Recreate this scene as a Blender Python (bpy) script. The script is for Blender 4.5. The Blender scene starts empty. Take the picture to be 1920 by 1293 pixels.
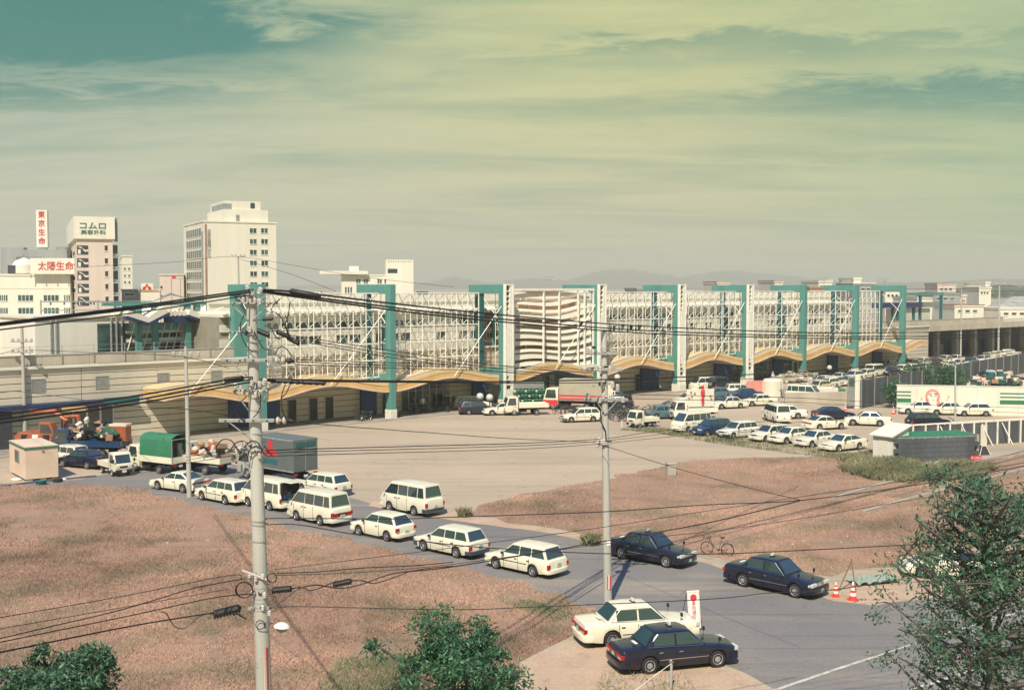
import bpy, bmesh, math, random
import numpy as np
from mathutils import Vector, Matrix
random.seed(7)
R = math.radians
# ------------------------------------------------------------------ camera
FPX, H, HOR = 2130.0, 14.0, 537.0
TH = math.atan((646.5-HOR)/FPX)
SC = bpy.context.scene
cam_d = bpy.data.cameras.new('camera'); cam = bpy.data.objects.new('camera', cam_d)
SC.collection.objects.link(cam); SC.camera = cam
cam_d.sensor_width = 36; cam_d.lens = FPX/1920*36; cam_d.clip_start = .2; cam_d.clip_end = 20000
cam.location = (0, 0, H); cam.rotation_euler = (R(90)-TH, 0, 0)
# ------------------------------------------------------------------ view, sky, sun
SC.view_settings.view_transform = 'Standard'; SC.view_settings.look = 'None'
SC.view_settings.exposure = .38; SC.view_settings.gamma = 1; SC.view_settings.use_curve_mapping = False
SUN_AZ = math.atan2(-.97, -.24); SUN_EL = R(50)
w = bpy.data.worlds.new('World'); SC.world = w; w.use_nodes = True
def sky_world():
    nt = w.node_tree; N = nt.nodes; L = nt.links; N.clear()
    def n(t, **k):
        x = N.new(t)
        for a, b in k.items(): setattr(x, a, b)
        return x
    def mth(op, a, b=None, c=False):
        x = n('ShaderNodeMath', operation=op, use_clamp=c)
        for i, v in enumerate((a, b)):
            if v is None: continue
            if isinstance(v, (int, float)): x.inputs[i].default_value = v
            else: L.new(v, x.inputs[i])
        return x.outputs[0]
    def mix(f, a, b):
        x = n('ShaderNodeMix', data_type='RGBA')
        if isinstance(f, (int, float)): x.inputs[0].default_value = f
        else: L.new(f, x.inputs[0])
        for i, v in ((6, a), (7, b)):
            if isinstance(v, tuple): x.inputs[i].default_value = (*v, 1)
            else: L.new(v, x.inputs[i])
        return x.outputs[2]
    def ss(v, a, b):
        x = n('ShaderNodeMapRange', interpolation_type='SMOOTHSTEP'); L.new(v, x.inputs[0])
        x.inputs[1].default_value = a; x.inputs[2].default_value = b
        return x.outputs[0]
    tc = n('ShaderNodeTexCoord'); sp = n('ShaderNodeSeparateXYZ'); L.new(tc.outputs['Generated'], sp.inputs[0])
    X, Y, Z = sp.outputs
    sky = n('ShaderNodeTexSky', sky_type='NISHITA'); sky.sun_disc = False
    sky.sun_elevation = SUN_EL; sky.sun_rotation = math.atan2(-.24, -.97) 
    sky.air_density = 1.0; sky.dust_density = 2.0
    sc = n('ShaderNodeVectorMath', operation='SCALE'); L.new(sky.outputs[0], sc.inputs[0]); sc.inputs[3].default_value = .075
    tint = n('ShaderNodeVectorMath', operation='MULTIPLY'); L.new(sc.outputs[0], tint.inputs[0]); tint.inputs[1].default_value = (.55, 1.0, .68)
    clear = mix(.80, tint.outputs[0], (.020, .185, .160))
    clear = mix(ss(Z, .28, .50), clear, (.12, .22, .50))
    # project on a cloud plane
    zc = mth('ADD', mth('MAXIMUM', Z, 0.0), .09)
    cx = mth('DIVIDE', X, zc); cy = mth('DIVIDE', Y, zc)
    cv = n('ShaderNodeCombineXYZ'); L.new(cx, cv.inputs[0]); L.new(cy, cv.inputs[1])
    def noise(scale, det, rough, dist, stretch, off=(0, 0, 0), rot=0):
        mp = n('ShaderNodeMapping'); L.new(cv.outputs[0], mp.inputs[0]); mp.inputs[3].default_value = stretch
        mp.inputs[1].default_value = off; mp.inputs[2].default_value = (0, 0, rot)
        t = n('ShaderNodeTexNoise'); L.new(mp.outputs[0], t.inputs[0]); t.inputs['Scale'].default_value = scale
        t.inputs['Detail'].default_value = det; t.inputs['Roughness'].default_value = rough; t.inputs['Distortion'].default_value = dist
        return t.outputs[0]
    streak = noise(1.25, 7, .60, .45, (.55, 1.0, 1), (3.7, 1.3, 0), R(-14))
    big = noise(.45, 3, .5, .2, (.6, 1.2, 1), (9.1, 4.2, 0), R(-8))
    wisp = noise(4.2, 9, .66, .7, (.7, 1.2, 1), (1.0, 7.7, 0), R(-16))
    amt = mth('ADD', mth('MULTIPLY', streak, .75), mth('ADD', mth('MULTIPLY', big, .7), mth('MULTIPLY', wisp, .42)))
    # clearer towards the upper left and towards the zenith, thicker near the horizon
    left = ss(mth('ADD', mth('MULTIPLY', X, -1.0), mth('MULTIPLY', Z, 1.25)), .30, .9)
    hor = mth('MULTIPLY', mth('SUBTRACT', 1.0, ss(Z, .03, .19)), .3)
    zen = mth('MULTIPLY', ss(Z, .285, .50), .46)
    amt = mth('SUBTRACT', mth('ADD', amt, hor), mth('ADD', mth('MULTIPLY', left, .26), zen))
    # the openings of the cloud sheet seen in the photograph: azimuth a, elevation e
    yp = mth('MAXIMUM', Y, .05); a = mth('DIVIDE', X, yp); e = mth('DIVIDE', Z, yp)
    en = mth('ADD', e, mth('MULTIPLY', mth('SUBTRACT', wisp, .5), .11)); en = mth('ADD', en, mth('MULTIPLY', mth('SUBTRACT', streak, .5), .06))
    def bandm(e0, slope, wdt, a0, a1, k):
        d = mth('DIVIDE', mth('SUBTRACT', en, mth('ADD', mth('MULTIPLY', a, slope), e0)), wdt)
        g = mth('EXPONENT', mth('MULTIPLY', mth('MULTIPLY', d, d), -1.0)); return mth('MULTIPLY', mth('MULTIPLY', g, ss(a, a0, a1)), k)
    front = ss(Y, .2, .6)
    op = mth('MULTIPLY', mth('MULTIPLY', ss(en, .175, .222), ss(mth('ADD', a, mth('MULTIPLY', wisp, .25)), .02, -.24)), .5)
    for args in ((.148, .04, .016, .02, .40, .34), (.205, .02, .010, -.05, .12, .16), (.118, .07, .012, .10, .5, .16), (.085, .05, .009, -.10, .4, .10), (.165, .0, .016, -.12, -.34, .26), (.215, -.03, .022, .02, -.18, .22), (.195, .0, .012, -.10, .02, .12)): op = mth('ADD', op, bandm(*args))
    amt = mth('SUBTRACT', mth('ADD', amt, mth('MULTIPLY', front, .03)), mth('MULTIPLY', op, front))
    cover = ss(amt, .38, 1.08)
    fine = noise(1.5, 7, .60, .7, (.40, 1.25, 1), (5.0, 2.7, 0), R(-10))
    cover = mth('MULTIPLY', cover, mth('SUBTRACT', 1.0, mth('MULTIPLY', ss(fine, .38, .74), .38)))
    # cloud colour from the left (greyish) to the right (yellow green)
    side = ss(X, -.45, .12)
    top = ss(Z, .02, .22)
    ccol = mix(side, mix(top, (.56, .55, .42), (.38, .47, .38)), mix(top, (.56, .54, .35), (.55, .56, .27)))
    far = ss(X, .12, .5)
    ccol = mix(far, ccol, (.37, .49, .28))
    shade = ss(wisp, .3, .75)
    ccol = mix(mth('MULTIPLY', shade, .25), ccol, (.62, .60, .32))
    col = mix(cover, clear, ccol)
    hz = mth('SUBTRACT', 1.0, ss(Z, -.01, .07))
    hcol = mix(ss(X, -.3, .35), (.50, .52, .41), (.52, .55, .35))
    col = mix(mth('MULTIPLY', hz, .7), col, hcol)
    bg = n('ShaderNodeBackground'); bg.inputs[1].default_value = .88; L.new(col, bg.inputs[0])
    out = n('ShaderNodeOutputWorld'); L.new(bg.outputs[0], out.inputs[0])
sky_world()
sun_d = bpy.data.lights.new('sun', 'SUN'); sun_d.energy = 4.6; sun_d.angle = R(.53); sun_d.color = (1, .88, .70)
sun = bpy.data.objects.new('sun', sun_d); SC.collection.objects.link(sun)
sv = Vector((math.cos(SUN_EL)*math.cos(SUN_AZ), math.cos(SUN_EL)*math.sin(SUN_AZ), math.sin(SUN_EL)))
sun.rotation_euler = sv.to_track_quat('Z', 'Y').to_euler(); sun.location = (-30, -60, 80)
# ------------------------------------------------------------------ picture -> place
def ray(x, y):
    u = (x-960)/FPX; v = (646.5-y)/FPX
    return Vector((u, math.cos(TH)+v*math.sin(TH), -math.sin(TH)+v*math.cos(TH)))
def G(x, y, z=0.0):
    d = ray(x, y); k = (z-H)/d.z
    return Vector((d.x*k, d.y*k, z))
def AT(x, y, Y):
    d = ray(x, y); k = Y/d.y
    return Vector((d.x*k, Y, H+d.z*k))
# ------------------------------------------------------------------ objects
COL = SC.collection
def empty(name, loc, rz=0, parent=None):
    o = bpy.data.objects.new(name, None); COL.objects.link(o); o.empty_display_size = .3
    o.location = loc; o.rotation_euler = (0, 0, rz)
    if parent: o.parent = parent
    return o
def tag(o, label=None, cat=None, group=None, kind=None):
    if label: o['label'] = label
    if cat: o['category'] = cat
    if group: o['group'] = group
    if kind: o['kind'] = kind
    return o
def thing(name, label, cat, loc, rz=0, group=None):
    return tag(empty(name, loc, rz), label, cat, group)
def link(name, me, parent=None, loc=(0, 0, 0), rz=0, color=None):
    o = bpy.data.objects.new(name, me); COL.objects.link(o); o.location = loc; o.rotation_euler = (0, 0, rz)
    if parent: o.parent = parent
    if color: o.color = (*color, 1)
    return o
def kids():
    k = {}
    for o in SC.objects:
        if o.parent: k.setdefault(o.parent, []).append(o)
    return k
def copy_tree(o, K, parent=None):
    c = o.copy(); COL.objects.link(c); c.parent = parent
    for ch in K.get(o, []): copy_tree(ch, K, c)
    return c
class MB:
    def __init__(s): s.v = []; s.f = []; s.m = []; s.mi = 0
    def face(s, idx): s.f.append(idx); s.m.append(s.mi)
    def poly(s, pts):
        b = len(s.v); s.v += [tuple(p) for p in pts]; s.face(list(range(b, b+len(pts)))); return s
    def box(s, c, d, rz=0, M=None):
        b = len(s.v); x, y, z = d[0]/2, d[1]/2, d[2]/2; cr, sr = math.cos(rz), math.sin(rz)
        for i in (-1, 1):
            for j in (-1, 1):
                for k in (-1, 1):
                    p = (i*x*cr-j*y*sr+c[0], i*x*sr+j*y*cr+c[1], k*z+c[2])
                    if M: p = tuple(M @ Vector(p))
                    s.v.append(p)
        for q in ((0, 1, 3, 2), (4, 6, 7, 5), (0, 4, 5, 1), (2, 3, 7, 6), (0, 2, 6, 4), (1, 5, 7, 3)):
            s.face([b+i for i in q])
        return s
    def bx(s, x0, x1, y0, y1, z0, z1): return s.box(((x0+x1)/2, (y0+y1)/2, (z0+z1)/2), (x1-x0, y1-y0, z1-z0))
    def tube(s, a, b, r, n=6, r2=None, cap=True):
        a = Vector(a); b = Vector(b); d = b-a
        if d.length < 1e-6: return s
        q = d.to_track_quat('Z', 'Y'); r2 = r if r2 is None else r2; k = len(s.v)
        for p, rr in ((a, r), (b, r2)):
            for i in range(n):
                t = 2*math.pi*i/n; s.v.append(tuple(p+q @ Vector((rr*math.cos(t), rr*math.sin(t), 0))))
        for i in range(n): s.face([k+i, k+(i+1) % n, k+n+(i+1) % n, k+n+i])
        if cap: s.face([k+i for i in reversed(range(n))]); s.face([k+n+i for i in range(n)])
        return s
    def path(s, pts, r, n=6, cap=True):
        pts = [Vector(p) for p in pts]; k = len(s.v); up = Vector((0, 0, 1)); m = len(pts)
        rs = r if isinstance(r, (list, tuple)) else [r]*m
        for j, p in enumerate(pts):
            d = (pts[min(j+1, m-1)]-pts[max(j-1, 0)]).normalized()
            ref = up if abs(d.z) < .92 else Vector((1, 0, 0))
            a = d.cross(ref).normalized(); b = a.cross(d)
            for i in range(n):
                t = 2*math.pi*i/n; s.v.append(tuple(p+a*rs[j]*math.cos(t)+b*rs[j]*math.sin(t)))
        for j in range(m-1):
            for i in range(n):
                s.face([k+j*n+i, k+j*n+(i+1) % n, k+(j+1)*n+(i+1) % n, k+(j+1)*n+i])
        if cap: s.face([k+i for i in range(n)]); s.face([k+(m-1)*n+i for i in reversed(range(n))])
        return s
    def lathe(s, prof, n=16, M=None):
        k = len(s.v); m = len(prof)
        for r, z in prof:
            for i in range(n):
                t = 2*math.pi*i/n; p = (r*math.cos(t), r*math.sin(t), z)
                s.v.append(tuple(M @ Vector(p)) if M else p)
        for j in range(m-1):
            for i in range(n): s.face([k+j*n+i, k+j*n+(i+1) % n, k+(j+1)*n+(i+1) % n, k+(j+1)*n+i])
        s.face([k+i for i in reversed(range(n))]); s.face([k+(m-1)*n+i for i in range(n)])
        return s
    def prism(s, pts, a, b, ax='y'):
        n = len(pts); k = len(s.v)
        for t in (a, b):
            for p in pts:
                s.v.append({'y': (p[0], t, p[1]), 'x': (t, p[0], p[1]), 'z': (p[0], p[1], t)}[ax])
        for i in range(n): s.face([k+i, k+(i+1) % n, k+n+(i+1) % n, k+n+i])
        s.face([k+i for i in reversed(range(n))]); s.face([k+n+i for i in range(n)])
        return s
    def mesh(s, name, mats, smooth=None, bevel=0, seg=2, bang=30):
        me = bpy.data.meshes.new(name); me.from_pydata(s.v, [], s.f); me.validate()
        mats = mats if isinstance(mats, (list, tuple)) else [mats]
        for m in mats: me.materials.append(m)
        if len(mats) > 1 and len(me.polygons) == len(s.m): me.polygons.foreach_set('material_index', s.m)
        bm = bmesh.new(); bm.from_mesh(me); bmesh.ops.recalc_face_normals(bm, faces=bm.faces)
        if bevel:
            ed = [e for e in bm.edges if len(e.link_faces) == 2 and e.calc_face_angle(0) > R(bang)]
            bmesh.ops.bevel(bm, geom=ed, offset=bevel, segments=seg, affect='EDGES', profile=.6, clamp_overlap=True)
        bm.to_mesh(me); bm.free()
        if smooth:
            me.polygons.foreach_set('use_smooth', [True]*len(me.polygons)); me.set_sharp_from_angle(angle=R(smooth))
        return me
    def build(s, name, mats, parent=None, loc=(0, 0, 0), rz=0, color=None, **k):
        return link(name, s.mesh(name, mats, **k), parent, loc, rz, color)
# ------------------------------------------------------------------ materials
MATS = {}
def mat(name, col=(.5, .5, .5), rough=.7, var=.12, scale=3.0, bump=0.0, bscale=None, metal=0.0, objcol=False, coat=0.0, col2=None, spec=.5, streak=False, det=5, emit=None, rvar=.0):
    if name in MATS: return MATS[name]
    m = bpy.data.materials.new(name); MATS[name] = m; m.use_nodes = True; nt = m.node_tree; N = nt.nodes; L = nt.links
    p = N['Principled BSDF']; p.inputs['Roughness'].default_value = rough; p.inputs['Metallic'].default_value = metal
    p.inputs['Specular IOR Level'].default_value = spec
    if coat: p.inputs['Coat Weight'].default_value = coat; p.inputs['Coat Roughness'].default_value = .08
    tc = N.new('ShaderNodeTexCoord'); g = N.new('ShaderNodeNewGeometry')
    mp = N.new('ShaderNodeMapping'); L.new(g.outputs['Position'], mp.inputs[0])
    if streak: mp.inputs[3].default_value = (1, 1, .12)
    t = N.new('ShaderNodeTexNoise'); t.inputs['Scale'].default_value = scale; t.inputs['Detail'].default_value = det; t.inputs['Roughness'].default_value = .65
    L.new(mp.outputs[0], t.inputs[0])
    mr = N.new('ShaderNodeMapRange'); L.new(t.outputs[0], mr.inputs[0]); mr.inputs[1].default_value = .3; mr.inputs[2].default_value = .7
    mx = N.new('ShaderNodeMix'); mx.data_type = 'RGBA'; L.new(mr.outputs[0], mx.inputs[0])
    if objcol:
        oi = N.new('ShaderNodeObjectInfo'); hs = N.new('ShaderNodeMix'); hs.data_type = 'RGBA'; hs.blend_type = 'MULTIPLY'; hs.inputs[0].default_value = 1
        hs.inputs[7].default_value = (1-var*1.3, 1-var*1.5, 1-var*1.8, 1)
        L.new(oi.outputs['Color'], hs.inputs[6]); L.new(hs.outputs[2], mx.inputs[6]); L.new(oi.outputs['Color'], mx.inputs[7])
    else:
        c2 = col2 or tuple(c*(1-var*2) for c in col)
        mx.inputs[6].default_value = (*c2, 1); mx.inputs[7].default_value = (*[min(1, c*(1+var*.4)) for c in col], 1)
    L.new(mx.outputs[2], p.inputs['Base Color'])
    if rvar:
        r2 = N.new('ShaderNodeMapRange'); L.new(t.outputs[0], r2.inputs[0]); r2.inputs[3].default_value = rough-rvar; r2.inputs[4].default_value = rough+rvar
        L.new(r2.outputs[0], p.inputs['Roughness'])
    if bump:
        b = N.new('ShaderNodeBump'); b.inputs['Strength'].default_value = bump; b.inputs['Distance'].default_value = .03
        t2 = N.new('ShaderNodeTexNoise'); t2.inputs['Scale'].default_value = bscale or scale*6; t2.inputs['Detail'].default_value = 4
        L.new(g.outputs['Position'], t2.inputs[0]); L.new(t2.outputs[0], b.inputs['Height']); L.new(b.outputs[0], p.inputs['Normal'])
    return m
def M(n): return MATS[n]

mat('paint', (.8, .8, .8), .3, .06, 1.4, objcol=True, coat=.6, spec=.5, rvar=.06)
mat('dull_paint', (.8, .8, .8), .6, .10, 1.2, objcol=True, bump=.1)
mat('glass', (.022, .048, .055), .05, .25, .6, spec=1.0)
mat('tyre', (.022, .022, .024), .8, .2, 8)
mat('rim', (.55, .56, .58), .35, .2, 12, metal=.6)
mat('chrome', (.62, .64, .68), .18, .1, 6, metal=.95)
mat('black_plastic', (.02, .021, .026), .5, .2, 5)
mat('underbody', (.010, .010, .014), .9, .2, 5)
mat('grey_plastic', (.13, .135, .15), .6, .15, 5)
mat('tail_red', (.42, .015, .018), .25, .15, 20)
mat('lamp_glass', (.62, .64, .62), .12, .1, 20, spec=.9)
mat('amber', (.75, .25, .03), .25, .1, 20)
mat('plate_white', (.75, .76, .72), .5, .05, 8)
mat('plate_green', (.02, .16, .09), .5, .05, 8)
mat('ink_white', (.8, .8, .76), .5, .02, 8)
mat('ink_red', (.62, .035, .05), .55, .06, 8)
mat('ink_green', (.06, .20, .16), .6, .06, 8)
mat('ink_dark', (.03, .03, .04), .6, .06, 8)
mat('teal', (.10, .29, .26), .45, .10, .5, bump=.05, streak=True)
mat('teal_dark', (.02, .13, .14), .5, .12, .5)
mat('cream', (.74, .71, .60), .7, .08, .35, bump=.15, streak=True)
mat('white_wall', (.76, .74, .65), .75, .08, .25, bump=.15, streak=True)
mat('white_steel', (.86, .84, .75), .45, .08, 2)
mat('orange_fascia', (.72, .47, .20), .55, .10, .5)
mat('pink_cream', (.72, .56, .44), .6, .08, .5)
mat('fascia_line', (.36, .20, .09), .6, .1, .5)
mat('wall_panel', (.64, .59, .48), .75, .10, .3, bump=.3, bscale=14, streak=True)
mat('groove', (.30, .28, .22), .9, .12, .6)
mat('parapet', (.52, .47, .38), .85, .13, .35, bump=.4, bscale=12, streak=True)
mat('concrete', (.42, .40, .36), .85, .15, .8, bump=.4, bscale=16, streak=True)
mat('pole_concrete', (.46, .46, .42), .85, .13, 1.6, bump=.35, bscale=22, streak=True)
mat('dark_concrete', (.10, .115, .13), .9, .25, .7, bump=.5, bscale=12, streak=True)
mat('galvanised', (.42, .43, .42), .5, .2, 4, metal=.3)
mat('steel_dark', (.05, .055, .07), .6, .2, 3)
mat('cable', (.012, .011, .013), .55, .1, 3)
mat('porcelain', (.55, .51, .47), .3, .1, 9)
mat('louvre_grey', (.27, .28, .26), .6, .15, 3)
mat('navy_roof', (.02, .04, .12), .5, .2, 1.5)
mat('blue_panel', (.03, .075, .22), .6, .15, .8)  # also the painted shade tone of the panels below the canopies
mat('brown_panel', (.40, .24, .15), .75, .15, .6)
mat('window_dark', (.022, .05, .06), .12, .3, .4, spec=.9)
mat('window_teal', (.05, .13, .13), .15, .4, .5, spec=.9)
mat('orange_paint', (.38, .11, .045), .5, .14, 1.5, bump=.15)
mat('green_canvas', (.03, .19, .10), .75, .12, .9, bump=.3, bscale=5)
mat('grey_box', (.15, .17, .175), .5, .12, .6, streak=True)
mat('wood', (.22, .15, .09), .8, .2, 5, bump=.3)
mat('cone_red', (.75, .06, .04), .5, .1, 6)

MATS['glass'].node_tree.nodes['Principled BSDF'].inputs['IOR'].default_value = 1.75
# ================================================================== ground
def ground_mat(name, a, b, c, s1, s2, bump=.5, bs=9.0, rough=.92, streakv=None):
    m = bpy.data.materials.new(name); MATS[name] = m; m.use_nodes = True; nt = m.node_tree; N = nt.nodes; L = nt.links
    p = N['Principled BSDF']; p.inputs['Roughness'].default_value = rough; p.inputs['Specular IOR Level'].default_value = .25
    g = N.new('ShaderNodeNewGeometry')
    def noise(sc, det, vec=None, dist=0):
        t = N.new('ShaderNodeTexNoise'); t.inputs['Scale'].default_value = sc; t.inputs['Detail'].default_value = det
        t.inputs['Roughness'].default_value = .62; t.inputs['Distortion'].default_value = dist
        L.new(vec or g.outputs['Position'], t.inputs[0]); return t.outputs[0]
    def rng(v, x, y):
        r = N.new('ShaderNodeMapRange'); L.new(v, r.inputs[0]); r.inputs[1].default_value = x; r.inputs[2].default_value = y; return r.outputs[0]
    def mix(f, u, v, mode='MIX'):
        x = N.new('ShaderNodeMix'); x.data_type = 'RGBA'; x.blend_type = mode; L.new(f, x.inputs[0])
        for i, q in ((6, u), (7, v)):
            if isinstance(q, tuple): x.inputs[i].default_value = (*q, 1)
            else: L.new(q, x.inputs[i])
        return x.outputs[2]
    vec = None
    if streakv:
        mp = N.new('ShaderNodeMapping'); L.new(g.outputs['Position'], mp.inputs[0]); mp.inputs[2].default_value = (0, 0, R(streakv)); mp.inputs[3].default_value = (.12, 1.0, 1); vec = mp.outputs[0]
    c1 = mix(rng(noise(s1, 5), .36, .64), a, b)
    c2 = mix(rng(noise(s2, 6, vec, .6), .52, .72), c1, c)
    mp2 = N.new('ShaderNodeMapping'); L.new(g.outputs['Position'], mp2.inputs[0]); mp2.inputs[2].default_value = (0, 0, R((streakv or 20)+9)); mp2.inputs[3].default_value = (.05, 1.6, 1)
    c2 = mix(rng(noise(1.0, 4, mp2.outputs[0], .3), .56, .68), c2, (.80, .79, .78), 'MULTIPLY')
    c2 = mix(rng(noise(.55, 5, None, 1.2), .60, .70), c2, (.82, .80, .78), 'MULTIPLY')
    c2 = mix(rng(noise(1.7, 4), .66, .72), c2, (1.12, 1.10, 1.06), 'MULTIPLY')
    fine = rng(noise(6.5, 6), .3, .7)
    c3 = mix(fine, c2, (.80, .78, .76), 'MULTIPLY'); L.new(c3, p.inputs['Base Color'])
    bp = N.new('ShaderNodeBump'); bp.inputs['Strength'].default_value = bump; bp.inputs['Distance'].default_value = .05
    L.new(noise(bs, 5), bp.inputs['Height']); L.new(bp.outputs[0], p.inputs['Normal'])
    return m
ground_mat('dirt', (.50, .42, .31), (.44, .365, .275), (.35, .305, .24), .05, .16, .5, 7, streakv=-42)
ground_mat('asphalt', (.20, .198, .20), (.25, .24, .225), (.37, .32, .26), .13, .30, .35, 22, .85, streakv=-44)
ground_mat('sand', (.56, .42, .30), (.48, .36, .26), (.38, .30, .23), .4, .9, .5, 10)
ground_mat('field_soil', (.40, .26, .185), (.33, .22, .16), (.25, .22, .15), .12, .3, .9, 5)
ground_mat('apron', (.34, .32, .27), (.29, .27, .24), (.22, .21, .20), .2, .5, .3, 12)
mat('line_paint', (.62, .60, .52), .8, .3, 3.0, col2=(.28, .27, .25))
def sheet(name, pts, z, m, kind='structure', th=0.0, sub=None):
    P = [G(x, y) for x, y in pts]
    bm = bmesh.new(); vs = [bm.verts.new((p.x, p.y, z)) for p in P]; f = bm.faces.new(vs)
    if f.normal.z < 0: f.normal_flip()
    bmesh.ops.triangulate(bm, faces=[f])
    me = bpy.data.meshes.new(name); bm.to_mesh(me); bm.free(); me.materials.append(m)
    o = link(name, me); tag(o, kind=kind); return o, P
def jag(pts, amp, step, seed):
    """break the straight edges of a pixel outline up in ground space"""
    rnd = random.Random(seed); out = []
    for i in range(len(pts)):
        a = pts[i]; b = pts[(i+1) % len(pts)]; d = (G(*a)-G(*b)).length; n = max(1, min(60, int(d/step)))
        for k in range(n):
            t = k/n; x = a[0]+(b[0]-a[0])*t; y = a[1]+(b[1]-a[1])*t; g = G(x, y); s = amp if 0 < k else 0
            g = Vector((g.x+rnd.uniform(-s, s), g.y+rnd.uniform(-s, s), 0)); out.append(g)
    return out
def sheet_w(name, P, z, m, kind='structure'):
    bm = bmesh.new(); vs = [bm.verts.new((p.x, p.y, z)) for p in P]; f = bm.faces.new(vs)
    f.normal_update()
    if f.normal.z < 0: f.normal_flip()
    bmesh.ops.triangulate(bm, faces=[f]); me = bpy.data.meshes.new(name); bm.to_mesh(me); bm.free(); me.materials.append(m)
    return tag(link(name, me), kind=kind)
b = MB(); b.poly([(-6000, -300, 0), (6000, -300, 0), (6000, 8000, 0), (-6000, 8000, 0)]); tag(b.build('ground', M('dirt')), kind='structure')
ROAD = [(-260, 905), (20, 906), (150, 898), (235, 880), (430, 868), (600, 915), (700, 945), (850, 970), (1000, 992), (1130, 1018), (1290, 1048), (1560, 1096), (1700, 1080), (1920, 1030), (2150, 1000),
        (2300, 1500), (1560, 1500), (1470, 1330), (1400, 1262), (1300, 1208), (1140, 1172), (1040, 1148), (900, 1112), (800, 1080), (680, 1045), (560, 1010), (450, 970), (340, 950), (260, 925), (-260, 960)]
sheet_w('road', jag(ROAD, .38, 1.2, 3), .006, M('asphalt'))
LEFT = [(-420, 915), (0, 912), (150, 910), (260, 916), (340, 938), (450, 963), (500, 975), (590, 997), (664, 1019), (735, 1030), (775, 1046), (848, 1058), (907, 1078), (988, 1093), (1059, 1114), (1118, 1142), (1085, 1185), (1010, 1222), (985, 1262), (930, 1330), (800, 1500), (-700, 1500)]
RIGHT = [(868, 966), (960, 932), (1100, 905), (1250, 872), (1330, 862), (1450, 858), (1600, 850), (1690, 870), (1800, 868), (1920, 850), (2150, 850), (2150, 960), (1920, 1000), (1790, 1050), (1680, 1062), (1560, 1080), (1400, 1062), (1290, 1036), (1130, 1006), (1000, 984)]
LP = jag(LEFT, .55, 1.2, 5); RP = jag(RIGHT, .6, 1.4, 6)
sheet_w('field', LP, .010, M('field_soil')); sheet_w('field', RP, .010, M('field_soil'))
SAND = [(985, 1262), (1010, 1225), (1110, 1205), (1240, 1225), (1400, 1268), (1470, 1330), (1560, 1500), (800, 1500), (930, 1330)]
sheet_w('dirt_patch', jag(SAND, .15, .8, 8), .014, M('sand'))
SHOULD = [(1290, 1046), (1400, 1068), (1560, 1092), (1700, 1072), (1920, 1018), (2100, 1000), (2100, 1070), (1920, 1100), (1760, 1118), (1640, 1135), (1560, 1126), (1400, 1080)]
sheet_w('verge', jag(SHOULD, .25, 1.0, 9), .012, M('sand'))
ROADEDGE = [(700, 938), (868, 968), (1000, 986), (1130, 1008), (1290, 1038), (1290, 1047), (1130, 1019), (1000, 995), (850, 976), (690, 948)]
sheet_w('verge', jag(ROADEDGE, .12, .8, 10), .016, M('sand'))
def strip(name, pts, wid, z, m, kind='structure', h=0, gaps=None):
    P = [G(*p) for p in pts]; mb = MB()
    for a, c in zip(P[:-1], P[1:]):
        d = (c-a).normalized(); n = Vector((-d.y, d.x, 0))*wid/2
        if h: mb.box(((a+c)/2).to_tuple()[:2]+(z+h/2,), ((c-a).length, wid, h), math.atan2(d.y, d.x))
        else: mb.poly([(q.x, q.y, z) for q in (a+n, a-n, c-n, c+n)])
    o = mb.build(name, m); tag(o, kind=kind); return o
strip('painted_line', [(1300, 1340), (1460, 1291), (1560, 1257), (1640, 1231)], .16, .016, M('line_paint'))
strip('painted_line', [(1640, 1231), (1700, 1211), (1762, 1192)], .09, .016, M('line_paint'))
strip('painted_line', [(1766, 1190), (1880, 1156), (2000, 1120)], .15, .016, M('line_paint'))
strip('painted_line', [(1600, 1330), (1712, 1292), (1830, 1254), (2000, 1200)], .16, .016, M('line_paint'))
strip('kerb', [(1560, 935), (1640, 912), (1740, 886), (1920, 846), (2050, 815)], .22, 0, M('concrete'), h=.12)
strip('kerb', [(1620, 960), (1690, 940), (1920, 880), (2050, 850)], .22, 0, M('concrete'), h=.12)
strip('kerb', [(-100, 925), (60, 905), (180, 893)], .2, 0, M('dark_concrete'), h=.1)
strip('kerb', [(1288, 1037), (1330, 1048), (1420, 1066)], .15, 0, M('concrete'), h=.1)
# ------------------------------------------------------------------ dry grass: real blades
def inside(P, x, y):
    px = np.array([p.x for p in P]); py = np.array([p.y for p in P]); n = len(P); c = np.zeros(len(x), bool); j = n-1
    for i in range(n):
        with np.errstate(divide='ignore', invalid='ignore'):
            t = ((py[i] > y) != (py[j] > y)) & (x < (px[j]-px[i])*(y-py[i])/(py[j]-py[i]+1e-12)+px[i])
        c ^= t; j = i
    return c
def vnoise(x, y, sc, seed):
    rs = np.random.RandomState(seed); g = rs.rand(256, 256); xs = x*sc+100; ys = y*sc+100
    i = np.floor(xs).astype(int); j = np.floor(ys).astype(int); fx = xs-i; fy = ys-j; fx = fx*fx*(3-2*fx); fy = fy*fy*(3-2*fy)
    i %= 255; j %= 255
    return (g[i, j]*(1-fx)+g[i+1, j]*fx)*(1-fy)+(g[i, j+1]*(1-fx)+g[i+1, j+1]*fx)*fy
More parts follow.
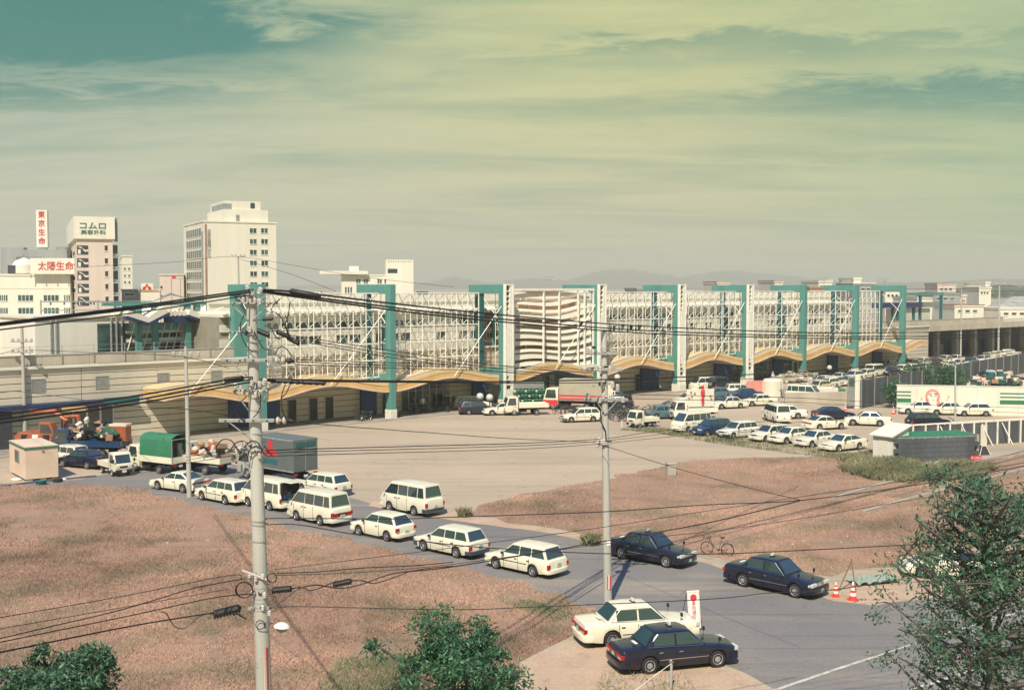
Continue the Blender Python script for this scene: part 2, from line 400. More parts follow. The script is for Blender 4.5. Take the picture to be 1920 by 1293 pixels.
def grass_mat(name, cols, green, gth):
    m = bpy.data.materials.new(name); MATS[name] = m; m.use_nodes = True; nt = m.node_tree; N = nt.nodes; L = nt.links
    p = N['Principled BSDF']; p.inputs['Roughness'].default_value = .85; p.inputs['Specular IOR Level'].default_value = .15
    g = N.new('ShaderNodeNewGeometry')
    def noise(sc, det):
        t = N.new('ShaderNodeTexNoise'); t.inputs['Scale'].default_value = sc; t.inputs['Detail'].default_value = det; L.new(g.outputs['Position'], t.inputs[0]); return t.outputs[0]
    r = N.new('ShaderNodeValToRGB'); L.new(g.outputs['Random Per Island'], r.inputs[0])
    for i, c in enumerate(cols):
        e = r.color_ramp.elements[i] if i < 2 else r.color_ramp.elements.new(i/(len(cols)-1)); e.color = (*c, 1); e.position = i/(len(cols)-1)
    mr = N.new('ShaderNodeMapRange'); L.new(noise(.28, 4), mr.inputs[0]); mr.inputs[1].default_value = gth; mr.inputs[2].default_value = gth+.2; mr.inputs[4].default_value = .72
    mx = N.new('ShaderNodeMix'); mx.data_type = 'RGBA'; L.new(mr.outputs[0], mx.inputs[0]); L.new(r.outputs[0], mx.inputs[6]); mx.inputs[7].default_value = (*green, 1)
    m2 = N.new('ShaderNodeMapRange'); L.new(noise(.11, 3), m2.inputs[0]); m2.inputs[1].default_value = .38; m2.inputs[2].default_value = .62; m2.inputs[3].default_value = 1.12; m2.inputs[4].default_value = .62
    sc = N.new('ShaderNodeVectorMath'); sc.operation = 'SCALE'; L.new(mx.outputs[2], sc.inputs[0]); L.new(m2.outputs[0], sc.inputs[3])
    L.new(sc.outputs[0], p.inputs['Base Color']); return m
grass_mat('dry_grass', [(.54, .36, .28), (.49, .315, .245), (.57, .405, .315), (.45, .29, .23), (.60, .44, .345)], (.22, .225, .15), .455)
grass_mat('green_weeds', [(.20, .22, .12), (.36, .33, .20), (.13, .17, .10), (.44, .37, .24), (.28, .28, .16)], (.12, .17, .10), .45)
def blades(name, P, n, hgt, wid, m, seed, label=None, dens=None, ymax=999, cat=None):
    rs = np.random.RandomState(seed); px = [p.x for p in P]; py = [p.y for p in P]
    # more blades close to the camera
    y0, y1 = min(py), min(max(py), ymax); y0 = max(y0, 24)
    u = rs.rand(n*4); y = 1/(1/y0+(1/y1-1/y0)*u) if y1 > y0*1.3 else y0+(y1-y0)*u
    xl = np.maximum(min(px), -.52*y-3); xh = np.minimum(max(px), .52*y+3); x = xl+(xh-xl)*rs.rand(len(y))
    k = inside(P, x, y) & (xh > xl)
    v = vnoise(x, y, .9, seed+1)*.6+vnoise(x, y, .23, seed+2)*.6
    k &= rs.rand(len(y)) < np.clip(v*1.7-.25, .12, 1)
    x = x[k][:n]; y = y[k][:n]; v = v[k][:n]; n = len(x)
    h = hgt*(.35+.9*rs.rand(n))*(.55+v*.8); a = rs.rand(n)*6.283; wd = wid*(.6+.8*rs.rand(n))*(.6+y/70)
    lx = rs.randn(n)*.4*h; ly = rs.randn(n)*.4*h; ca, sa = np.cos(a)*wd, np.sin(a)*wd
    V = np.empty((n, 4, 3), np.float32)
    V[:, 0] = np.stack([x-ca, y-sa, np.zeros(n)], 1); V[:, 1] = np.stack([x+ca, y+sa, np.zeros(n)], 1)
    V[:, 2] = np.stack([x+ca*.8+lx*.4, y+sa*.8+ly*.4, h*.62], 1); V[:, 3] = np.stack([x+lx, y+ly, h], 1)
    me = bpy.data.meshes.new(name); me.vertices.add(n*4); me.vertices.foreach_set('co', V.ravel())
    F = (np.arange(n)[:, None]*4+np.array([[0, 1, 2, 0, 2, 3]])).reshape(-1).astype(np.int32)
    me.loops.add(n*6); me.loops.foreach_set('vertex_index', F); me.polygons.add(n*2)
    me.polygons.foreach_set('loop_start', np.arange(0, n*6, 3, dtype=np.int32)); me.update(calc_edges=True); me.materials.append(m)
    o = link(name, me); tag(o, label, cat, kind='stuff'); return o
blades('dry_grass', LP, 520000, .13, .0055, M('dry_grass'), 11, 'knee high dry pinkish grass covering the field left of the road', cat='grass')
blades('dry_grass', RP, 300000, .09, .007, M('dry_grass'), 21, 'short dry reddish grass covering the field between dirt lot and road', cat='grass')
WG = [G(*p) for p in [(1570, 862), (1640, 852), (1690, 868), (1800, 872), (1870, 880), (1820, 900), (1700, 905), (1600, 885)]]
blades('weeds', jag([(1570, 862), (1640, 852), (1690, 868), (1800, 872), (1870, 880), (1820, 900), (1700, 905), (1600, 885)], 1.6, 1.0, 44), 30000, .55, .014, M('green_weeds'), 31, 'tall green and straw coloured weeds in front of the block wall and small shed', cat='weeds')
WG2 = [G(*p) for p in [(-200, 960), (60, 955), (240, 1000), (120, 1060), (-200, 1090)]]
blades('weeds', [G(*p) for p in [(1160, 806), (1230, 812), (1330, 830), (1480, 850), (1640, 868), (1640, 852), (1500, 836), (1350, 815), (1230, 800)]], 12000, .22, .014, M('green_weeds'), 33, 'low weeds growing along the front row of parked cars', cat='weeds')
blades('weeds', [G(*p) for p in [(640, 1240), (760, 1230), (800, 1340), (560, 1340)]], 9000, .22, .008, M('green_weeds'), 35, 'green weeds near the bottom edge beside the middle young tree', cat='weeds')
blades('weeds', [G(*p) for p in [(1130, 1262), (1290, 1262), (1330, 1330), (1100, 1330)]], 1300, .16, .007, M('green_weeds'), 36, 'sparse green weeds at the foot of the dark taxi and wooden post', cat='weeds')
blades('weeds', [G(*p) for p in [(930, 1118), (1000, 1128), (1080, 1156), (1040, 1165), (940, 1130)]], 4000, .12, .008, M('green_weeds'), 37, 'green fringe of weeds where the left field meets the road', cat='weeds')
for x, y, s, l in ((1108, 1020, .55, 'small leafy weed tuft on the far road edge beside the second utility pole'), (870, 968, .4, 'low grey green weed clump at the road corner of the right field')):
    c = G(x, y); P = [c+Vector((math.cos(a)*s, math.sin(a)*s, 0)) for a in [i*.6 for i in range(10)]]
    blades('weed_clump', P, 350, .5*s/.5, .03, M('green_weeds'), int(x), l, cat='weeds')
# ================================================================== viaduct and station facade
A_ = G(493, 809); B_ = G(1275, 733.6)
EV = (B_-A_); BAY = EV.length/4; EV = EV.normalized(); FA = math.atan2(EV.y, EV.x); OB = Vector((-EV.y, EV.x, 0))
def FS(x, d=0.0):
    """distance along the facade (behind plane d) that stands under picture column x"""
    r = ray(x, 640); o = A_+OB*d
    return (r.y*o.x-r.x*o.y)/(r.x*EV.y-r.y*EV.x)
def FW(s, d=0.0, z=0.0):
    p = A_+EV*s+OB*d; return Vector((p.x, p.y, z))
def FZ(x, y, d=0.0):
    p = FW(FS(x, d), d); return AT(x, y, p.y).z
PS = [FS(x) for x in (493, 737, 950, 1125, 1275, 1403, 1510, 1608, 1696)]
ROOT = lambda s, d=0: (FW(s, d), FA)
def fthing(name, label, cat, s, d=0, group=None):
    return thing(name, label, cat, FW(s, d), FA, group)
# ---- the portal frames
PD = 1.9; ZT = FZ(737, 533)
posn = ['leftmost, standing behind the big utility pole', 'second from the left', 'third, with white front left of the curved screen', 'fourth, with white front right behind the middle utility pole',
        'fifth, with white front right of the first wide gap', 'sixth, last one with a white front', 'seventh, first slim all teal one', 'eighth, slim all teal', 'ninth and farthest right']
for i, s in enumerate(PS):
    wh = 2 <= i <= 5
    t = fthing('portal_frame', 'teal portal frame of the station, '+posn[i], 'portal frame', s, 0, 'portal frames along the facade')
    fw = .78
    xa_, xb_ = (-.52, .74) if wh else (-fw/2, fw/2)
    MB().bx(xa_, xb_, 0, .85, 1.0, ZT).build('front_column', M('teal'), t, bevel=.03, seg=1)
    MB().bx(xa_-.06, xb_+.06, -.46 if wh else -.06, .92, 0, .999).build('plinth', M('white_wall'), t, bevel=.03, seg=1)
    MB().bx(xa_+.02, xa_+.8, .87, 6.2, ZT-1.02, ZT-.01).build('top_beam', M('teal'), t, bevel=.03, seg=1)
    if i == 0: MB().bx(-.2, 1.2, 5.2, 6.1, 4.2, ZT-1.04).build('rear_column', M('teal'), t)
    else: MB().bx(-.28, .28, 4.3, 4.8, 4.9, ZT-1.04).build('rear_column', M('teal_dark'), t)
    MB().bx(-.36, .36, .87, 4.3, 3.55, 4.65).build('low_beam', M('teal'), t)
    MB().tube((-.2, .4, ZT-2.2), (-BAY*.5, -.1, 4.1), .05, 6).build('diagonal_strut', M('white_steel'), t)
    MB().tube((0, 4.3, ZT-1.4), (0, .9, ZT-4.5), .045, 6).build('side_brace', M('white_steel'), t)
    if wh:
        x0 = -.52; x1 = .74
        # white ladder like front: full width in the middle, open rungs at top and bottom
        fr = MB(); fr.bx(x0, x0+.12, -.42, -.003, 1.001, ZT+.06); fr.bx(x1-.14, x1, -.42, -.003, 1.001, ZT+.06); fr.bx(x0+.121, x1-.141, -.41, -.004, ZT-.10, ZT+.05)
        fr.build('front_stile', M('white_steel'), t)
        pts = [(x1-.141, 1.01), (x1-.141, ZT-.11), (x0+.75, ZT-.11), (x0+.62, ZT-2.5), (x0+.30, ZT-4.6), (x0+.122, ZT-6.0), (x0+.122, 5.6), (x0+.45, 3.9), (x0+.95, 2.7), (x0+.95, 2.2), (x0+.122, 2.2), (x0+.122, 1.01)]
        MB().prism(pts, -.38, -.05).build('front_panel', M('white_steel'), t)
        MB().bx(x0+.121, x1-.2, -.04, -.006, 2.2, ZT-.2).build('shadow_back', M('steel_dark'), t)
        me = MB().bx(-.62, .62, -.06, .2, -.07, .07).mesh('rung', M('white_steel'))
        for z in [ZT-.75-.6*k for k in range(6)]+[2.75+.55*k for k in range(6)]:
            o = link('rung', me, t, (x0+.47, -.28, z)); o.scale.x = .55
# ---- space frame screens between the rear columns
RC = .058
def screen(s0, s1, z0, z1, nx, nz, label):
    t = fthing('space_frame_screen', label, 'screen', s0+.4, PD, 'white space frame screens of the facade'); W = s1-s0-.8; cw = W/nx; ch = (z1-z0)/nz; D = .95
    vb = MB().tube((0, 0, 0), (0, 0, z1-z0), RC, 6, cap=False).mesh('vertical_bar', M('white_steel')); hb = MB().tube((0, 0, 0), (W, 0, 0), RC, 6, cap=False).mesh('horizontal_bar', M('white_steel'))
    for k in range(nx+1): link('vertical_bar', vb, t, (k*cw, 0, z0))
    for k in range(nz+1): link('horizontal_bar', hb, t, (0, 0, z0+k*ch))
    dg = MB().tube((0, 0, 0), (cw, D, -ch), RC*.85, 5, cap=False).mesh('diagonal_bar', M('white_steel'))
    for k in range(nx):
        for j in range(1, nz+1): link('diagonal_bar', dg, t, (k*cw, 0, z0+j*ch))
    bk = MB()
    for k in range(nx+1): bk.tube((k*cw, D, z0), (k*cw, D, z1), RC*.8, 5, cap=False)
    for j in range(nz+1): bk.tube((0, D, z0+j*ch), (W, D, z0+j*ch), RC*.8, 5, cap=False)
    for k in range(nx+1):
        for j in range(nz+1):
            bk.tube((k*cw, 0, z0+j*ch), (k*cw, D, z0+j*ch), RC*.6, 4, cap=False)
            if j < nz and k < nx: bk.tube(((k+1)*cw, 0, z0+(j+1)*ch), (k*cw, D, z0+j*ch), RC*.6, 4, cap=False)
    tag(bk.build('rear_lattice', M('white_steel'), t), kind='stuff')
ZS0, ZS1 = 4.35, ZT-.95
bl = ['between the first and second portal', 'between the second and third portal', None, 'between the fourth and fifth portal', 'between the fifth and sixth portal', 'between the sixth and seventh portal', 'between the seventh and eighth portal', 'between the eighth and ninth portal']
for i in range(8):
    if i == 2: continue
    screen(PS[i]+.1, (PS[i+1]-.1 if i not in (1, 7) else PS[i+1]-(2.2 if i == 1 else 4.5)), ZS0, ZS1, 9 if i not in (1, 7) else 8 if i == 1 else 7, 5, 'white space frame screen of bars and diagonals '+bl[i])
screen(PS[2]+.4, PS[2]+5.2, ZS0, ZS1, 2, 5, 'narrow piece of white space frame behind the white fronted third portal')
# ---- the curved louvre screen
cs0, cs1 = FS(963, .6), FS(1112, .6); W = cs1-cs0
t = fthing('curved_louvre_screen', 'cream screen of curved wavy bands with brown gaps between the third and fourth portal', 'screen', cs0, .6)
zt, zb = FZ(1030, 545, .6), FZ(1030, 688, .6)
fr = MB()
for f in (0, .36, .555, .80, .885, 1): fr.bx(W*f-.07, W*f+.07, -.12, .10, zb, zt)
fr.bx(-.1, W+.1, -.14, .14, zt+.001, zt+.28); fr.build('mullion_frame', M('white_steel'), t)
MB().bx(-.1, W+.5, -.3, 1.6, zb-.35, zb-.01).build('base_shelf', M('white_wall'), t)
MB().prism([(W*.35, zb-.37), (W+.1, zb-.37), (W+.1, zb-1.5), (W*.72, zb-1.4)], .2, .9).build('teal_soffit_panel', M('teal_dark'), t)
nb = 11; ph = (zt-zb)/nb
for k in range(nb):
    mb = MB(); n = 22; hgt = ph*(.58+.20*math.sin(k*2.1)); z0 = zb+ph*k
    for j in range(n):
        u0, u1 = j/n, (j+1)/n
        fz = lambda u: z0+.42*math.sin(u*5.6+.3+k*.22)*(.4+u*.6)+.25*u
        fy = lambda u: .35+.3*math.sin(u*4+k*.3)
        b = len(mb.v)
        for u in (u0, u1):
            for dz in (0, hgt):
                for dy in (0, .18): mb.v.append((u*W*.98+.1, fy(u)+dy+(.2 if dz else 0), min(zt-.02, max(zb+.02, fz(u)+dz))))
        for q in ((0, 4, 6, 2), (1, 3, 7, 5), (2, 6, 7, 3), (0, 1, 5, 4)): mb.face([b+i for i in q])
    mb.build('wavy_band', M('cream'), t)
    if k % 2 == 0: MB().bx(.1+W*.02*k, W*(.55+.03*k), 1.5, 1.6, z0+hgt*.7, z0+ph*1.25).build('brown_panel', M('brown_panel'), t)
MB().bx(0, W, 2.3, 2.4, zb, zt).build('rear_wall', M('pink_cream'), t)
# ---- long wall behind the canopy
DW = 4.9; SL, SR = -44.0, PS[8]+17.5; ZW = 6.75
t = fthing('station_wall', 'long cream station wall of ribbed horizontal panels running behind the wavy canopy', 'wall', 0, DW)
MB().bx(SL, SR, .10, 1.2, 0, ZW).build('wall_core', M('groove'), t)
nr = 11; rh = ZW/nr; xs = [SL]+[x for x in [PS[0]-BAY*2, PS[0]-BAY]+PS+[PS[8]+BAY*.5] if x < SR-2]+[SR]
DOORS = []
for a, c in zip(xs[:-1], xs[1:]):
    me = MB().bx(.03, c-a-.03, 0, .09, .0, rh-.075).mesh('wall_panel', M('wall_panel'), bevel=.015, seg=1)
    for k in range(nr):
        if a < -16 and k < 5 and not a < SL+1 and False: continue
        link('wall_panel', me, t, (a, 0, k*rh+.04))
MB().bx(SL, SR, -.22, .12, ZW+.001, ZW+.22).build('cornice', M('white_wall'), t)
def win(parent, x0, x1, z0, z1, y=-.06, name='window', m='window_dark', fr='galvanised', n=1, trans=0):
    f = MB(); f.bx(x0-.06, x1+.06, y+.0, y+.08, z0-.06, z0); f.bx(x0-.06, x1+.06, y, y+.08, z1, z1+.06); f.bx(x0-.06, x0, y+.001, y+.079, z0, z1); f.bx(x1, x1+.06, y+.001, y+.079, z0, z1)
    for k in range(1, n): xx = x0+(x1-x0)*k/n; f.bx(xx-.03, xx+.03, y+.002, y+.078, z0, z1)
    if trans: f.bx(x0, x1, y+.003, y+.077, z1-trans-.03, z1-trans+.03)
    w_ = f.build(name, M(fr), parent); MB().bx(x0, x1, y+.03, y+.06, z0, z1).build('pane', M(m), w_); return w_
for x, y in ((70, 723), (190, 717), (305, 711), (405, 706)):
    s = FS(x, DW); z = FZ(x, y, DW); win(t, s-.55, s+.55, z-.5, z+.55, -.05, 'vent_window', 'louvre_grey', 'galvanised')
# doors and glazing below the canopy, bay by bay
rnd = random.Random(4)
def door(x, w=.95, h=2.3, name='door', m='steel_dark'):
    s = FS(x, DW); d = MB().bx(s-w/2, s+w/2, -.05, .02, .05, h).build(name, M(m), t)
    MB().bx(s-w/2-.06, s-w/2, -.07, .01, .05, h+.05).bx(s+w/2, s+w/2+.06, -.07, .01, .05, h+.05).build('door_frame', M('galvanised'), d)
for x in (546, 586, 616): door(x)
for x in (722, 1195, 1208, 1384, 1492): door(x, .8, 2.2)
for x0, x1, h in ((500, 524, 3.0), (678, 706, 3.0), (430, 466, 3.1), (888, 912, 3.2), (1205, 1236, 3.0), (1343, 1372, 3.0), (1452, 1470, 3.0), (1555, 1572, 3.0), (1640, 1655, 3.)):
    s0, s1 = FS(x0, DW-.5), FS(x1, DW-.5); MB().bx(s0, s1, -.5, -.1, 0, h).build('projecting_shade_panel', M('blue_panel'), t)  # blue of these panels paints in the navy shade below the canopies
for x0, x1, n, h in ((752, 842, 7, 3.0), (914, 936, 2, 2.9), (972, 1030, 6, 2.9), (1040, 1100, 5, 2.9), (1372, 1398, 4, 2.6), (1415, 1445, 4, 2.6), (1462, 1485, 3, 2.6)):
    s0, s1 = FS(x0, DW), FS(x1, DW); cw = (s1-s0)/n
    for k in range(n): win(t, s0+k*cw+.06, s0+(k+1)*cw-.06, .15, h, -.08, 'shop_window', 'window_dark' if k % 3 else 'window_teal', 'galvanised', 1, .7)
# entrance at the far left
s0, s1 = FS(108, DW), FS(210, DW); cw = (s1-s0)/4
for k in range(4): win(t, s0+k*cw+.08, s0+(k+1)*cw-.08, .3, 3.1, -.09, 'shop_window', 'window_dark', 'white_steel')
MB().bx(FS(0, DW)-12, FS(250, DW), -1.0, -.02, 3.35, 3.7).build('entrance_fascia', M('navy_roof'), t); MB().bx(FS(105, DW), FS(150, DW), -1.02, -1.0, 2.9, 3.3).build('yellow_sign', M('orange_fascia'), t)
MB().bx(FS(184, DW), FS(251, DW), -1.04, -1.005, 3.3, 3.9).build('teal_band', M('teal_dark'), t)
MB().bx(SL, FS(14, DW), -.7, -.05, 0, 3.2).build('dark_entrance', M('steel_dark'), t)
# parapet with posts
t = fthing('parapet_wall', 'plain concrete parapet with thin posts along the top of the station wall', 'wall', 0, DW+.5); ZP = FZ(300, 658, DW+.5)
xs2 = [SL+k*4.2 for k in range(int((170-SL)/4.2)+1)]
me = MB().bx(.01, 4.19, 0, .3, ZW+.22, ZP).mesh('parapet_panel', M('parapet'), bevel=.02, seg=1)
for x in xs2:
    if x < PS[0]-2 or x > PS[8]-6: link('parapet_panel', me, t, (x, 0, 0))
for a, c in ((SL, PS[0]+2), (PS[8]-5, 172)): MB().bx(a, c, -.05, .35, ZP+.001, ZP+.09).build('coping', M('concrete'), t)
pm = MB().tube((0, 0, ZP-1.0), (0, 0, ZP+.9), .035, 6).mesh('fence_post', M('galvanised'))
for x in (55, 115, 175, 233, 288, 393): link('fence_post', pm, t, (FS(x, DW+.5), -.08, 0))
for k in range(9): link('fence_post', pm, t, (PS[8]+3+k*5.5, -.08, 0))
wm = MB()
for z in (ZP+.4, ZP+.82): wm.tube((SL, -.08, z), (PS[0], -.08, z), .012, 4)
wm.build('fence_wire', M('galvanised'), t)
# ---- the open viaduct to the right
t = fthing('viaduct', 'concrete railway viaduct continuing right of the station with dark open bays below', 'viaduct', SR, DW)
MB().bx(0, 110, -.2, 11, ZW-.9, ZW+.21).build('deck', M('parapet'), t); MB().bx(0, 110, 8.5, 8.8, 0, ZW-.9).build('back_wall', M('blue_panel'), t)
cm = MB().bx(-.45, .45, 0, .9, 0, ZW-.9).mesh('pier', M('louvre_grey'), bevel=.04, seg=1)
for k in range(14): link('pier', cm, t, (.6+k*7.5, 2.2, 0)); link('pier', cm, t, (.6+k*7.5, 6.5, 0))
for k in range(6): MB().bx(2+k*7.5, 5.5+k*7.5, 7.6, 8.0, 0, 2.6+.4*(k % 2)).build('shutter', M('louvre_grey'), t)
# ---- the wavy canopies
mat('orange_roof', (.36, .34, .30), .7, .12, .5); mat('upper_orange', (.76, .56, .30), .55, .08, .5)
def wave(u): return 2.85+.52*(1-math.cos(2*math.pi*u))
def canopy(s0, s1, u0, u1, label, n=26):
    t = fthing('wavy_canopy', label, 'canopy', s0, 0, 'wavy canopies along the facade'); W = s1-s0
    def band(y0, y1, z0, z1, name, m, tz=0):
        mb = MB()
        for j in range(n+1):
            u = j/n; z = wave(u0+(u1-u0)*u); b = len(mb.v)
            mb.v += [(u*W, y0, z+z0), (u*W, y1, z+z0+tz), (u*W, y1, z+z1+tz), (u*W, y0, z+z1)]
        for j in range(n):
            b = j*4
            for q in ((0, 4, 5, 1), (1, 5, 6, 2), (2, 6, 7, 3), (3, 7, 4, 0)): mb.face([b+i for i in q])
        mb.face([0, 1, 2, 3]); mb.face([n*4+i for i in (3, 2, 1, 0)]); mb.build(name, M(m), t, smooth=40)
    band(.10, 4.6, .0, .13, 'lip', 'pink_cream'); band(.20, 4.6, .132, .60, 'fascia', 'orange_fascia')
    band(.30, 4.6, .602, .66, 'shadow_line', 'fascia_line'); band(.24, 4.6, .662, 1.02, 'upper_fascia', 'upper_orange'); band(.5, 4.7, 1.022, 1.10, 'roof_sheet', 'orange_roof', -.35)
names = ['between the first and second portal', 'between the second and third portal', 'under the curved screen between third and fourth portal', 'between the fourth and fifth portal', 'between the fifth and sixth portal', 'between the sixth and seventh portal', 'between the seventh and eighth portal', 'between the eighth and ninth portal']
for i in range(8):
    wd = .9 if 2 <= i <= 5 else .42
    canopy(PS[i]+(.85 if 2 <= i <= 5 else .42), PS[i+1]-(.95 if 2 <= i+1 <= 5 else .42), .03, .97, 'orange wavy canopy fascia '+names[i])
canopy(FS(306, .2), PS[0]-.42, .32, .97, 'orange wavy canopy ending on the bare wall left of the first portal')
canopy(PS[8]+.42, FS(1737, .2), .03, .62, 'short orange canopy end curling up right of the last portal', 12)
# apron slab and kerb below the canopies
mb = MB(); mb.poly([FW(SL, -.4, .02), FW(SR+60, -.4, .02), FW(SR+60, DW, .02), FW(SL, DW, .02)]); tag(mb.build('pavement', M('apron')), kind='structure')
km = MB().bx(0, 2.9, -.15, .15, 0, .16).mesh('kerb_stone', M('concrete'), bevel=.02, seg=1); kr = tag(empty('kerb', FW(-26, -.6), FA), kind='structure')
for k in range(48): link('kerb_stone', km, kr, (k*3.0, 0, 0))
# ---- station building behind the screens
BD = 6.6
t = fthing('station_building', 'cream station building with banded walls and dark window rows behind the white screens', 'building', 0, BD); sa, sb = PS[0]-1.0, PS[8]-4
MB().bx(sa, sb, .2, 9, 0, 10.9).build('wall_core', M('groove'), t)
bands = [(4.0, 5.2), (5.26, 6.3), (6.36, 7.85), (8.75, 9.35), (10.2, 10.9)]
for a, c in zip(PS[:-1], PS[1:]):
    for z0, z1 in bands: MB().bx(a+.02, c-.02, 0, .22, z0, z1).build('band_panel', M('cream'), t)
MB().bx(sa, sb, -.5, 9.5, 10.92, 11.2).build('roof_slab', M('white_wall'), t)
for a, c in zip(PS[:-1], PS[1:]): MB().bx(a+.02, min(sb, c)-.02, 4.5, 4.8, 11.21, ZT-1.2).build('upper_band', M('cream'), t); MB().bx(a+.02, min(sb, c)-.02, 4.3, 4.45, 12.2, 12.4).build('upper_rail', M('white_wall'), t)
for (z0, z1) in ((7.9, 8.7), (9.4, 10.15)):
    for k in range(int((sb-sa)/1.72)):
        x = sa+.3+k*1.72
        if rnd.random() < .30: MB().bx(x-.3, x+1.42, .02, .2, z0, z1).build('infill_panel', M('cream'), t); continue
        wm_ = rnd.choice(['window_dark', 'window_dark', 'window_teal', 'louvre_grey'])
        f = MB().bx(x+1.2, x+1.42, .03, .21, z0, z1).build('window', M('cream'), t); MB().bx(x+.02, x+1.19, .12, .19, z0+.02, z1-.02).build('pane', M(wm_), f)
rm = MB().prism([(0, 0), (.3, .22), (.6, 0)], -.9, 9).mesh('roof_rib', M('cream'))
for k in range(int((sb-sa)/1.0)): link('roof_rib', rm, t, (sa+k*1.0, 0, 11.21))
cm = MB().bx(-.2, .2, -.5, -.1, 4.9, 10.9).mesh('column', M('teal'))
for a in PS[:-1]:
    for f in (.22,): link('column', cm, t, (a+BAY*f, 0, 0))
# orange brick stair tower seen beside the third portal
t = fthing('stair_tower', 'orange brick stair tower with small windows seen between screen and third portal', 'tower', FS(902, 6.4), 6.4); W = FS(944, 6.4)-FS(902, 6.4)
MB().bx(.3, W, 0, 1.8, 4, 11.2).build('wall', M('brown_panel'), t)
for k in range(5): MB().bx(.3, W, -.12, 0, 4.6+k*1.35, 4.9+k*1.35).build('ledge', M('pink_cream'), t)
for k in range(4):
    for j in range(2): win(t, .9+j*1.3, 1.7+j*1.3, 5.1+k*1.35, 5.75+k*1.35, -.05, 'window', 'window_dark', 'white_steel', 2)
MB().bx(-.3, .25, -.3, .3, 4.6, ZT-1.2).build('corner_post', M('white_steel'), t); MB().bx(-.9, -.5, -.3, .1, 4.6, ZT-1.1).build('drain_column', M('teal_dark'), t)
# ---- platforms, canopies and walls above the parapet at the left
t = thing('platform_canopy', 'teal columned platform canopy with folded navy roof edge left of the first portal', 'canopy', FW(FS(250, 12), 12), FA)
L_ = FS(430, 12)-FS(250, 12); zc = lambda y: FZ(330, y, 12)
for x in (262, 293, 354, 372, 396): s = FS(x, 12)-FS(250, 12); MB().bx(s-.28, s+.28, 0, .5, 6, zc(566)).build('column', M('teal'), t)
MB().bx(-3, L_, -.1, .4, zc(572), zc(566)).build('roof_beam', M('teal'), t)
MB().bx(3.4, L_, -.5, .4, zc(604), zc(590)).build('navy_fascia', M('navy_roof'), t)
for x in (271, 383):
    s = FS(x, 12)-FS(250, 12); a, b_ = zc(588), zc(603)
    MB().prism([(s-2.2, a-.1), (s, b_), (s+2.2, a+.2), (s+1.6, a+.75), (s, b_+.55), (s-2.0, a+.45)], -1.0, 3).build('folded_roof', M('cream'), t)
    MB().prism([(s-2.4, a-.35), (s, b_-.28), (s+2.3, a-.05), (s+2.2, a+.18), (s, b_-.02), (s-2.2, a-.12)], -1.1, -.4).build('folded_edge', M('navy_roof'), t)
sc_ = MB().tube((0, -.52, 0), (0, 3, 0), .28, 10).mesh('scallop_tile', M('cream'))
for k in range(7): link('scallop_tile', sc_, t, (FS(300+k*8.3, 12)-FS(250, 12), 0, zc(587)))
for k in range(3): link('scallop_tile', sc_, t, (FS(404+k*8, 12)-FS(250, 12), 0, zc(588)))
for y0, y1 in ((624, 619), (640, 633)): MB().bx(0, L_, 1.5, 1.8, zc(y0), zc(y1)).build('platform_rail_band', M('white_wall'), t)
ln = MB()
for k in range(14): s = L_*k/13; ln.tube((s, 1.4, zc(655)), (s+L_/13, 1.4, zc(606)), .05, 5)
ln.build('bracing', M('white_steel'), t)
MB().bx(-2, L_, 4, 4.3, 5, zc(606)).build('rear_screen', M('window_teal'), t)
MB().prism([(FS(290, 12)-FS(250, 12), zc(566)), (FS(326, 12)-FS(250, 12), zc(549)), (FS(360, 12)-FS(250, 12), zc(560)), (FS(326, 12)-FS(250, 12), zc(553))], .5, .8).build('gable', M('galvanised'), t)
t = thing('white_hall', 'windowless cream hall block with thin drainpipes behind the left parapet', 'building', FW(FS(66, 16), 16), FA)
L_ = FS(242, 16)-FS(66, 16); za, zb_ = FZ(150, 596, 16), 5
MB().bx(0, L_, 0, 10, zb_, za).build('wall', M('white_wall'), t); MB().bx(-.2, L_+.2, -.2, 10, za+.001, za+.25).build('coping', M('cream'), t)
for x in (95, 105, 208, 218, 228): s = FS(x, 16)-FS(66, 16); MB().tube((s, -.12, zb_), (s, -.12, za), .1, 6).build('drainpipe', M('galvanised'), t)
# catenary gantries on the tracks, left
for k, x in enumerate((78, 135, 185)):
    s = FS(x, 22); t = thing('catenary_gantry', 'thin steel catenary gantry with insulators above the left hall, '+['left', 'middle', 'right'][k]+' of three', 'gantry', FW(s, 22), FA, 'catenary gantries over the left hall')
    zt_ = FZ(x, 562, 22); MB().tube((0, 0, 7), (0, 0, zt_), .09, 6).build('post', M('galvanised'), t)
    MB().tube((0, 0, zt_-.2), (6.0, 0, zt_-.2), .06, 5).tube((0, 0, zt_-1.1), (6, 0, zt_-1.1), .05, 5).build('beam', M('galvanised'), t)
    im = MB().lathe([(.03, -.3), (.12, -.25), (.05, -.2), (.12, -.12), (.03, 0)], 8).mesh('insulator', M('steel_dark'))
    for j in range(4): link('insulator', im, t, (1+j*1.4, 0, zt_-.25))
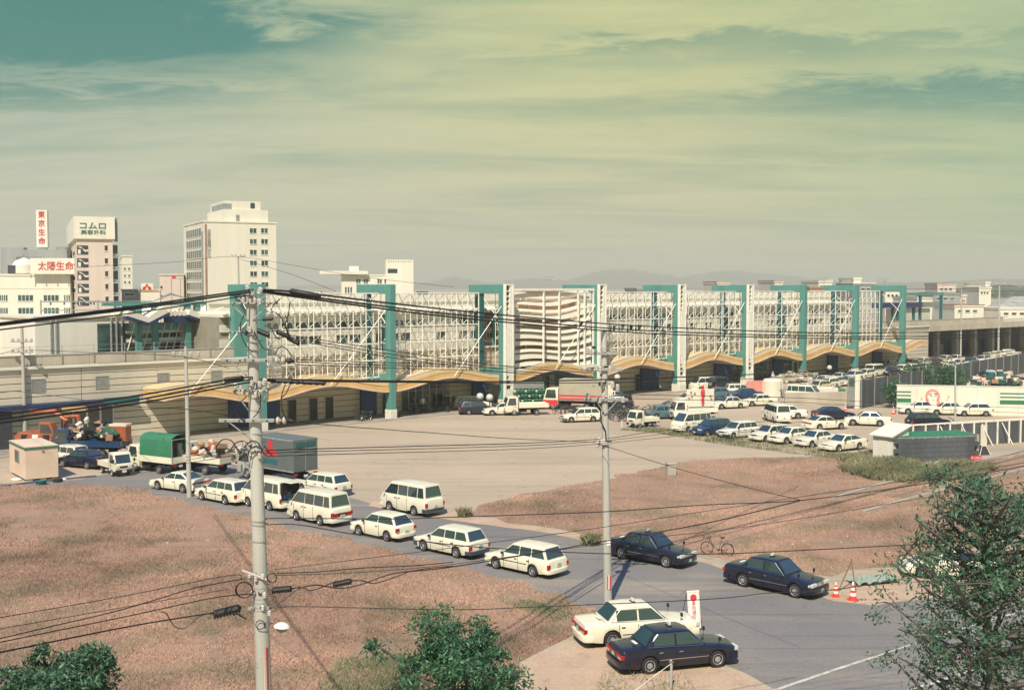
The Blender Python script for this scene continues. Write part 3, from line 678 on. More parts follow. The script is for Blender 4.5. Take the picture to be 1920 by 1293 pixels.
# ---- teal platform frame at the right end
t = thing('platform_canopy', 'teal framed platform shelter with flat navy roof right of the ninth portal', 'canopy', FW(FS(1660, 14), 14), FA)
zc = lambda y: FZ(1720, y, 14); q = lambda x: FS(x, 14)-FS(1660, 14)
MB().bx(q(1658), q(1724), -.5, 3, zc(576), zc(567)).build('navy_roof', M('navy_roof'), t)
for x in (1675, 1684, 1714, 1726, 1765): MB().bx(q(x)-.22, q(x)+.22, 0, .45, 6, zc(552 if x > 1720 else 576)).build('column', M('teal_dark'), t)
MB().bx(q(1700), q(1768), 0, .4, zc(554), zc(549)).build('roof_beam', M('teal'), t)
MB().bx(q(1738), q(1786), 5, 9, 6, zc(580)).build('platform_hut', M('cream'), t); MB().bx(q(1726), q(1800), 4.5, 9.5, zc(578), zc(568)).build('hut_roof', M('louvre_grey'), t)
# ================================================================== vehicles
PROTO = {}
def lerp(a, b, t): return a+(b-a)*t
def interp(pts, x):
    for (x0, z0), (x1, z1) in zip(pts[:-1], pts[1:]):
        if x <= x1: return z0+(z1-z0)*max(0, (x-x0))/max(1e-6, x1-x0)
    return pts[-1][1]
def wheel_set(t, xs, W, r, wd=.17, cap='rim', nx=2):
    def wm():
        Mx = Matrix.Rotation(R(90), 4, 'X'); key = ('w', r, wd, cap)
        if key in PROTO: return PROTO[key]
        ty = MB().lathe([(r*.62, -wd*.42), (r*.93, -wd*.5), (r, -wd*.36), (r, wd*.36), (r*.93, wd*.5), (r*.62, wd*.42)], 20, Mx).mesh('wheel', M('tyre'), smooth=40)
        rm = MB(); rm.lathe([(r*.30, wd*.30), (r*.60, wd*.36), (r*.66, wd*.50), (r*.60, wd*.52), (r*.55, wd*.40), (r*.18, wd*.44), (r*.16, wd*.52)], 20, Mx)
        rim = rm.mesh('rim', M(cap), smooth=35)
        sl = MB()
        for k in range(10):
            a = k*math.pi/5; ca, sa = math.cos(a), math.sin(a)
            sl.box((r*.40*ca, -wd*.425, r*.40*sa), (r*.10, .012, r*.10), 0)
        PROTO[key] = (ty, rim, sl.mesh('hub_slots', M('tyre'))); return PROTO[key]
    ty, rim, sl = wm()
    for x in xs:
        for s in (-1, 1):
            # lathe axis is y: outer face is at -y
            o = link('wheel', ty, t, (x, s*(W/2-wd/2-.02), r), math.pi if s > 0 else 0)
            ri = link('rim', rim, o); tag(link('hub_slots', sl, ri), kind='stuff')
def make_car(key, S):
    """x forward is +x; built nose at +L/2"""
    t = empty(key, (0, 0, -500)); L, W = S['L'], S['W']; hw = W/2; r = S.get('r', .30); X = lambda x: L/2-x      # spec x runs from the nose backwards
    top = S['top']; sill = S.get('sill', .20); ar = r+.055
    st = {0.0, .06, .16, .32, L-.30, L-.14, L-.05, L}
    for p, _ in top: st.add(p)
    for xc in S['ax']:
        for f in (-1, -.93, -.75, -.45, 0, .45, .75, .93, 1): st.add(round(xc+ar*f, 4))
    st |= {S['ax'][0]+ar+.35, (S['ax'][0]+S['ax'][1])/2, S['ax'][1]-ar-.35}
    xs = sorted(x for x in st if 0 <= x <= L); xs = [x for i, x in enumerate(xs) if i == 0 or x-xs[i-1] > .012]
    mb = MB(); n = 0
    for x in xs:
        e = min(x, L-x); w = hw-(.085*(1-min(1, e/.34))**2) - S.get('taper', .02)*abs(x-L/2)/(L/2)
        z0 = sill+(.05 if e < .3 else 0)
        for xc in S['ax']:
            d = abs(x-xc)
            if d < ar: z0 = max(z0, r+math.sqrt(max(0, ar*ar-d*d)))
        z5 = interp(top, x); zm = S.get('mid', .52); zk = max(min(.36, zm-.1), z0+.02); zq = max(zm, zk+.05)
        for y, z in ((w-.05, z0), (w-.012, zk), (w, max(zq, zk+.02)), (w-.012, max(z5-.12, zq+.02)), (w-.045, z5-.035), (w-.10, z5), (w*.5, z5+.022), (0, z5+.03)): mb.v.append((X(x), y, z))
        for y, z in ((w*.5, z5+.022), (w-.10, z5), (w-.045, z5-.035), (w-.012, max(z5-.12, zq+.02)), (w, max(zq, zk+.02)), (w-.012, zk), (w-.05, z0)): mb.v.append((X(x), -y, z))
        n += 1
    for i in range(n-1):
        for j in range(14): mb.face([i*15+j, i*15+j+1, (i+1)*15+j+1, (i+1)*15+j])
    mb.face(list(range(15))); mb.face([(n-1)*15+j for j in reversed(range(15))])
    # cabin
    xa, xb, xc, xd = S['cab']; zr = S['roof']; wb = hw-S.get('wb', .10); wr = hw-S.get('wr', .25); za, zd = interp(top, xa)-.01, interp(top, xd)-.01
    zf = lambda x, h: lerp(interp(top, x)-.01 if xa < x < xd else (za if x <= xa else zd), zr, h)
    bz = min(za, zd)
    cab = MB(); cc = [(xa, za), (xb, zr), (xc, zr), (xd, zd)]
    rw = lambda x: wr-.03*abs(x-(xb+xc)/2)/((xc-xb)/2)
    ring = []
    def add(x, y, z): cab.v.append((X(x), y, z)); return len(cab.v)-1
    nr = 6
    rows = []
    for i in range(nr+1):
        x = lerp(xb, xc, i/nr); cr = .035*(1-(2*i/nr-1)**2)*S.get('crown', 1)
        rows.append([add(x, y*rw(x), zr+cr*(1 if abs(y) < 1 else .55)+(.02 if y == 0 else .012 if abs(y) < 1 else 0)) for y in (-1, -.5, 0, .5, 1)])
    fb = [add(xa+.05, y*wb, za) for y in (-1, -.5, 0, .5, 1)]; rb = [add(xd-.05, y*wb, zd) for y in (-1, -.5, 0, .5, 1)]
    for i in range(nr):
        for j in range(4): cab.face([rows[i][j], rows[i][j+1], rows[i+1][j+1], rows[i+1][j]])
    for j in range(4): cab.face([fb[j], fb[j+1], rows[0][j+1], rows[0][j]]); cab.face([rows[nr][j], rows[nr][j+1], rb[j+1], rb[j]])
    for s, j in ((-1, 0), (1, 4)): cab.face([fb[j]]+[rows[i][j] for i in range(nr+1)]+[rb[j]])
    b0 = len(mb.v); mb.v += cab.v; mb.f += [[b0+i for i in f] for f in cab.f]; mb.m += [0]*len(cab.f)
    body = mb.build('body', M('paint'), t, smooth=32, bevel=.022, seg=2, bang=38)
    MB().box((0, 0, .31), (L-.5, W-.30, .28)).box((X(S['ax'][0]), 0, .48), (ar*1.7, W-.22, .42)).box((X(S['ax'][1]), 0, .48), (ar*1.7, W-.22, .42)).build('underbody', M('underbody'), t)
    # glass: panels a few mm proud of the cabin faces
    def glass(name, P, off=.012, m='glass'):
        P = [Vector(p) for p in P]; nrm = (P[1]-P[0]).cross(P[2]-P[0]).normalized(); c = sum(P, Vector())/len(P)
        if nrm.dot(c-Vector((0, 0, zr*.6))) < 0: nrm = -nrm
        mb = MB(); k = len(P)
        for o in (-.02, off):
            for p in P: mb.v.append(tuple(p+nrm*o))
        mb.face([k+i for i in range(k)])
        for i in range(k): mb.face([i, (i+1) % k, k+(i+1) % k, k+i])
        return mb.build(name, M(m), t)
    def cpt(x0, z0, x1, z1, w0, w1, u, h):      # on a front / rear slope
        return (X(lerp(x0, x1, h)), lerp(w0, w1, h)*u, lerp(z0, z1, h))
    xa0 = xa
    f0, f1 = S.get('fg', (.10, .90)); g0, g1 = S.get('rg', (.12, .88))
    glass('windshield', [cpt(xa+.06, za, xb, zr+.01, wb, rw(xb), u, h) for u, h in ((-.90, f0), (.90, f0), (.86, f1), (-.86, f1))], .035)
    glass('rear_window', [cpt(xd-.05, zd, xc, zr+.01, wb, rw(xc), u, h) for u, h in ((-.88, g0), (.88, g0), (.84, g1), (-.84, g1))], .035)
    def frontx(h): return lerp(xa+.05, xb, (h*(zr-za)+0)/(zr-za))
    def rearx(h): return lerp(xd-.05, xc, h)
    h0, h1 = S.get('sg', (.13, .86))
    divs = S['div']
    for s in (-1, 1):
        for k in range(len(divs)-1):
            a, b = divs[k], divs[k+1]
            fx = (lambda h: frontx(h)+.10) if a is None else (lambda h, a=a: a+.035)
            gx = (lambda h: rearx(h)-.10) if b is None else (lambda h, b=b: b-.035)
            pts = [(fx(h0), h0), (gx(h0), h0), (gx(h1), h1), (fx(h1), h1)]
            glass('side_window', [(X(x), s*lerp(wb, wr, h)*1.0, lerp(interp(top, min(max(x, xa), xd))-.01, zr, h)) for x, h in pts], .014)
    # lamps, bumpers, plates, seams
    bc = S.get('bump', 'paint'); bz0, bz1 = S.get('bz', (.27, .50))
    for nm, x, sg in (('front_bumper', 0, 1), ('rear_bumper', L, -1)):
        q = MB(); xo = L/2*sg
        pts = [(xo+sg*.05, -hw+.16), (xo+sg*.085, -hw*.5), (xo+sg*.09, 0), (xo+sg*.085, hw*.5), (xo+sg*.05, hw-.16), (xo-sg*.04, hw-.03), (xo-sg*.34, hw+.006), (xo-sg*.34, hw-.1), (xo-sg*.1, hw-.3), (xo-sg*.1, -hw+.3), (xo-sg*.34, -hw+.1), (xo-sg*.34, -hw-.006), (xo-sg*.04, -hw+.03)]
        q.prism(pts, bz0, bz1, 'z'); o = q.build(nm, M(bc), t, bevel=.02, seg=2, bang=50, smooth=40)
    zl = S.get('lz', (.55, .68)); zt_ = S.get('tz', (.58, .74)); tw = S.get('tw', .26)
    hl = S.get('hl', .36)
    for s in (-1, 1):
        MB().box((L/2-.045, s*(hw-.10-hl/2), (zl[0]+zl[1])/2), (.13, hl, zl[1]-zl[0])).build('headlight', M('lamp_glass'), t, bevel=.015, seg=1)
        MB().box((L/2-.12, s*(hw-.045), (zl[0]+zl[1])/2), (.09, .05, zl[1]-zl[0]-.05)).build('indicator', M('lamp_glass'), t)
        MB().box((-L/2+.05, s*(hw-.055-tw/2), (zt_[0]+zt_[1])/2), (.14, tw, zt_[1]-zt_[0])).build('taillight', M('tail_red'), t, bevel=.012, seg=1)
        if S.get('rev', True): MB().box((-L/2-.022, s*(hw-.06-tw/2), zt_[0]+.035), (.012, tw*.7, .05)).build('reversing_lamp', M('lamp_glass'), t)
    if S.get('band'): MB().box((-L/2+.02, 0, (zt_[0]+zt_[1])/2), (.07, W-2*tw-.15, zt_[1]-zt_[0]-.02)).build('tail_band', M(S['band']), t)
    if S.get('grille', True): MB().box((L/2-.01, 0, (zl[0]+zl[1])/2), (.05, W-2*hl-.26, zl[1]-zl[0]-.01)).build('grille', M(S.get('grm', 'black_plastic')), t)
    pz = S.get('pz', .60); pm = M(S.get('plate', 'plate_white'))
    for x, z, s in ((L/2+.095, .38, 1), (-L/2-.03 if pz > .52 else -L/2-.1, pz, -1)):
        p = MB().box((x, 0, z), (.015, .33, .165)).build('number_plate', pm, t)
        q = MB()
        for k in range(4): q.box((x+s*.009, -.105+.07*k, z-.02), (.003, .038, .075))
        q.box((x+s*.009, 0, z+.055), (.003, .14, .025)); q.build('plate_digits', M('ink_white' if S.get('plate') else 'ink_green'), p)
    sm = MB()
    for s in (-1, 1):
        for x in S['seam']:
            a = interp(top, x)
            for z0, z1 in ((sill+.04, zq_ := .5), (.5, a-.05)): sm.box((X(x), s*(hw-.006), (z0+z1)/2), (.014, .02, z1-z0))
    for x in S.get('lid', []): sm.box((X(x), 0, interp(top, x)+.022), (.014, W-.34, .012))
    sm.build('panel_seams', M('black_plastic'), t)
    for s in (-1, 1):
        for x in S['hand']: MB().box((X(x), s*(hw+.002), interp(top, x)-.15), (.15, .03, .035)).build('door_handle', M(S.get('hm', 'black_plastic')), t)
        if S.get('trim'): MB().box((X((S['ax'][0]+S['ax'][1])/2), s*(hw+.004), S['trim'][0]), (S['ax'][1]-S['ax'][0]-2*ar-.04, .022, .026)).build('side_moulding', M(S['trim'][1]), t)
        if S.get('fender'):
            mr = MB(); mx = X(S['fender']); z = interp(top, S['fender']); mr.tube((mx, s*(hw-.2), z), (mx+.02, s*(hw-.16), z+.20), .012, 5); mr.lathe([(.03, -.05), (.085, -.02), (.085, .03), (.02, .06)], 10, Matrix.Translation((mx+.02, s*(hw-.16), z+.24)) @ Matrix.Rotation(R(90), 4, 'Y')); mr.build('fender_mirror', M('black_plastic'), t, smooth=40)
        else:
            MB().box((X(xa+.30), s*(hw+.07), za+.09), (.10, .17, .12)).build('door_mirror', M(S.get('mm', 'black_plastic')), t, bevel=.02, seg=1)
    wheel_set(t, [X(x) for x in S['ax']], W, r, S.get('tw_', .17), S.get('cap', 'rim'))
    if S.get('grm') == 'chrome':
        q = MB()
        for s in (-1, 1):
            pts = [(xa+.16, .07), (xb+.03, .90), (xc-.03, .90), (xd-.17, .07)]
            q.path([(X(x), s*(lerp(wb, wr, h)+.016), lerp(lerp(za, zd, (x-xa)/(xd-xa)), zr, h)) for x, h in pts+[pts[0]]], .011, 4, cap=False)
        q.build('window_trim', M('chrome'), t)
    wp = MB()
    for s in (-1, 1): wp.tube(cpt(xa+.06, za, xb, zr, 0, 0, 0, .05), tuple(Vector(cpt(xa+.06, za, xb, zr, wb, wr, s*.45, .12))+Vector((.03, 0, .02))), .008, 4)
    wp.build('wipers', M('black_plastic'), t)
    if S.get('rack'):
        q = MB()
        for s in (-1, 1): q.tube((X(xb+.3), s*(wr-.1), zr+.09), (X(xc-.1), s*(wr-.1), zr+.09), .014, 5)
        q.build('roof_rail', M('black_plastic'), t)
    PROTO[key] = t; return t
make_car('station_wagon', dict(L=4.22, W=1.66, ax=(.78, 3.20), r=.29, top=[(0, .58), (.05, .66), (.35, .74), (1.05, .86), (1.3, .89), (3.6, .91), (4.1, .90), (4.17, .84), (4.22, .62)], cab=(1.02, 1.78, 3.72, 4.10), roof=1.43,
    div=[None, 2.28, 3.05, None], seam=(1.36, 2.28, 3.0), hand=(2.12, 2.92), lid=(1.0,), tz=(.46, .72), tw=.15, pz=.66, trim=(.58, 'black_plastic'), rg=(.10, .90), wr=.23, bz=(.26, .46)))
make_car('compact_hatchback', dict(L=3.85, W=1.62, ax=(.74, 3.05), r=.28, top=[(0, .58), (.05, .66), (.3, .73), (.95, .86), (1.2, .89), (3.3, .91), (3.7, .90), (3.8, .82), (3.85, .62)], cab=(.95, 1.65, 3.25, 3.72), roof=1.38,
    div=[None, 2.25, None], seam=(1.3, 2.45), hand=(2.25,), lid=(.95,), tz=(.56, .80), tw=.20, pz=.56, rg=(.10, .88), bz=(.26, .46)))
make_car('sedan', dict(L=4.40, W=1.68, ax=(.80, 3.32), r=.30, top=[(0, .58), (.06, .66), (.4, .73), (1.15, .85), (1.4, .88), (3.35, .90), (3.5, .92), (4.28, .90), (4.36, .84), (4.40, .62)], cab=(1.12, 1.82, 3.0, 3.58), roof=1.36,
    div=[None, 2.36, None], seam=(1.42, 2.36, 3.02), hand=(2.2, 2.98), lid=(1.12, 3.62), tz=(.62, .78), tw=.40, pz=.50, rg=(.12, .90), wr=.25, bz=(.26, .48), band='tail_red'))
make_car('liftback_sedan', dict(L=4.36, W=1.69, ax=(.85, 3.32), r=.30, taper=.04, top=[(0, .54), (.06, .60), (.5, .68), (1.25, .81), (1.5, .84), (3.3, .88), (3.6, .91), (4.25, .90), (4.32, .84), (4.36, .62)], cab=(1.2, 1.98, 2.95, 3.85), roof=1.29,
    div=[None, 2.45, None], seam=(1.5, 2.62), hand=(2.45,), lid=(1.2, 3.88), tz=(.64, .78), tw=.50, pz=.50, rg=(.10, .92), wr=.27, bz=(.24, .48), lz=(.54, .62), hl=.40, band='tail_red'))
make_car('taxi', dict(L=4.69, W=1.70, ax=(.86, 3.59), r=.315, top=[(0, .60), (.05, .70), (.45, .77), (1.3, .87), (1.5, .90), (3.5, .93), (3.7, .95), (4.58, .92), (4.65, .86), (4.69, .64)], cab=(1.28, 1.95, 3.25, 3.80), roof=1.44,
    div=[None, 2.52, 3.42], seam=(1.55, 2.55, 3.32), hand=(2.36, 3.16), hm='chrome', lid=(1.28, 3.84), lz=(.58, .73), hl=.42, tz=(.60, .76), tw=.42, pz=.66, plate='plate_green', trim=(.50, 'chrome'), rg=(.10, .90), wr=.26, bz=(.28, .50), bump='paint', fender=.75, band='tail_red', grm='chrome', cap='rim'))
def onebox(key, **k):
    S = dict(L=4.25, W=1.66, ax=(.92, 3.15), r=.29, mid=.60, top=[(0, .70), (.04, .86), (.22, 1.02), (.5, 1.08), (4.1, 1.08), (4.2, 1.0), (4.25, .7)], cab=(.24, 1.02, 3.92, 4.16), roof=1.88, wb=.06, wr=.17, crown=1.3,
        div=[None, 1.68, 2.55, 3.42, None], seam=(.72, 1.66, 2.55), hand=(1.5, 1.84), lz=(.60, .76), tz=(.56, .86), tw=.13, pz=.62, rg=(.20, .88), bz=(.28, .50), grille=False, sg=(.10, .82), mm='paint'); S.update(k); return make_car(key, S)
onebox('van')
make_car('four_wheel_drive', dict(L=3.9, W=1.7, ax=(.7, 3.0), r=.36, sill=.34, mid=.62, top=[(0, .8), (.05, .95), (.9, 1.02), (1.1, 1.08), (3.7, 1.1), (3.85, 1.08), (3.9, .8)], cab=(.95, 1.35, 3.6, 3.82), roof=1.85, wb=.08, wr=.16, div=[None, 2.0, 2.9, None], seam=(1.2, 2.1), hand=(1.95,), lz=(.72, .9), tz=(.7, .95), tw=.12, bump='black_plastic', bz=(.45, .62)))
def spare(t):
    w_ = empty('spare_wheel', (-1.95-.12, 0, 1.02), R(90), t); ty, rim, sl = PROTO[('w', .36, .17, 'rim')]; link('tyre', ty, w_, (0, 0, 0), math.pi); link('rim', rim, w_, (0, 0, 0), math.pi)
spare(PROTO['four_wheel_drive'])
def roof_lamp(t, z, m='lamp_glass'):
    o = MB().box((-.15, 0, z+.02), (.14, .34, .04)).build('roof_sign', M('black_plastic'), t); MB().box((-.15, 0, z+.10), (.11, .24, .12)).build('lamp_shade', M(m), o, bevel=.02, seg=1)
roof_lamp(PROTO['taxi'], 1.48)
MB().prism([(-1.02, .9), (-.98, .9), (-1.32, 1.3), (-1.36, 1.3)], -.45, .45).build('rear_shelf_card', M('ink_white'), PROTO['taxi']) if False else None
MB().box((-1.62, -.22, 1.055), (.12, .40, .012), 0).build('window_notice', M('ink_white'), PROTO['taxi'])
def cab_truck(key, L, W, cabl, roofz, bedz, r, ax, kind, bodycol='paint', boxh=2.3, side=.38, chassis='underbody'):
    """cab over trucks: x forward; kind = bed, box, canvas"""
    t = empty(key, (0, 0, -500)); hw = W/2; f = L/2; bl = f-cabl; zf = .38
    # cab shell as one bevelled solid with slanted screen
    prof = [(f-.02, zf), (f, zf+.5), (f-.05, zf+(roofz-zf)*.42), (f-.34, roofz-.05), (f-.5, roofz), (bl+.10, roofz), (bl+.03, roofz-.06), (bl+.03, zf)]
    MB().prism(prof, -hw+.03, hw-.03).build('cab', M('paint'), t, bevel=.05, seg=2, smooth=35)
    z1, z2 = zf+(roofz-zf)*.44, roofz-.16; xx = lambda z: f-.05-.29*(z-(zf+(roofz-zf)*.42))/(roofz-.05-(zf+(roofz-zf)*.42))
    g = MB(); g.prism([(xx(z1)+.012, z1), (xx(z2)+.012, z2), (xx(z2)-.04, z2), (xx(z1)-.04, z1)], -hw+.14, hw-.14).build('windshield', M('glass'), t)
    for s in (-1, 1):
        MB().prism([(xx(z1)-.14, z1), (xx(z2)-.12, z2), (bl+.30, z2), (bl+.24, z1)], s*(hw-.028)-.012, s*(hw-.028)+.012).build('side_window', M('glass'), t)
        MB().box((f-.01, s*(hw-.25), zf+.30), (.05, .24, .20)).build('headlight', M('lamp_glass'), t, bevel=.02, seg=1)
        MB().box((f+.04, s*(hw+.10), z1+.22), (.06, .14, .24)).build('door_mirror', M('black_plastic'), t, bevel=.02, seg=1)
        MB().box((bl+.36, s*(hw-.02), z1-.18), (.14, .03, .035)).build('door_handle', M('black_plastic'), t)
        MB().box(((f-.45+bl+.12)/2, s*(hw-.026), (zf+z1)/2), (.012, .012, z1-zf-.1)).build('door_seam', M('black_plastic'), t)
        MB().box((-L/2+.02, s*(hw-.22), bedz-.16), (.06, .30, .13)).build('taillight', M('tail_red'), t)
    MB().box((f+.03, 0, zf+.02), (.12, W-.10, .22)).build('front_bumper', M('grey_plastic' if kind != 'kei' else 'black_plastic'), t, bevel=.02, seg=1)
    MB().box((f+.005, 0, zf+.34), (.03, W-.8, .12)).build('grille', M('black_plastic'), t)
    MB().box((f+.10, 0, zf+.02), (.012, .33, .165)).build('number_plate', M('plate_white'), t)
    MB().box((-L/2-.01, 0, bedz-.30), (.012, .33, .165)).build('number_plate', M('plate_white'), t)
    MB().box((-.1, .38, bedz-.22), (L-.7, .12, .2)).box((-.1, -.38, bedz-.22), (L-.7, .12, .2)).box((bl-.5, 0, .5), (.9, W-.5, .3)).build('chassis', M(chassis), t)
    x0, x1 = -L/2, bl-.06
    if kind in ('bed', 'kei', 'canvas', 'rail'):
        MB().bx(x0, x1, -hw, hw, bedz-.08, bedz).build('bed_floor', M('dull_paint'), t)
        for s in (-1, 1): MB().bx(x0+.03, x1-.03, s*hw-.03*(s > 0), s*hw+.03*(s < 0), bedz+.001, bedz+side).build('side_board', M('paint'), t)
        MB().bx(x0, x0+.03, -hw+.03, hw-.03, bedz+.001, bedz+side).build('tail_board', M('paint'), t); MB().bx(x1-.03, x1, -hw, hw, bedz+.001, bedz+side+.3).build('head_board', M('paint'), t)
    if kind == 'box':
        MB().bx(x0, x1, -hw, hw, bedz, bedz+boxh).build('cargo_box', M('dull_paint'), t, bevel=.04, seg=1)
        tr = MB()
        for s in (-1, 1):
            for z in (bedz+.04, bedz+boxh-.06): tr.bx(x0-.01, x1, s*hw-.02, s*hw+.02, z-.04, z+.05)
        tr.bx(x0-.02, x0+.01, -.02, .02, bedz+.1, bedz+boxh-.1).bx(x0-.02, x0+.01, -hw, hw, bedz+boxh*.55, bedz+boxh*.57).bx(x0-.02, x0+.01, -hw, hw, bedz+boxh*.69, bedz+boxh*.71); tr.build('box_trim', M('galvanised'), t)
    if kind == 'canvas':
        n = 10; mb = MB(); k = 0
        prof = [(hw-.02, 0), (hw-.02, .72), (hw-.10, .90), (hw*.5, 1.0), (0, 1.03), (-hw*.5, 1.0), (-hw+.10, .90), (-hw+.02, .72), (-hw+.02, 0)]
        for i in range(n+1):
            x = lerp(x0+.02, x1-.05, i/n); sg = -.035 if i % 2 else 0
            for y, h in prof: mb.v.append((x, y*(1+sg*.5), bedz+side+.01+h*(boxh-side)+(sg if h > .5 else 0)))
        for i in range(n):
            for j in range(8): mb.face([i*9+j, i*9+j+1, (i+1)*9+j+1, (i+1)*9+j])
        mb.face([n*9+j for j in range(9)]); mb.build('canvas_cover', M('green_canvas'), t, smooth=50)
        # dark inside, a little way in
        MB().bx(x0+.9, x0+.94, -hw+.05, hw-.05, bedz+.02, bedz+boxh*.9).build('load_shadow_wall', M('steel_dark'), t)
        fr = MB()
        for s in (-1, 1): fr.tube((x0, s*(hw-.05), bedz), (x0, s*(hw-.05), bedz+boxh*.85), .03, 6)
        fr.tube((x0, -hw+.05, bedz+boxh*.86), (x0, hw-.05, bedz+boxh*.86), .03, 6); fr.build('cover_hoop', M('galvanised'), t)
    wheel_set(t, [f-a for a in ax], W, r, .18 if r < .32 else .24)
    PROTO[key] = t; return t
cab_truck('kei_truck', 3.20, 1.40, 1.22, 1.76, .66, .26, (.62, 2.5), 'kei', side=.30)
cab_truck('flatbed_truck', 4.70, 1.70, 1.42, 2.0, .88, .31, (.95, 3.4), 'bed', side=.36)
cab_truck('box_truck', 6.2, 2.1, 1.6, 2.2, .95, .37, (1.1, 4.5), 'box', boxh=2.15)
cab_truck('canopy_truck', 4.9, 1.75, 1.42, 2.0, .90, .33, (.95, 3.5), 'canvas', boxh=1.95)
cab_truck('dropside_truck', 5.6, 2.0, 1.55, 2.15, .95, .36, (1.05, 4.1), 'bed', side=.40)
# ---- placing: label, kind, colour, pixel of the footprint centre, heading in degrees (0 right, 90 away)
WH = (.80, .775, .62); W2 = (.76, .735, .60); W3 = (.80, .79, .70); NAVY = (.010, .016, .042); BLUE = (.015, .05, .13); GREY = (.30, .32, .31); GBL = (.08, .15, .18); BLK = (.007, .009, .026)
MAR = (.16, .015, .04); SILV = (.42, .43, .40); YEL = (.72, .63, .34)
PAINTED = ('body', 'cab', 'cargo_box', 'side_board', 'tail_board', 'head_board', 'bed_floor', 'front_bumper', 'rear_bumper', 'door_mirror')
def put(kind, label, cat, x, y, hd, col, group=None, scale=1, sub=None):
    K = KID; c = copy_tree(PROTO[kind], K); g = G(x, y); c.location = (g.x, g.y, .012); c.rotation_euler = (0, 0, R(hd)+random.uniform(-.02, .02)); scale *= random.uniform(.98, 1.03); c.scale = (scale,)*3
    for ch in allkids(c):
        if ch.name.split('.')[0] in PAINTED: ch.color = (*(sub or {}).get(ch.name.split('.')[0], col), 1)
    c.name = {'station_wagon': 'station_wagon', 'kei_truck': 'small_truck'}.get(kind, kind)
    tag(c, label, cat, group); return c
NEWK = {}
def allkids(o):
    out = []
    for ch in NEWK.get(o, []): out.append(ch); out += allkids(ch)
    return out
def copy_tree(o, K, parent=None):
    c = o.copy(); COL.objects.link(c); c.parent = parent
    if parent: NEWK.setdefault(parent, []).append(c)
    for ch in K.get(o, []): copy_tree(ch, K, c)
    return c
KID = kids()
QG = 'vehicles queueing along the side road'; PG = 'cars parked on the dirt lot'; UG = 'cars on the upper lot behind the dark wall'
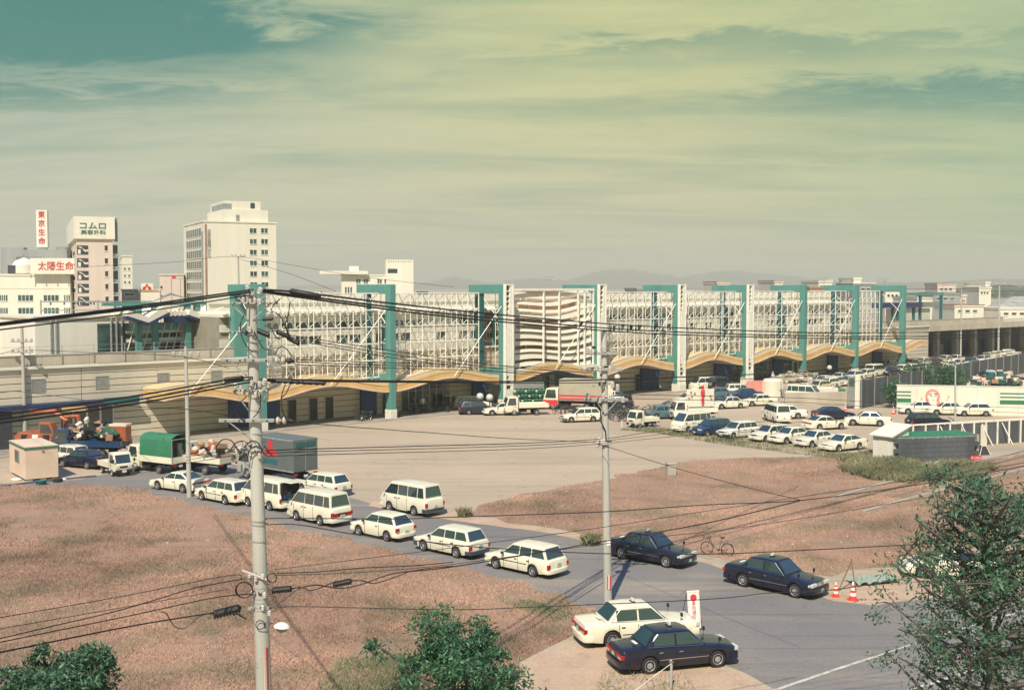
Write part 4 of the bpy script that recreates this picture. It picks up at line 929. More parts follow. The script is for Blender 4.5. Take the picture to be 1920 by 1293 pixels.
CARS = [
 ('station_wagon', 'white station wagon at the head of the queue, nearest to the right utility pole', 'station wagon', 986, 1069, 139, WH, QG),
 ('station_wagon', 'white station wagon second in the queue, between the small hatchback and the lead wagon', 'station wagon', 846, 1035, 139, W2, QG, 1, {'rear_bumper': (.05, .06, .09), 'front_bumper': (.05, .06, .09)}),
 ('compact_hatchback', 'small white hatchback with red rear lamps in the queue beside the grass', 'hatchback', 718, 1005, 139, WH, QG),
 ('van', 'white one box van parked at the grass edge behind the small hatchback', 'van', 599, 977, 139, W2, QG),
 ('van', 'white one box van standing alone on the lot side of the road', 'van', 772, 959, 139, W2, None, 1, {'rear_bumper': (.04, .05, .08)}),
 ('station_wagon', 'white station wagon pulled up beside the rear corner of the grey box truck', 'station wagon', 606, 924, 142, WH, QG, 1, {'rear_bumper': (.05, .06, .09)}),
 ('station_wagon', 'white station wagon left of the big utility pole, behind the white sedan', 'station wagon', 421, 939, 141, WH, QG),
 ('liftback_sedan', 'white sedan with full width red tail lamps at the foot of the thin pole', 'sedan', 337, 918, 150, WH, QG),
 ('station_wagon', 'white wagon half hidden behind the site hut at the left', 'station wagon', 124, 868, 150, W2, QG),
 ('sedan', 'dark navy sedan with rear spoiler between site hut and small white truck', 'sedan', 157, 875, 155, NAVY, QG),
 ('taxi', 'black taxi with white card in its windscreen beside the right utility pole', 'taxi', 1219, 1050, -42, BLK, 'black taxis on the road'),
 ('taxi', 'black taxi in the middle of the road heading towards the striped cones', 'taxi', 1453, 1103, -45, BLK, 'black taxis on the road'),
 ('taxi', 'black taxi nearest to the camera beside the wooden post', 'taxi', 1260, 1245, 17, BLK, 'taxis waiting at the bottom of the picture'),
 ('taxi', 'white taxi with yellowish roof sign behind the nearest black taxi', 'taxi', 1192, 1198, 15, WH, 'taxis waiting at the bottom of the picture'),
 ('liftback_sedan', 'white and maroon car half hidden behind the tree at the right', 'sedan', 1778, 1078, 172, W2, None),
 # middle lot, left to right
 ('station_wagon', 'dark blue wagon parked in front of the white wagon with open tailgate', 'station wagon', 897, 776, 5, NAVY, PG),
 ('sedan', 'white sedan peeping out left of the white flatbed truck', 'sedan', 942, 777, 196, W2, PG),
 ('station_wagon', 'white wagon parked alone in front of the red striped truck, left of the middle pole', 'station wagon', 1089, 790, 198, WH, PG, 1, {'rear_bumper': (.05, .06, .09), 'front_bumper': (.05, .06, .09)}),
 ('sedan', 'black sedan half hidden by the heap of bicycles right of the middle pole', 'sedan', 1152, 765, 170, BLK, PG),
 ('sedan', 'black sedan behind the heap of bicycles, closer to the station wall', 'sedan', 1150, 753, 175, BLK, PG),
 ('sedan', 'blue green sedan parked behind the small white truck', 'sedan', 1243, 784, 18, GBL, PG),
 ('liftback_sedan', 'silver coupe beside the advertising truck', 'coupe', 1268, 773, 20, SILV, PG),
 ('sedan', 'white sedan with long bonnet directly behind the advertising truck', 'sedan', 1293, 758, 198, WH, PG),
 ('sedan', 'grey green sedan right of the advertising truck', 'sedan', 1334, 764, 22, GREY, PG),
 ('sedan', 'white sedan in the middle of the lot with dark grille facing left', 'sedan', 1366, 765, 200, WH, PG),
 ('sedan', 'white sedan parked end to end behind the middle white sedan', 'sedan', 1423, 760, 197, WH, PG),
 ('sedan', 'teal roofed dark sedan in the row below the white van', 'sedan', 1345, 747, 195, GBL, PG),
 ('sedan', 'dark blue sedan in the row below the white wagon near the pink board', 'sedan', 1396, 748, 195, BLUE, PG),
 ('van', 'white van at the portal foot facing left beside the dark off road car', 'van', 1322, 732, 205, WH, PG),
 ('four_wheel_drive', 'dark off road car with a spare wheel on its back', 'off road car', 1352, 732, 40, NAVY, PG),
 ('station_wagon', 'white wagon with long row of windows left of the pink board', 'station wagon', 1387, 740, 10, W3, PG),
 ('van', 'white van facing right near the grey corner of the upper lot', 'van', 1507, 750, 325, W2, PG),
 ('van', 'white van seen from its back in the middle of the right lot', 'van', 1456, 790, 98, W3, PG),
 ('sedan', 'white sedan with open looking boot right of the van seen from its back', 'sedan', 1471, 784, 190, W3, PG),
 ('liftback_sedan', 'dark navy coupe behind the white sedans of the right lot', 'coupe', 1562, 785, 15, NAVY, PG),
 ('liftback_sedan', 'white sedan with wide red tail lamps facing away to the right', 'sedan', 1546, 804, 22, WH, PG),
 ('sedan', 'cream white sedan with long red tail lamp left of the small shed', 'sedan', 1627, 797, 163, W2, PG),
 ('van', 'white people carrier at the left end of the front row', 'van', 1297, 808, 214, WH, 'front row of parked cars along the weeds'),
 ('station_wagon', 'dark blue wagon between two white cars of the front row', 'station wagon', 1334, 814, 214, BLUE, 'front row of parked cars along the weeds'),
 ('station_wagon', 'white wagon right of the dark blue wagon in the front row', 'station wagon', 1384, 819, 214, W3, 'front row of parked cars along the weeds', 1, {'front_bumper': (.04, .05, .07)}),
 ('station_wagon', 'white wagon in the middle of the front row, fourth car from its left end', 'station wagon', 1444, 825, 214, W2, 'front row of parked cars along the weeds'),
 ('sedan', 'white sedan with large dark windscreen, fifth in the front row', 'sedan', 1483, 829, 214, WH, 'front row of parked cars along the weeds'),
 ('sedan', 'white sedan, last but one at the right end of the front row', 'sedan', 1530, 835, 214, W2, 'front row of parked cars along the weeds'),
 ('liftback_sedan', 'white sports coupe at the right end of the front row', 'coupe', 1580, 843, 212, WH, 'front row of parked cars along the weeds'),
 ('station_wagon', 'black wagon parked behind the guard rail near the small shed', 'station wagon', 1740, 800, 10, BLK, None),
 ('sedan', 'white sedan at the left end of the row below the mural wall', 'sedan', 1722, 775, 180, W3, 'cars below the mural wall'),
 ('sedan', 'white sedan below the mural wall, left of the lamp pole', 'sedan', 1775, 777, 180, WH, 'cars below the mural wall'),
 ('compact_hatchback', 'white hatchback below the mural wall, right of the lamp pole', 'hatchback', 1824, 779, 178, WH, 'cars below the mural wall'),
 ('sedan', 'navy sedan at the right end below the mural wall', 'sedan', 1896, 777, 182, NAVY, 'cars below the mural wall'),
]
for k in CARS:
    c_ = put(*k)
    if k[3:5] == (599, 977): MB().box((-2.135, 0, .71), (.03, 1.45, .20)).build('tail_band', M('tail_red'), c_); MB().box((-2.152, 0, .71), (.012, .6, .13)).build('band_centre', M('black_plastic'), c_)
# upper lot, many and small
up = [(1513, 737, 'sedan', WH), (1534, 733, 'station_wagon', YEL), (1552, 728, 'station_wagon', WH), (1571, 724, 'station_wagon', W2), (1592, 722, 'sedan', WH), (1545, 722, 'sedan', W3), (1578, 716, 'sedan', W2), (1600, 713, 'station_wagon', WH),
      (1622, 709, 'station_wagon', WH), (1641, 705, 'van', WH), (1668, 703, 'sedan', NAVY), (1690, 700, 'sedan', WH), (1712, 698, 'station_wagon', W2), (1733, 696, 'sedan', WH), (1756, 692, 'sedan', MAR), (1777, 691, 'sedan', WH), (1800, 688, 'sedan', W2),
      (1665, 691, 'station_wagon', WH), (1686, 689, 'sedan', W3), (1708, 687, 'sedan', WH), (1729, 685, 'station_wagon', W2), (1751, 682, 'sedan', MAR), (1772, 680, 'sedan', WH), (1792, 679, 'sedan', W3), (1820, 684, 'sedan', GBL), (1842, 680, 'sedan', W2)]
cn = {WH: 'white', W2: 'cream white', W3: 'off white', NAVY: 'navy', MAR: 'maroon', GBL: 'teal', YEL: 'yellowish'}
for i, (x, y, k, c) in enumerate(up):
    near = 'left of the dark wall corner, %s from the lot edge' % ['first', 'second', 'third', 'fourth', 'fifth', 'sixth', 'seventh', 'eighth'][i] if i < 8 else ('behind the dark wall, %s in the back row' if i >= 17 else 'behind the dark wall, %s in the front row') % ['first', 'second', 'third', 'fourth', 'fifth', 'sixth', 'seventh', 'eighth', 'ninth'][(i-8) if i < 17 else i-17]
    put(k, '%s %s %s%s' % (cn[c], k.replace('_', ' '), near, '' if i < 8 else ' from the left'), k.replace('_', ' '), x, y, 224 if i % 3 else 44, c, UG)
# ---- special vehicles
def part_of(o, name): return [c for c in allkids(o) if c.name.split('.')[0] == name]
def rearopen(t, L, W, zr, col, contents=True):
    """raised tailgate and an open load bay with things in it"""
    MB().box((-L/2-.42, 0, zr+.10), (1.05, W-.3, .05)).build('tailgate', M('paint'), t, color=col, bevel=.02, seg=1)
    MB().box((-L/2-.44, 0, zr+.069), (.7, W-.6, .012)).build('tailgate_window', M('glass'), t)
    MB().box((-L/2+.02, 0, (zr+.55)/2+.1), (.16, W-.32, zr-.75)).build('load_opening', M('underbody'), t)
    if contents:
        rn = random.Random(3)
        for k in range(7): MB().box((-L/2-.09, rn.uniform(-.5, .5), .72+rn.random()*.5), (.1, .25, .18), 0).build('load_item', M(rn.choice(['blue_panel', 'teal_dark', 'galvanised', 'steel_dark'])), t)
t = put('van', 'white van with its tailgate raised over a loaded boot, directly behind the big utility pole', 'van', 505, 950, 139, WH, QG); rearopen(t, 4.25, 1.66, 1.84, WH)
t = put('station_wagon', 'white wagon with its tailgate raised, parked against the station behind the dark blue wagon', 'station wagon', 885, 766, 8, WH, PG); rearopen(t, 4.22, 1.66, 1.44, WH, False)
t = put('kei_truck', 'small white pickup truck facing the camera right of the navy sedan', 'truck', 216, 888, -48, WH, QG)
t = put('kei_truck', 'small white pickup truck in the middle of the lot near the heap of bicycles', 'truck', 1206, 800, 212, WH, PG)
t = put('flatbed_truck', 'white flatbed truck with low wooden sides facing left near the portal foot', 'truck', 985, 777, 193, W2, PG)
t = put('canopy_truck', 'white truck with open green canvas cover seen from behind', 'truck', 296, 883, 148, WH, QG)
GB = (.12, .15, .15)
t = put('box_truck', 'grey box truck with red triangular emblem behind the big utility pole', 'truck', 519, 900, 140, GB, QG, 1.06, {'cab': (.45, .46, .42), 'front_bumper': GREY})
MB().prism([(.2, 1.85), (-1.5, 1.85), (-1.15, 2.35), (-.15, 2.35)], 1.051, 1.062).build('emblem', M('ink_red'), t); MB().box((-.65, 1.057, 2.62), (.55, .012, .5)).build('emblem', M('ink_red'), t)
MB().box((-.65, 1.057, 1.5), (1.6, .010, .35)).build('green_lettering_block', M('teal_dark'), t); MB().box((-3.125, 0, 2.75), (.012, 1.6, .3)).build('green_lettering_block', M('teal_dark'), t)
t = put('box_truck', 'white box truck with red stripes and an open back door behind the white wagon', 'truck', 1078, 767, 165, W2, PG, 1.1, {'cab': WH, 'cargo_box': (.42, .40, .31)})
for z, m_ in ((1.05, 'ink_red'), (1.38, 'ink_red')): MB().bx(-3.1, 1.5, 1.052, 1.065, z, z+.17).build('red_stripe', M(m_), t)
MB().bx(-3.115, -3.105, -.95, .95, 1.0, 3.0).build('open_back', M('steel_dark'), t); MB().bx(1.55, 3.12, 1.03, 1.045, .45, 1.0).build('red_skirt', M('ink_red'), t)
MB().box((-3.6, 1.05, 2.0), (1.0, .05, 2.05), R(8)).build('open_door', M('cream'), t)
t = put('dropside_truck', 'white dropside truck loaded with red and brown scrap beside the green canvas truck', 'truck', 378, 884, 150, W2, QG)
def heap(parent, x0, x1, y0, y1, z, h, n, mats, seed, s=.45, name='load_piece', tidy=False):
    rn = random.Random(seed)
    for k in range(n):
        x, y = rn.uniform(x0, x1), rn.uniform(y0, y1); e = 1-max(abs(2*(x-x0)/(x1-x0)-1), abs(2*(y-y0)/(y1-y0)-1))**2
        d = (s*rn.uniform(.4, 1.3), s*rn.uniform(.3, 1.0), s*rn.uniform(.2, .7)); zz = z+rn.random()*h*max(.1, e)+d[2]/2
        q = MB(); 
        if k % 4 == 0: q.lathe([(d[1]*.3, -d[2]/2), (d[1]*.5, 0), (d[1]*.3, d[2]/2)], 9)
        else: q.box((0, 0, 0), d)
        o = q.build(name, M(rn.choice(mats)), parent, (x, y, zz), rn.uniform(0, 3.1), bevel=.03, seg=1); o.rotation_euler = (rn.uniform(-.5, .5), rn.uniform(-.5, .5), rn.uniform(0, 3.1))
heap(t, -2.6, 1.0, -.8, .8, 1.0, 1.3, 34, ['brown_panel', 'orange_paint', 'pink_cream', 'steel_dark', 'galvanised', 'wood'], 5, .7)
t = put('dropside_truck', 'dark blue truck piled with green tarpaulin, pipes and tyres next to the excavator', 'truck', 172, 856, 172, BLUE, None, 1.1)
heap(t, -2.6, 2.3, -.85, .85, 1.35, 1.5, 60, ['steel_dark', 'steel_dark', 'tyre', 'galvanised', 'underbody', 'cream', 'pink_cream', 'brown_panel'], 6, .65)
q = MB(); rn = random.Random(4)
for i in range(15):
    for j in range(9): q.v.append((-2.5+1.9*i/14, -.95+1.9*j/8, 1.75+.75*math.sin(math.pi*i/14)*math.sin(math.pi*j/8)+rn.uniform(-.14, .14)))
for i in range(14):
    for j in range(8): k = i*9+j; q.face([k, k+9, k+10, k+1])
q.build('tarpaulin', mat('tarp_green', (.03, .12, .07), .8, .35, 3), t)
for k in range(6): MB().tube((-2.6+k*.1, -.8+k*.25, 1.5), (2.2, -.7+k*.24, 2.0+.1*(k % 2)), .045, 6).build('pipe', M('galvanised' if k % 2 else 'brown_panel'), t)
# advertising truck
t = put('flatbed_truck', 'white advertising truck with a cream board and red figure on its back', 'truck', 1300, 786, 190, W3, PG)
MB().bx(-2.2, .75, -.1, .1, 1.3, 3.1).build('sign_board', M('cream'), t, bevel=.02, seg=1)
q = MB().lathe([(.02, 0), (.12, .02), (.16, .5), (.10, .85), (.22, 1.2), (.20, 1.45), (.06, 1.6), (.14, 1.7), (.14, 1.9), (.02, 2.0)], 10, Matrix.Translation((-.9, .28, 1.55))); q.build('red_figure', M('ink_red'), t, smooth=50)
q = MB()
for a, b_ in ((-2.0, 1.9), (-1.9, 2.2), (-.2, 2.5), (.1, 2.2), (.2, 2.6), (.4, 2.0)): q.bx(a, a+.2, .101, .115, b_, b_+.28)
q.build('painted_marks', M('brown_panel'), t)
# excavator
g = G(84, 852); t = thing('excavator', 'orange excavator with folded arm parked in front of the left entrance', 'excavator', (g.x, g.y, 0), R(-8)); t.scale = (.88,)*3
for s in (-1, 1):
    MB().prism([(-1.7, .12), (-1.4, 0), (1.4, 0), (1.7, .12), (1.85, .45), (1.6, .8), (-1.6, .8), (-1.85, .45)], s*1.15-.25, s*1.15+.25).build('track', M('tyre'), t, bevel=.05, seg=1)
MB().bx(-1.2, 1.1, -.9, .9, .5, .95).build('undercarriage', M('steel_dark'), t)
MB().prism([(-2.3, 1.0), (1.5, 1.0), (1.5, 1.7), (.4, 1.75), (.4, 2.1), (-1.9, 2.25), (-2.35, 1.9)], -1.2, 1.2).build('house', M('orange_paint'), t, bevel=.08, seg=2)
cb = MB().prism([(.1, 1.76), (1.5, 1.71), (1.6, 2.2), (1.25, 3.15), (.1, 3.2)], -1.15, -.15).build('cab', M('orange_paint'), t, bevel=.05, seg=1)
MB().prism([(.25, 2.2), (1.45, 2.2), (1.15, 3.0), (.25, 3.02)], -1.17, -1.13).build('cab_window', M('glass'), cb)
MB().path([(1.3, .3, 1.6), (2.1, .3, 3.3), (.9, .3, 4.1), (-1.6, .3, 4.05)], [.28, .32, .28, .2], 8).build('boom', M('orange_paint'), t)
MB().path([(1.9, .3, 3.6), (3.3, .3, 3.7), (3.5, .3, 1.8), (3.3, .3, .9)], [.2, .24, .2, .16], 8).build('dipper_arm', M('orange_paint'), t)
MB().tube((2.0, .3, 2.1), (3.2, .3, 2.9), .09, 8).build('hydraulic_ram', M('chrome'), t)
MB().prism([(3.1, .95), (3.6, .9), (3.7, .3), (3.2, .05), (2.7, .25), (2.9, .5)], -.1, .75).build('bucket', M('steel_dark'), t, bevel=.03, seg=1)
for k in range(3): MB().prism([(-1.6+k*1.1, 2.05), (-1.0+k*1.1, 2.05), (-1.3+k*1.1, 1.2), (-1.7+k*1.1, 1.2)], -1.225, -1.205).build('side_panel', M('black_plastic' if k != 1 else 'ink_white'), t)
# bike rack / crate stack, etc: 06
for k in list(PROTO.values()):
    if isinstance(k, tuple): continue
    for ch in KID.get(k, []):
        for c2 in KID.get(ch, []):
            for c3 in KID.get(c2, []): bpy.data.objects.remove(c3)
            bpy.data.objects.remove(c2)
        bpy.data.objects.remove(ch)
    bpy.data.objects.remove(k)
# ================================================================== utility poles and overhead cables
def smooth_pts(P, n):
    """Catmull-Rom through pixel points"""
    out = []; Q = [P[0]]+list(P)+[P[-1]]
    seg = len(P)-1
    for i in range(seg):
        a, b, c, d = Q[i:i+4]; m = max(2, int(n/seg))
        for k in range(m):
            t = k/m
            out.append(tuple(.5*((2*b[j])+(-a[j]+c[j])*t+(2*a[j]-5*b[j]+4*c[j]-d[j])*t*t+(-a[j]+3*b[j]-3*c[j]+d[j])*t**3) for j in (0, 1)))
    out.append(P[-1]); return out
def cable(P, Y0, Y1, r, label, name='overhead_cable', cat='cable', group=None, Ym=None, n=22, m='cable'):
    pts = smooth_pts(P, n); x0, x1 = pts[0][0], pts[-1][0]; W3 = []
    for i, (x, y) in enumerate(pts):
        t = (x-x0)/(x1-x0) if abs(x1-x0) > 8 else i/(len(pts)-1)
        if Ym: xm, ym = Ym; tm = (xm-x0)/(x1-x0); Y = 1/lerp(1/Y0, 1/ym, t/tm) if t < tm else 1/lerp(1/ym, 1/Y1, (t-tm)/(1-tm))
        else: Y = 1/lerp(1/Y0, 1/Y1, t)
        W3.append(AT(x, y, Y))
    c = W3[len(W3)//2]; o = MB().path([p-c for p in W3], r, 5).build(name, M(m), None, c, smooth=60)
    return tag(o, label, cat, group)
MY = 28.0; P2Y = G(1140, 1131).y
mp = AT(484, 900, MY); MX = mp.x
def mz(y): return AT(484, y, MY).z
t = thing('utility_pole', 'tall concrete utility pole with crossarms, insulators and cable coils in the left foreground', 'utility pole', (MX, MY, 0))
ztop = mz(546)
mx = lambda x, y=800: AT(x, y, MY).x-MX
sh = MB().path([(.16, 0, -.5), (.10, 0, 3), (0.02, 0, 7), (-.05, 0, 10.5), (-.12, 0, ztop)], [.20, .195, .178, .155, .125], 18).build('pole_shaft', M('pole_concrete'), t, smooth=50)
def band(z, r=.15, h=.05, m='galvanised', x=0.0): return MB().lathe([(r, -h/2), (r+.01, -h/2), (r+.01, h/2), (r, h/2)], 16).build('steel_band', M(m), t, (x, 0, z), smooth=40)
for y in (640, 655, 745, 768, 812, 975, 982, 1013, 1082, 1100, 1120, 1128, 1136, 1142, 1240, 1247): band(mz(y), .155 if y < 900 else .175, .035, x=-.05+.1*(y-700)/500)
for y in range(600, 1290, 38): MB().tube((-.05+.1*(y-700)/500+.12, -.02, mz(y)), (-.05+.1*(y-700)/500+.24, -.05, mz(y)), .010, 5).build('climbing_step', M('steel_dark'), t)
ins = MB().lathe([(.02, -.10), (.055, -.08), (.062, -.05), (.04, -.03), (.066, 0), (.045, .02), (.06, .05), (.03, .09)], 12).mesh('insulator', M('porcelain'), smooth=40)
disc = MB().lathe([(.02, -.06), (.085, -.03), (.095, .01), (.04, .05), (.02, .08)], 14).mesh('disc_insulator', M('porcelain'), smooth=40)
def arm(y, x0, x1, dy=-.22, h=.09, m='galvanised', name='crossarm', bolts=4):
    z = mz(y); a = MB().box(((mx(x0)+mx(x1))/2, dy, z), (mx(x1)-mx(x0), .09, h)).build(name, M(m), t, bevel=.008, seg=1)
    for k in range(bolts):
        xx = lerp(mx(x0), mx(x1), (k+.5)/bolts); MB().lathe([(.022, -.01), (.022, .02), (.01, .03)], 8, Matrix.Translation((xx, dy-.045, z)) @ Matrix.Rotation(R(90), 4, 'X')).build('bolt', M('steel_dark'), a)
    return z
for y, x0, x1 in ((674, 420, 517), (786, 415, 518)):
    z = arm(y, x0, x1, h=.085)
    MB().tube((mx(x0+17), -.24, z-.02), (-.02, -.17, z-.55), .016, 6).build('arm_brace', M('galvanised'), t)
    for k in (0, 1): o = link('disc_insulator', disc, t, (mx(x1+7+k*12), -.22, z)); o.rotation_euler = (0, R(90), 0)
    MB().path([(mx(x1+22), -.22, z), (mx(x1+32), -.22, z-.01), (mx(x1+40), -.22, z-.03)], [.045, .06, .02], 8).build('cable_clamp', M('cable'), t)
for y, x0, x1 in ((568, 440, 520), (622, 434, 482), (731, 440, 505), (843, 425, 500)): arm(y, x0, x1, -.16, .05, bolts=6)
rn = random.Random(12)
# hardware clusters round the pole: brackets, pins, small insulators
for y0, x0, x1, n in ((562, 446, 525, 13), (620, 455, 480, 6), (722, 440, 512, 10), (733, 442, 505, 9), (836, 432, 500, 11), (848, 440, 498, 7), (1078, 466, 502, 7), (1105, 470, 500, 5), (1140, 462, 508, 6)):
    for k in range(n):
        x = mx(rn.uniform(x0, x1)); z = mz(y0+rn.uniform(-6, 6)); q = MB()
        if k % 3 == 0: o = link('insulator', ins, t, (x, -.2+rn.uniform(-.05, .05), z)); o.scale = (.8, .8, .8); continue
        q.box((0, 0, 0), (rn.uniform(.03, .10), .05, rn.uniform(.02, .07))).tube((0, 0, -.04), (rn.uniform(-.08, .08), 0, .06), .012, 5)
        q.build('bracket', M(rn.choice(['galvanised', 'galvanised', 'steel_dark', 'porcelain'])), t, (x, -.17+rn.uniform(-.06, .04), z))
for x, y in ((470, 541), (492, 545), (474, 557), (498, 715), (472, 716)): o = link('insulator', ins, t, (mx(x), -.1, mz(y))); o.scale = (1.15, 1.15, 1.0); o.rotation_euler = (0, R(20 if x > 480 else -20), 0)
for a, b_ in (((440, 570), (470, 600)), ((512, 568), (478, 600)), ((445, 735), (470, 770)), ((505, 735), (484, 770)), ((452, 850), (470, 880))): MB().tube((mx(a[0]), -.14, mz(a[1])), (mx(b_[0]), -.12, mz(b_[1])), .018, 6).build('knee_brace', M('galvanised'), t)
# tilted small arm and rings low down
MB().tube((mx(455), -.30, mz(1063)), (mx(501), -.18, mz(1083)), .035, 6).build('tilted_arm', M('porcelain'), t)
def ring(x, y, r, n, parent=t, w_=.013):
    c = Vector((mx(x), -.25, mz(y)))
    for k in range(n):
        pts = [c+Vector((math.cos(a)*r*(1+.03*k), -.02*k, math.sin(a)*r*(1-.02*k))) for a in [i*math.pi/14 for i in range(29)]]; MB().path(pts, w_, 6).build('cable_coil', M('cable'), parent, smooth=60)
ring(459, 1100, .20, 3); ring(511, 1078, .115, 2); ring(488, 1165, .11, 1, w_=.012)
# street lamp on the pole
z = mz(1168); MB().path([(.15, -.1, mz(1196)), (.16, -.15, z+.05), (.24, -.2, z+.09), (mx(512), -.22, z+.06)], .016, 7).build('lamp_arm', M('steel_dark'), t)
lm = MB().lathe([(.01, .09), (.11, .07), (.19, .01), (.20, -.02), (.17, -.03)], 16).build('lamp_shade', M('white_steel'), t, (mx(528), -.22, z), smooth=50); lm.rotation_euler = (0, R(6), 0)
MB().lathe([(.155, -.03), (.13, -.11), (.06, -.15), (.01, -.155)], 16).build('lamp_globe', M('louvre_grey'), lm, smooth=50)
MB().tube((.21, -.12, mz(1300)), (.19, -.12, mz(1210)), .03, 8).build('conduit', M('tail_red'), t); MB().tube((.15, -.17, mz(1300)), (.13, -.16, mz(1222)), .015, 6).build('conduit', M('pink_cream'), t)
# cable loops hanging round the heads of the pole
loops = [[(462, 590), (455, 610), (462, 640), (478, 660)], [(500, 610), (512, 612), (520, 628), (530, 636)], [(482, 620), (492, 640), (500, 652), (512, 655)], [(528, 560), (512, 580), (528, 590), (540, 615), (545, 632)], [(548, 566), (545, 590), (540, 610), (555, 640)],
         [(540, 590), (546, 612), (538, 630), (520, 632)], [(520, 662), (528, 650), (540, 652), (552, 668)], [(492, 733), (494, 750), (490, 768), (480, 780)], [(540, 718), (533, 740), (534, 762), (540, 780), (552, 787)], [(548, 718), (540, 735), (530, 745)], [(466, 790), (452, 776), (448, 762), (468, 740)],
         [(412, 845), (413, 832), (424, 820), (440, 822), (450, 836), (460, 846)], [(436, 842), (446, 828), (458, 824), (470, 828)], [(462, 836), (476, 824), (488, 826), (496, 840), (504, 850)], [(470, 856), (474, 840), (486, 832), (498, 838), (514, 848)], [(432, 838), (448, 846), (462, 850), (452, 858)], [(500, 832), (508, 842), (515, 850), (520, 852)],
         [(462, 1150), (452, 1143), (443, 1146)], [(466, 1154), (454, 1148), (445, 1142)], [(300, 1146), (312, 1150), (326, 1172), (342, 1178), (356, 1170), (368, 1158), (380, 1153)]]
for i, P in enumerate(loops[:-1]):
    pts = smooth_pts(P, 14); MB().path([Vector((mx(x, y), -.25-.04*(i % 3), mz(y))) for x, y in pts], .013 if i < 11 else .016, 5).build('cable_loop', M('cable'), t, smooth=60)
def sleeve(x0, y0, x1, y1, Y, label, r=.055, teeth=True):
    a, b_ = AT(x0, y0, Y), AT(x1, y1, Y); c = (a+b_)/2; o = thing('cable_sleeve', label, 'cable sleeve', c); d = b_-a; q = MB()
    q.path([a-c, a-c+d*.08, a-c+d*.92, b_-c], [r*.3, r, r, r*.3], 8).build('sleeve_body', M('cable'), o, smooth=40)
    q = MB(); n = 9
    for k in range(n): p = a-c+d*(k+.5)/n; q.box((p.x, p.y, p.z-r*.9), (d.length/n*.55, .04, r*.7))
    q.build('drip_skirt', M('cable'), o)
for args in ((542, 545, 602, 556, MY+.4, 'black ribbed cable sleeve on the top cables right of the big pole', .07), (420, 712, 458, 708, MY, 'black cable sleeve left of the big pole at its middle arm', .06), (505, 713, 612, 718, MY+.5, 'long black ribbed sleeve on the thick cable right of the big pole', .05), (492, 598, 512, 597, MY, 'short black ribbed sleeve close to the top of the big pole', .04),
             (480, 618, 506, 629, MY, 'black ribbed cable end right beside the big pole, below the short sleeve', .06), (518, 621, 542, 631, MY+.3, 'black ribbed cable sleeve hanging right of the big pole, upper of two', .055), (538, 632, 562, 645, MY+.4, 'black ribbed cable sleeve hanging right of the big pole, lower of two', .055),
             (400, 1151, 452, 1138, MY, 'fat black splice box on the lowest cable left of the big pole', .10), (509, 1106, 548, 1102, MY+.3, 'black rectangular splice box just right of the big pole', .075), (624, 1095, 660, 1088, MY+2, 'black rectangular splice box farther right on the twisted cables', .075)): sleeve(*args)
TG = 'thick top cables left of the big pole'; RG = 'thick top cables right of the big pole'
cable([(-60, 615), (0, 606), (240, 576), (400, 553), (474, 543)], 19, MY, .021, 'top cable left of the big pole, uppermost of three', group=TG)
cable([(-60, 618), (0, 609), (240, 580), (400, 557), (474, 547)], 19, MY, .023, 'top cable left of the big pole, middle of three', group=TG)
cable([(-60, 627), (0, 618), (240, 588), (400, 564), (474, 552)], 19, MY, .014, 'top cable left of the big pole, lowest of three', group=TG)
for dy, l in ((0, 'uppermost'), (8, 'middle'), (13, 'lowest')): cable([(490, 543+dy*.3), (560, 548+dy*.7), (800, 576+dy), (1040, 599+dy), (1240, 613+dy), (1560, 624+dy*.8), (1813, 620+dy), (1980, 610+dy)], MY, 85, .027, 'top cable running from the big pole across the station front, %s of three' % l, group=RG, Ym=(1130, P2Y), n=40)
for dy, l in ((0, 'uppermost'), (8, 'middle'), (15, 'lowest')): cable([(-60, 786+dy), (0, 778+dy), (240, 744+dy), (430, 711+dy*.8), (480, 707+dy*.5)], 20, MY, .02, 'cable left of the big pole at its middle arm, %s of three' % l, group='middle cables left of the big pole')
for i, (P, l) in enumerate((([(490, 711), (720, 714), (960, 715), (1200, 709), (1400, 702), (1560, 693), (1785, 671), (1980, 645)], 'upper'), ([(490, 714), (720, 716), (960, 718), (1200, 716), (1400, 710), (1560, 701), (1785, 678), (1980, 652)], 'lower'))): cable(P, MY, 90, .028 if i == 0 else .018, l+' of two long cables from the middle arm crossing below the wavy canopies', group='long cables below the canopies', Ym=(1130, P2Y), n=40)
for i, (a, b_, c, d) in enumerate(((626, 655, 688, 704), (632, 662, 694, 708), (638, 668, 699, 712))): cable([(530+i*14, a), (740, b_+3), (960, c), (1118, d-4)], MY, P2Y, .011, 'thin sagging wire from the big pole to the right pole, %s of three' % ['first', 'second', 'third'][i], group='thin sagging wires between the two poles')
for i, (a, b_, c) in enumerate(((674, 680, 686), (678, 685, 690), (683, 690, 697))): cable([(552, a), (740, b_), (960, c), (1110, c+8)], MY, P2Y, .010, 'thin wire from the upper crossarm across the screens, %s of three' % ['top', 'middle', 'bottom'][i], group='crossarm wires over the screens')
for i, (a, b_, c, d) in enumerate(((841, 831, 822, 806), (846, 836, 826, 813), (852, 842, 831, 819))): cable([(500, a+3), (592, a), (960, b_), (1130, c), (1250, d), (1500, d-22)], MY, 75, .011 if i else .014, 'thin grey wire over the dirt lot between the poles, %s of three' % ['top', 'middle', 'bottom'][i], group='wires over the dirt lot', Ym=(1130, P2Y), n=30)
cable([(560, 790), (620, 797), (820, 812), (960, 822), (1110, 828)], MY, P2Y, .011, 'thin wire drooping over the lot from the lower crossarm to the right pole')
cable([(1112, 828), (1250, 872), (1400, 913), (1506, 938)], P2Y, 38, .013, 'service wire running down right from the middle pole over the right field')
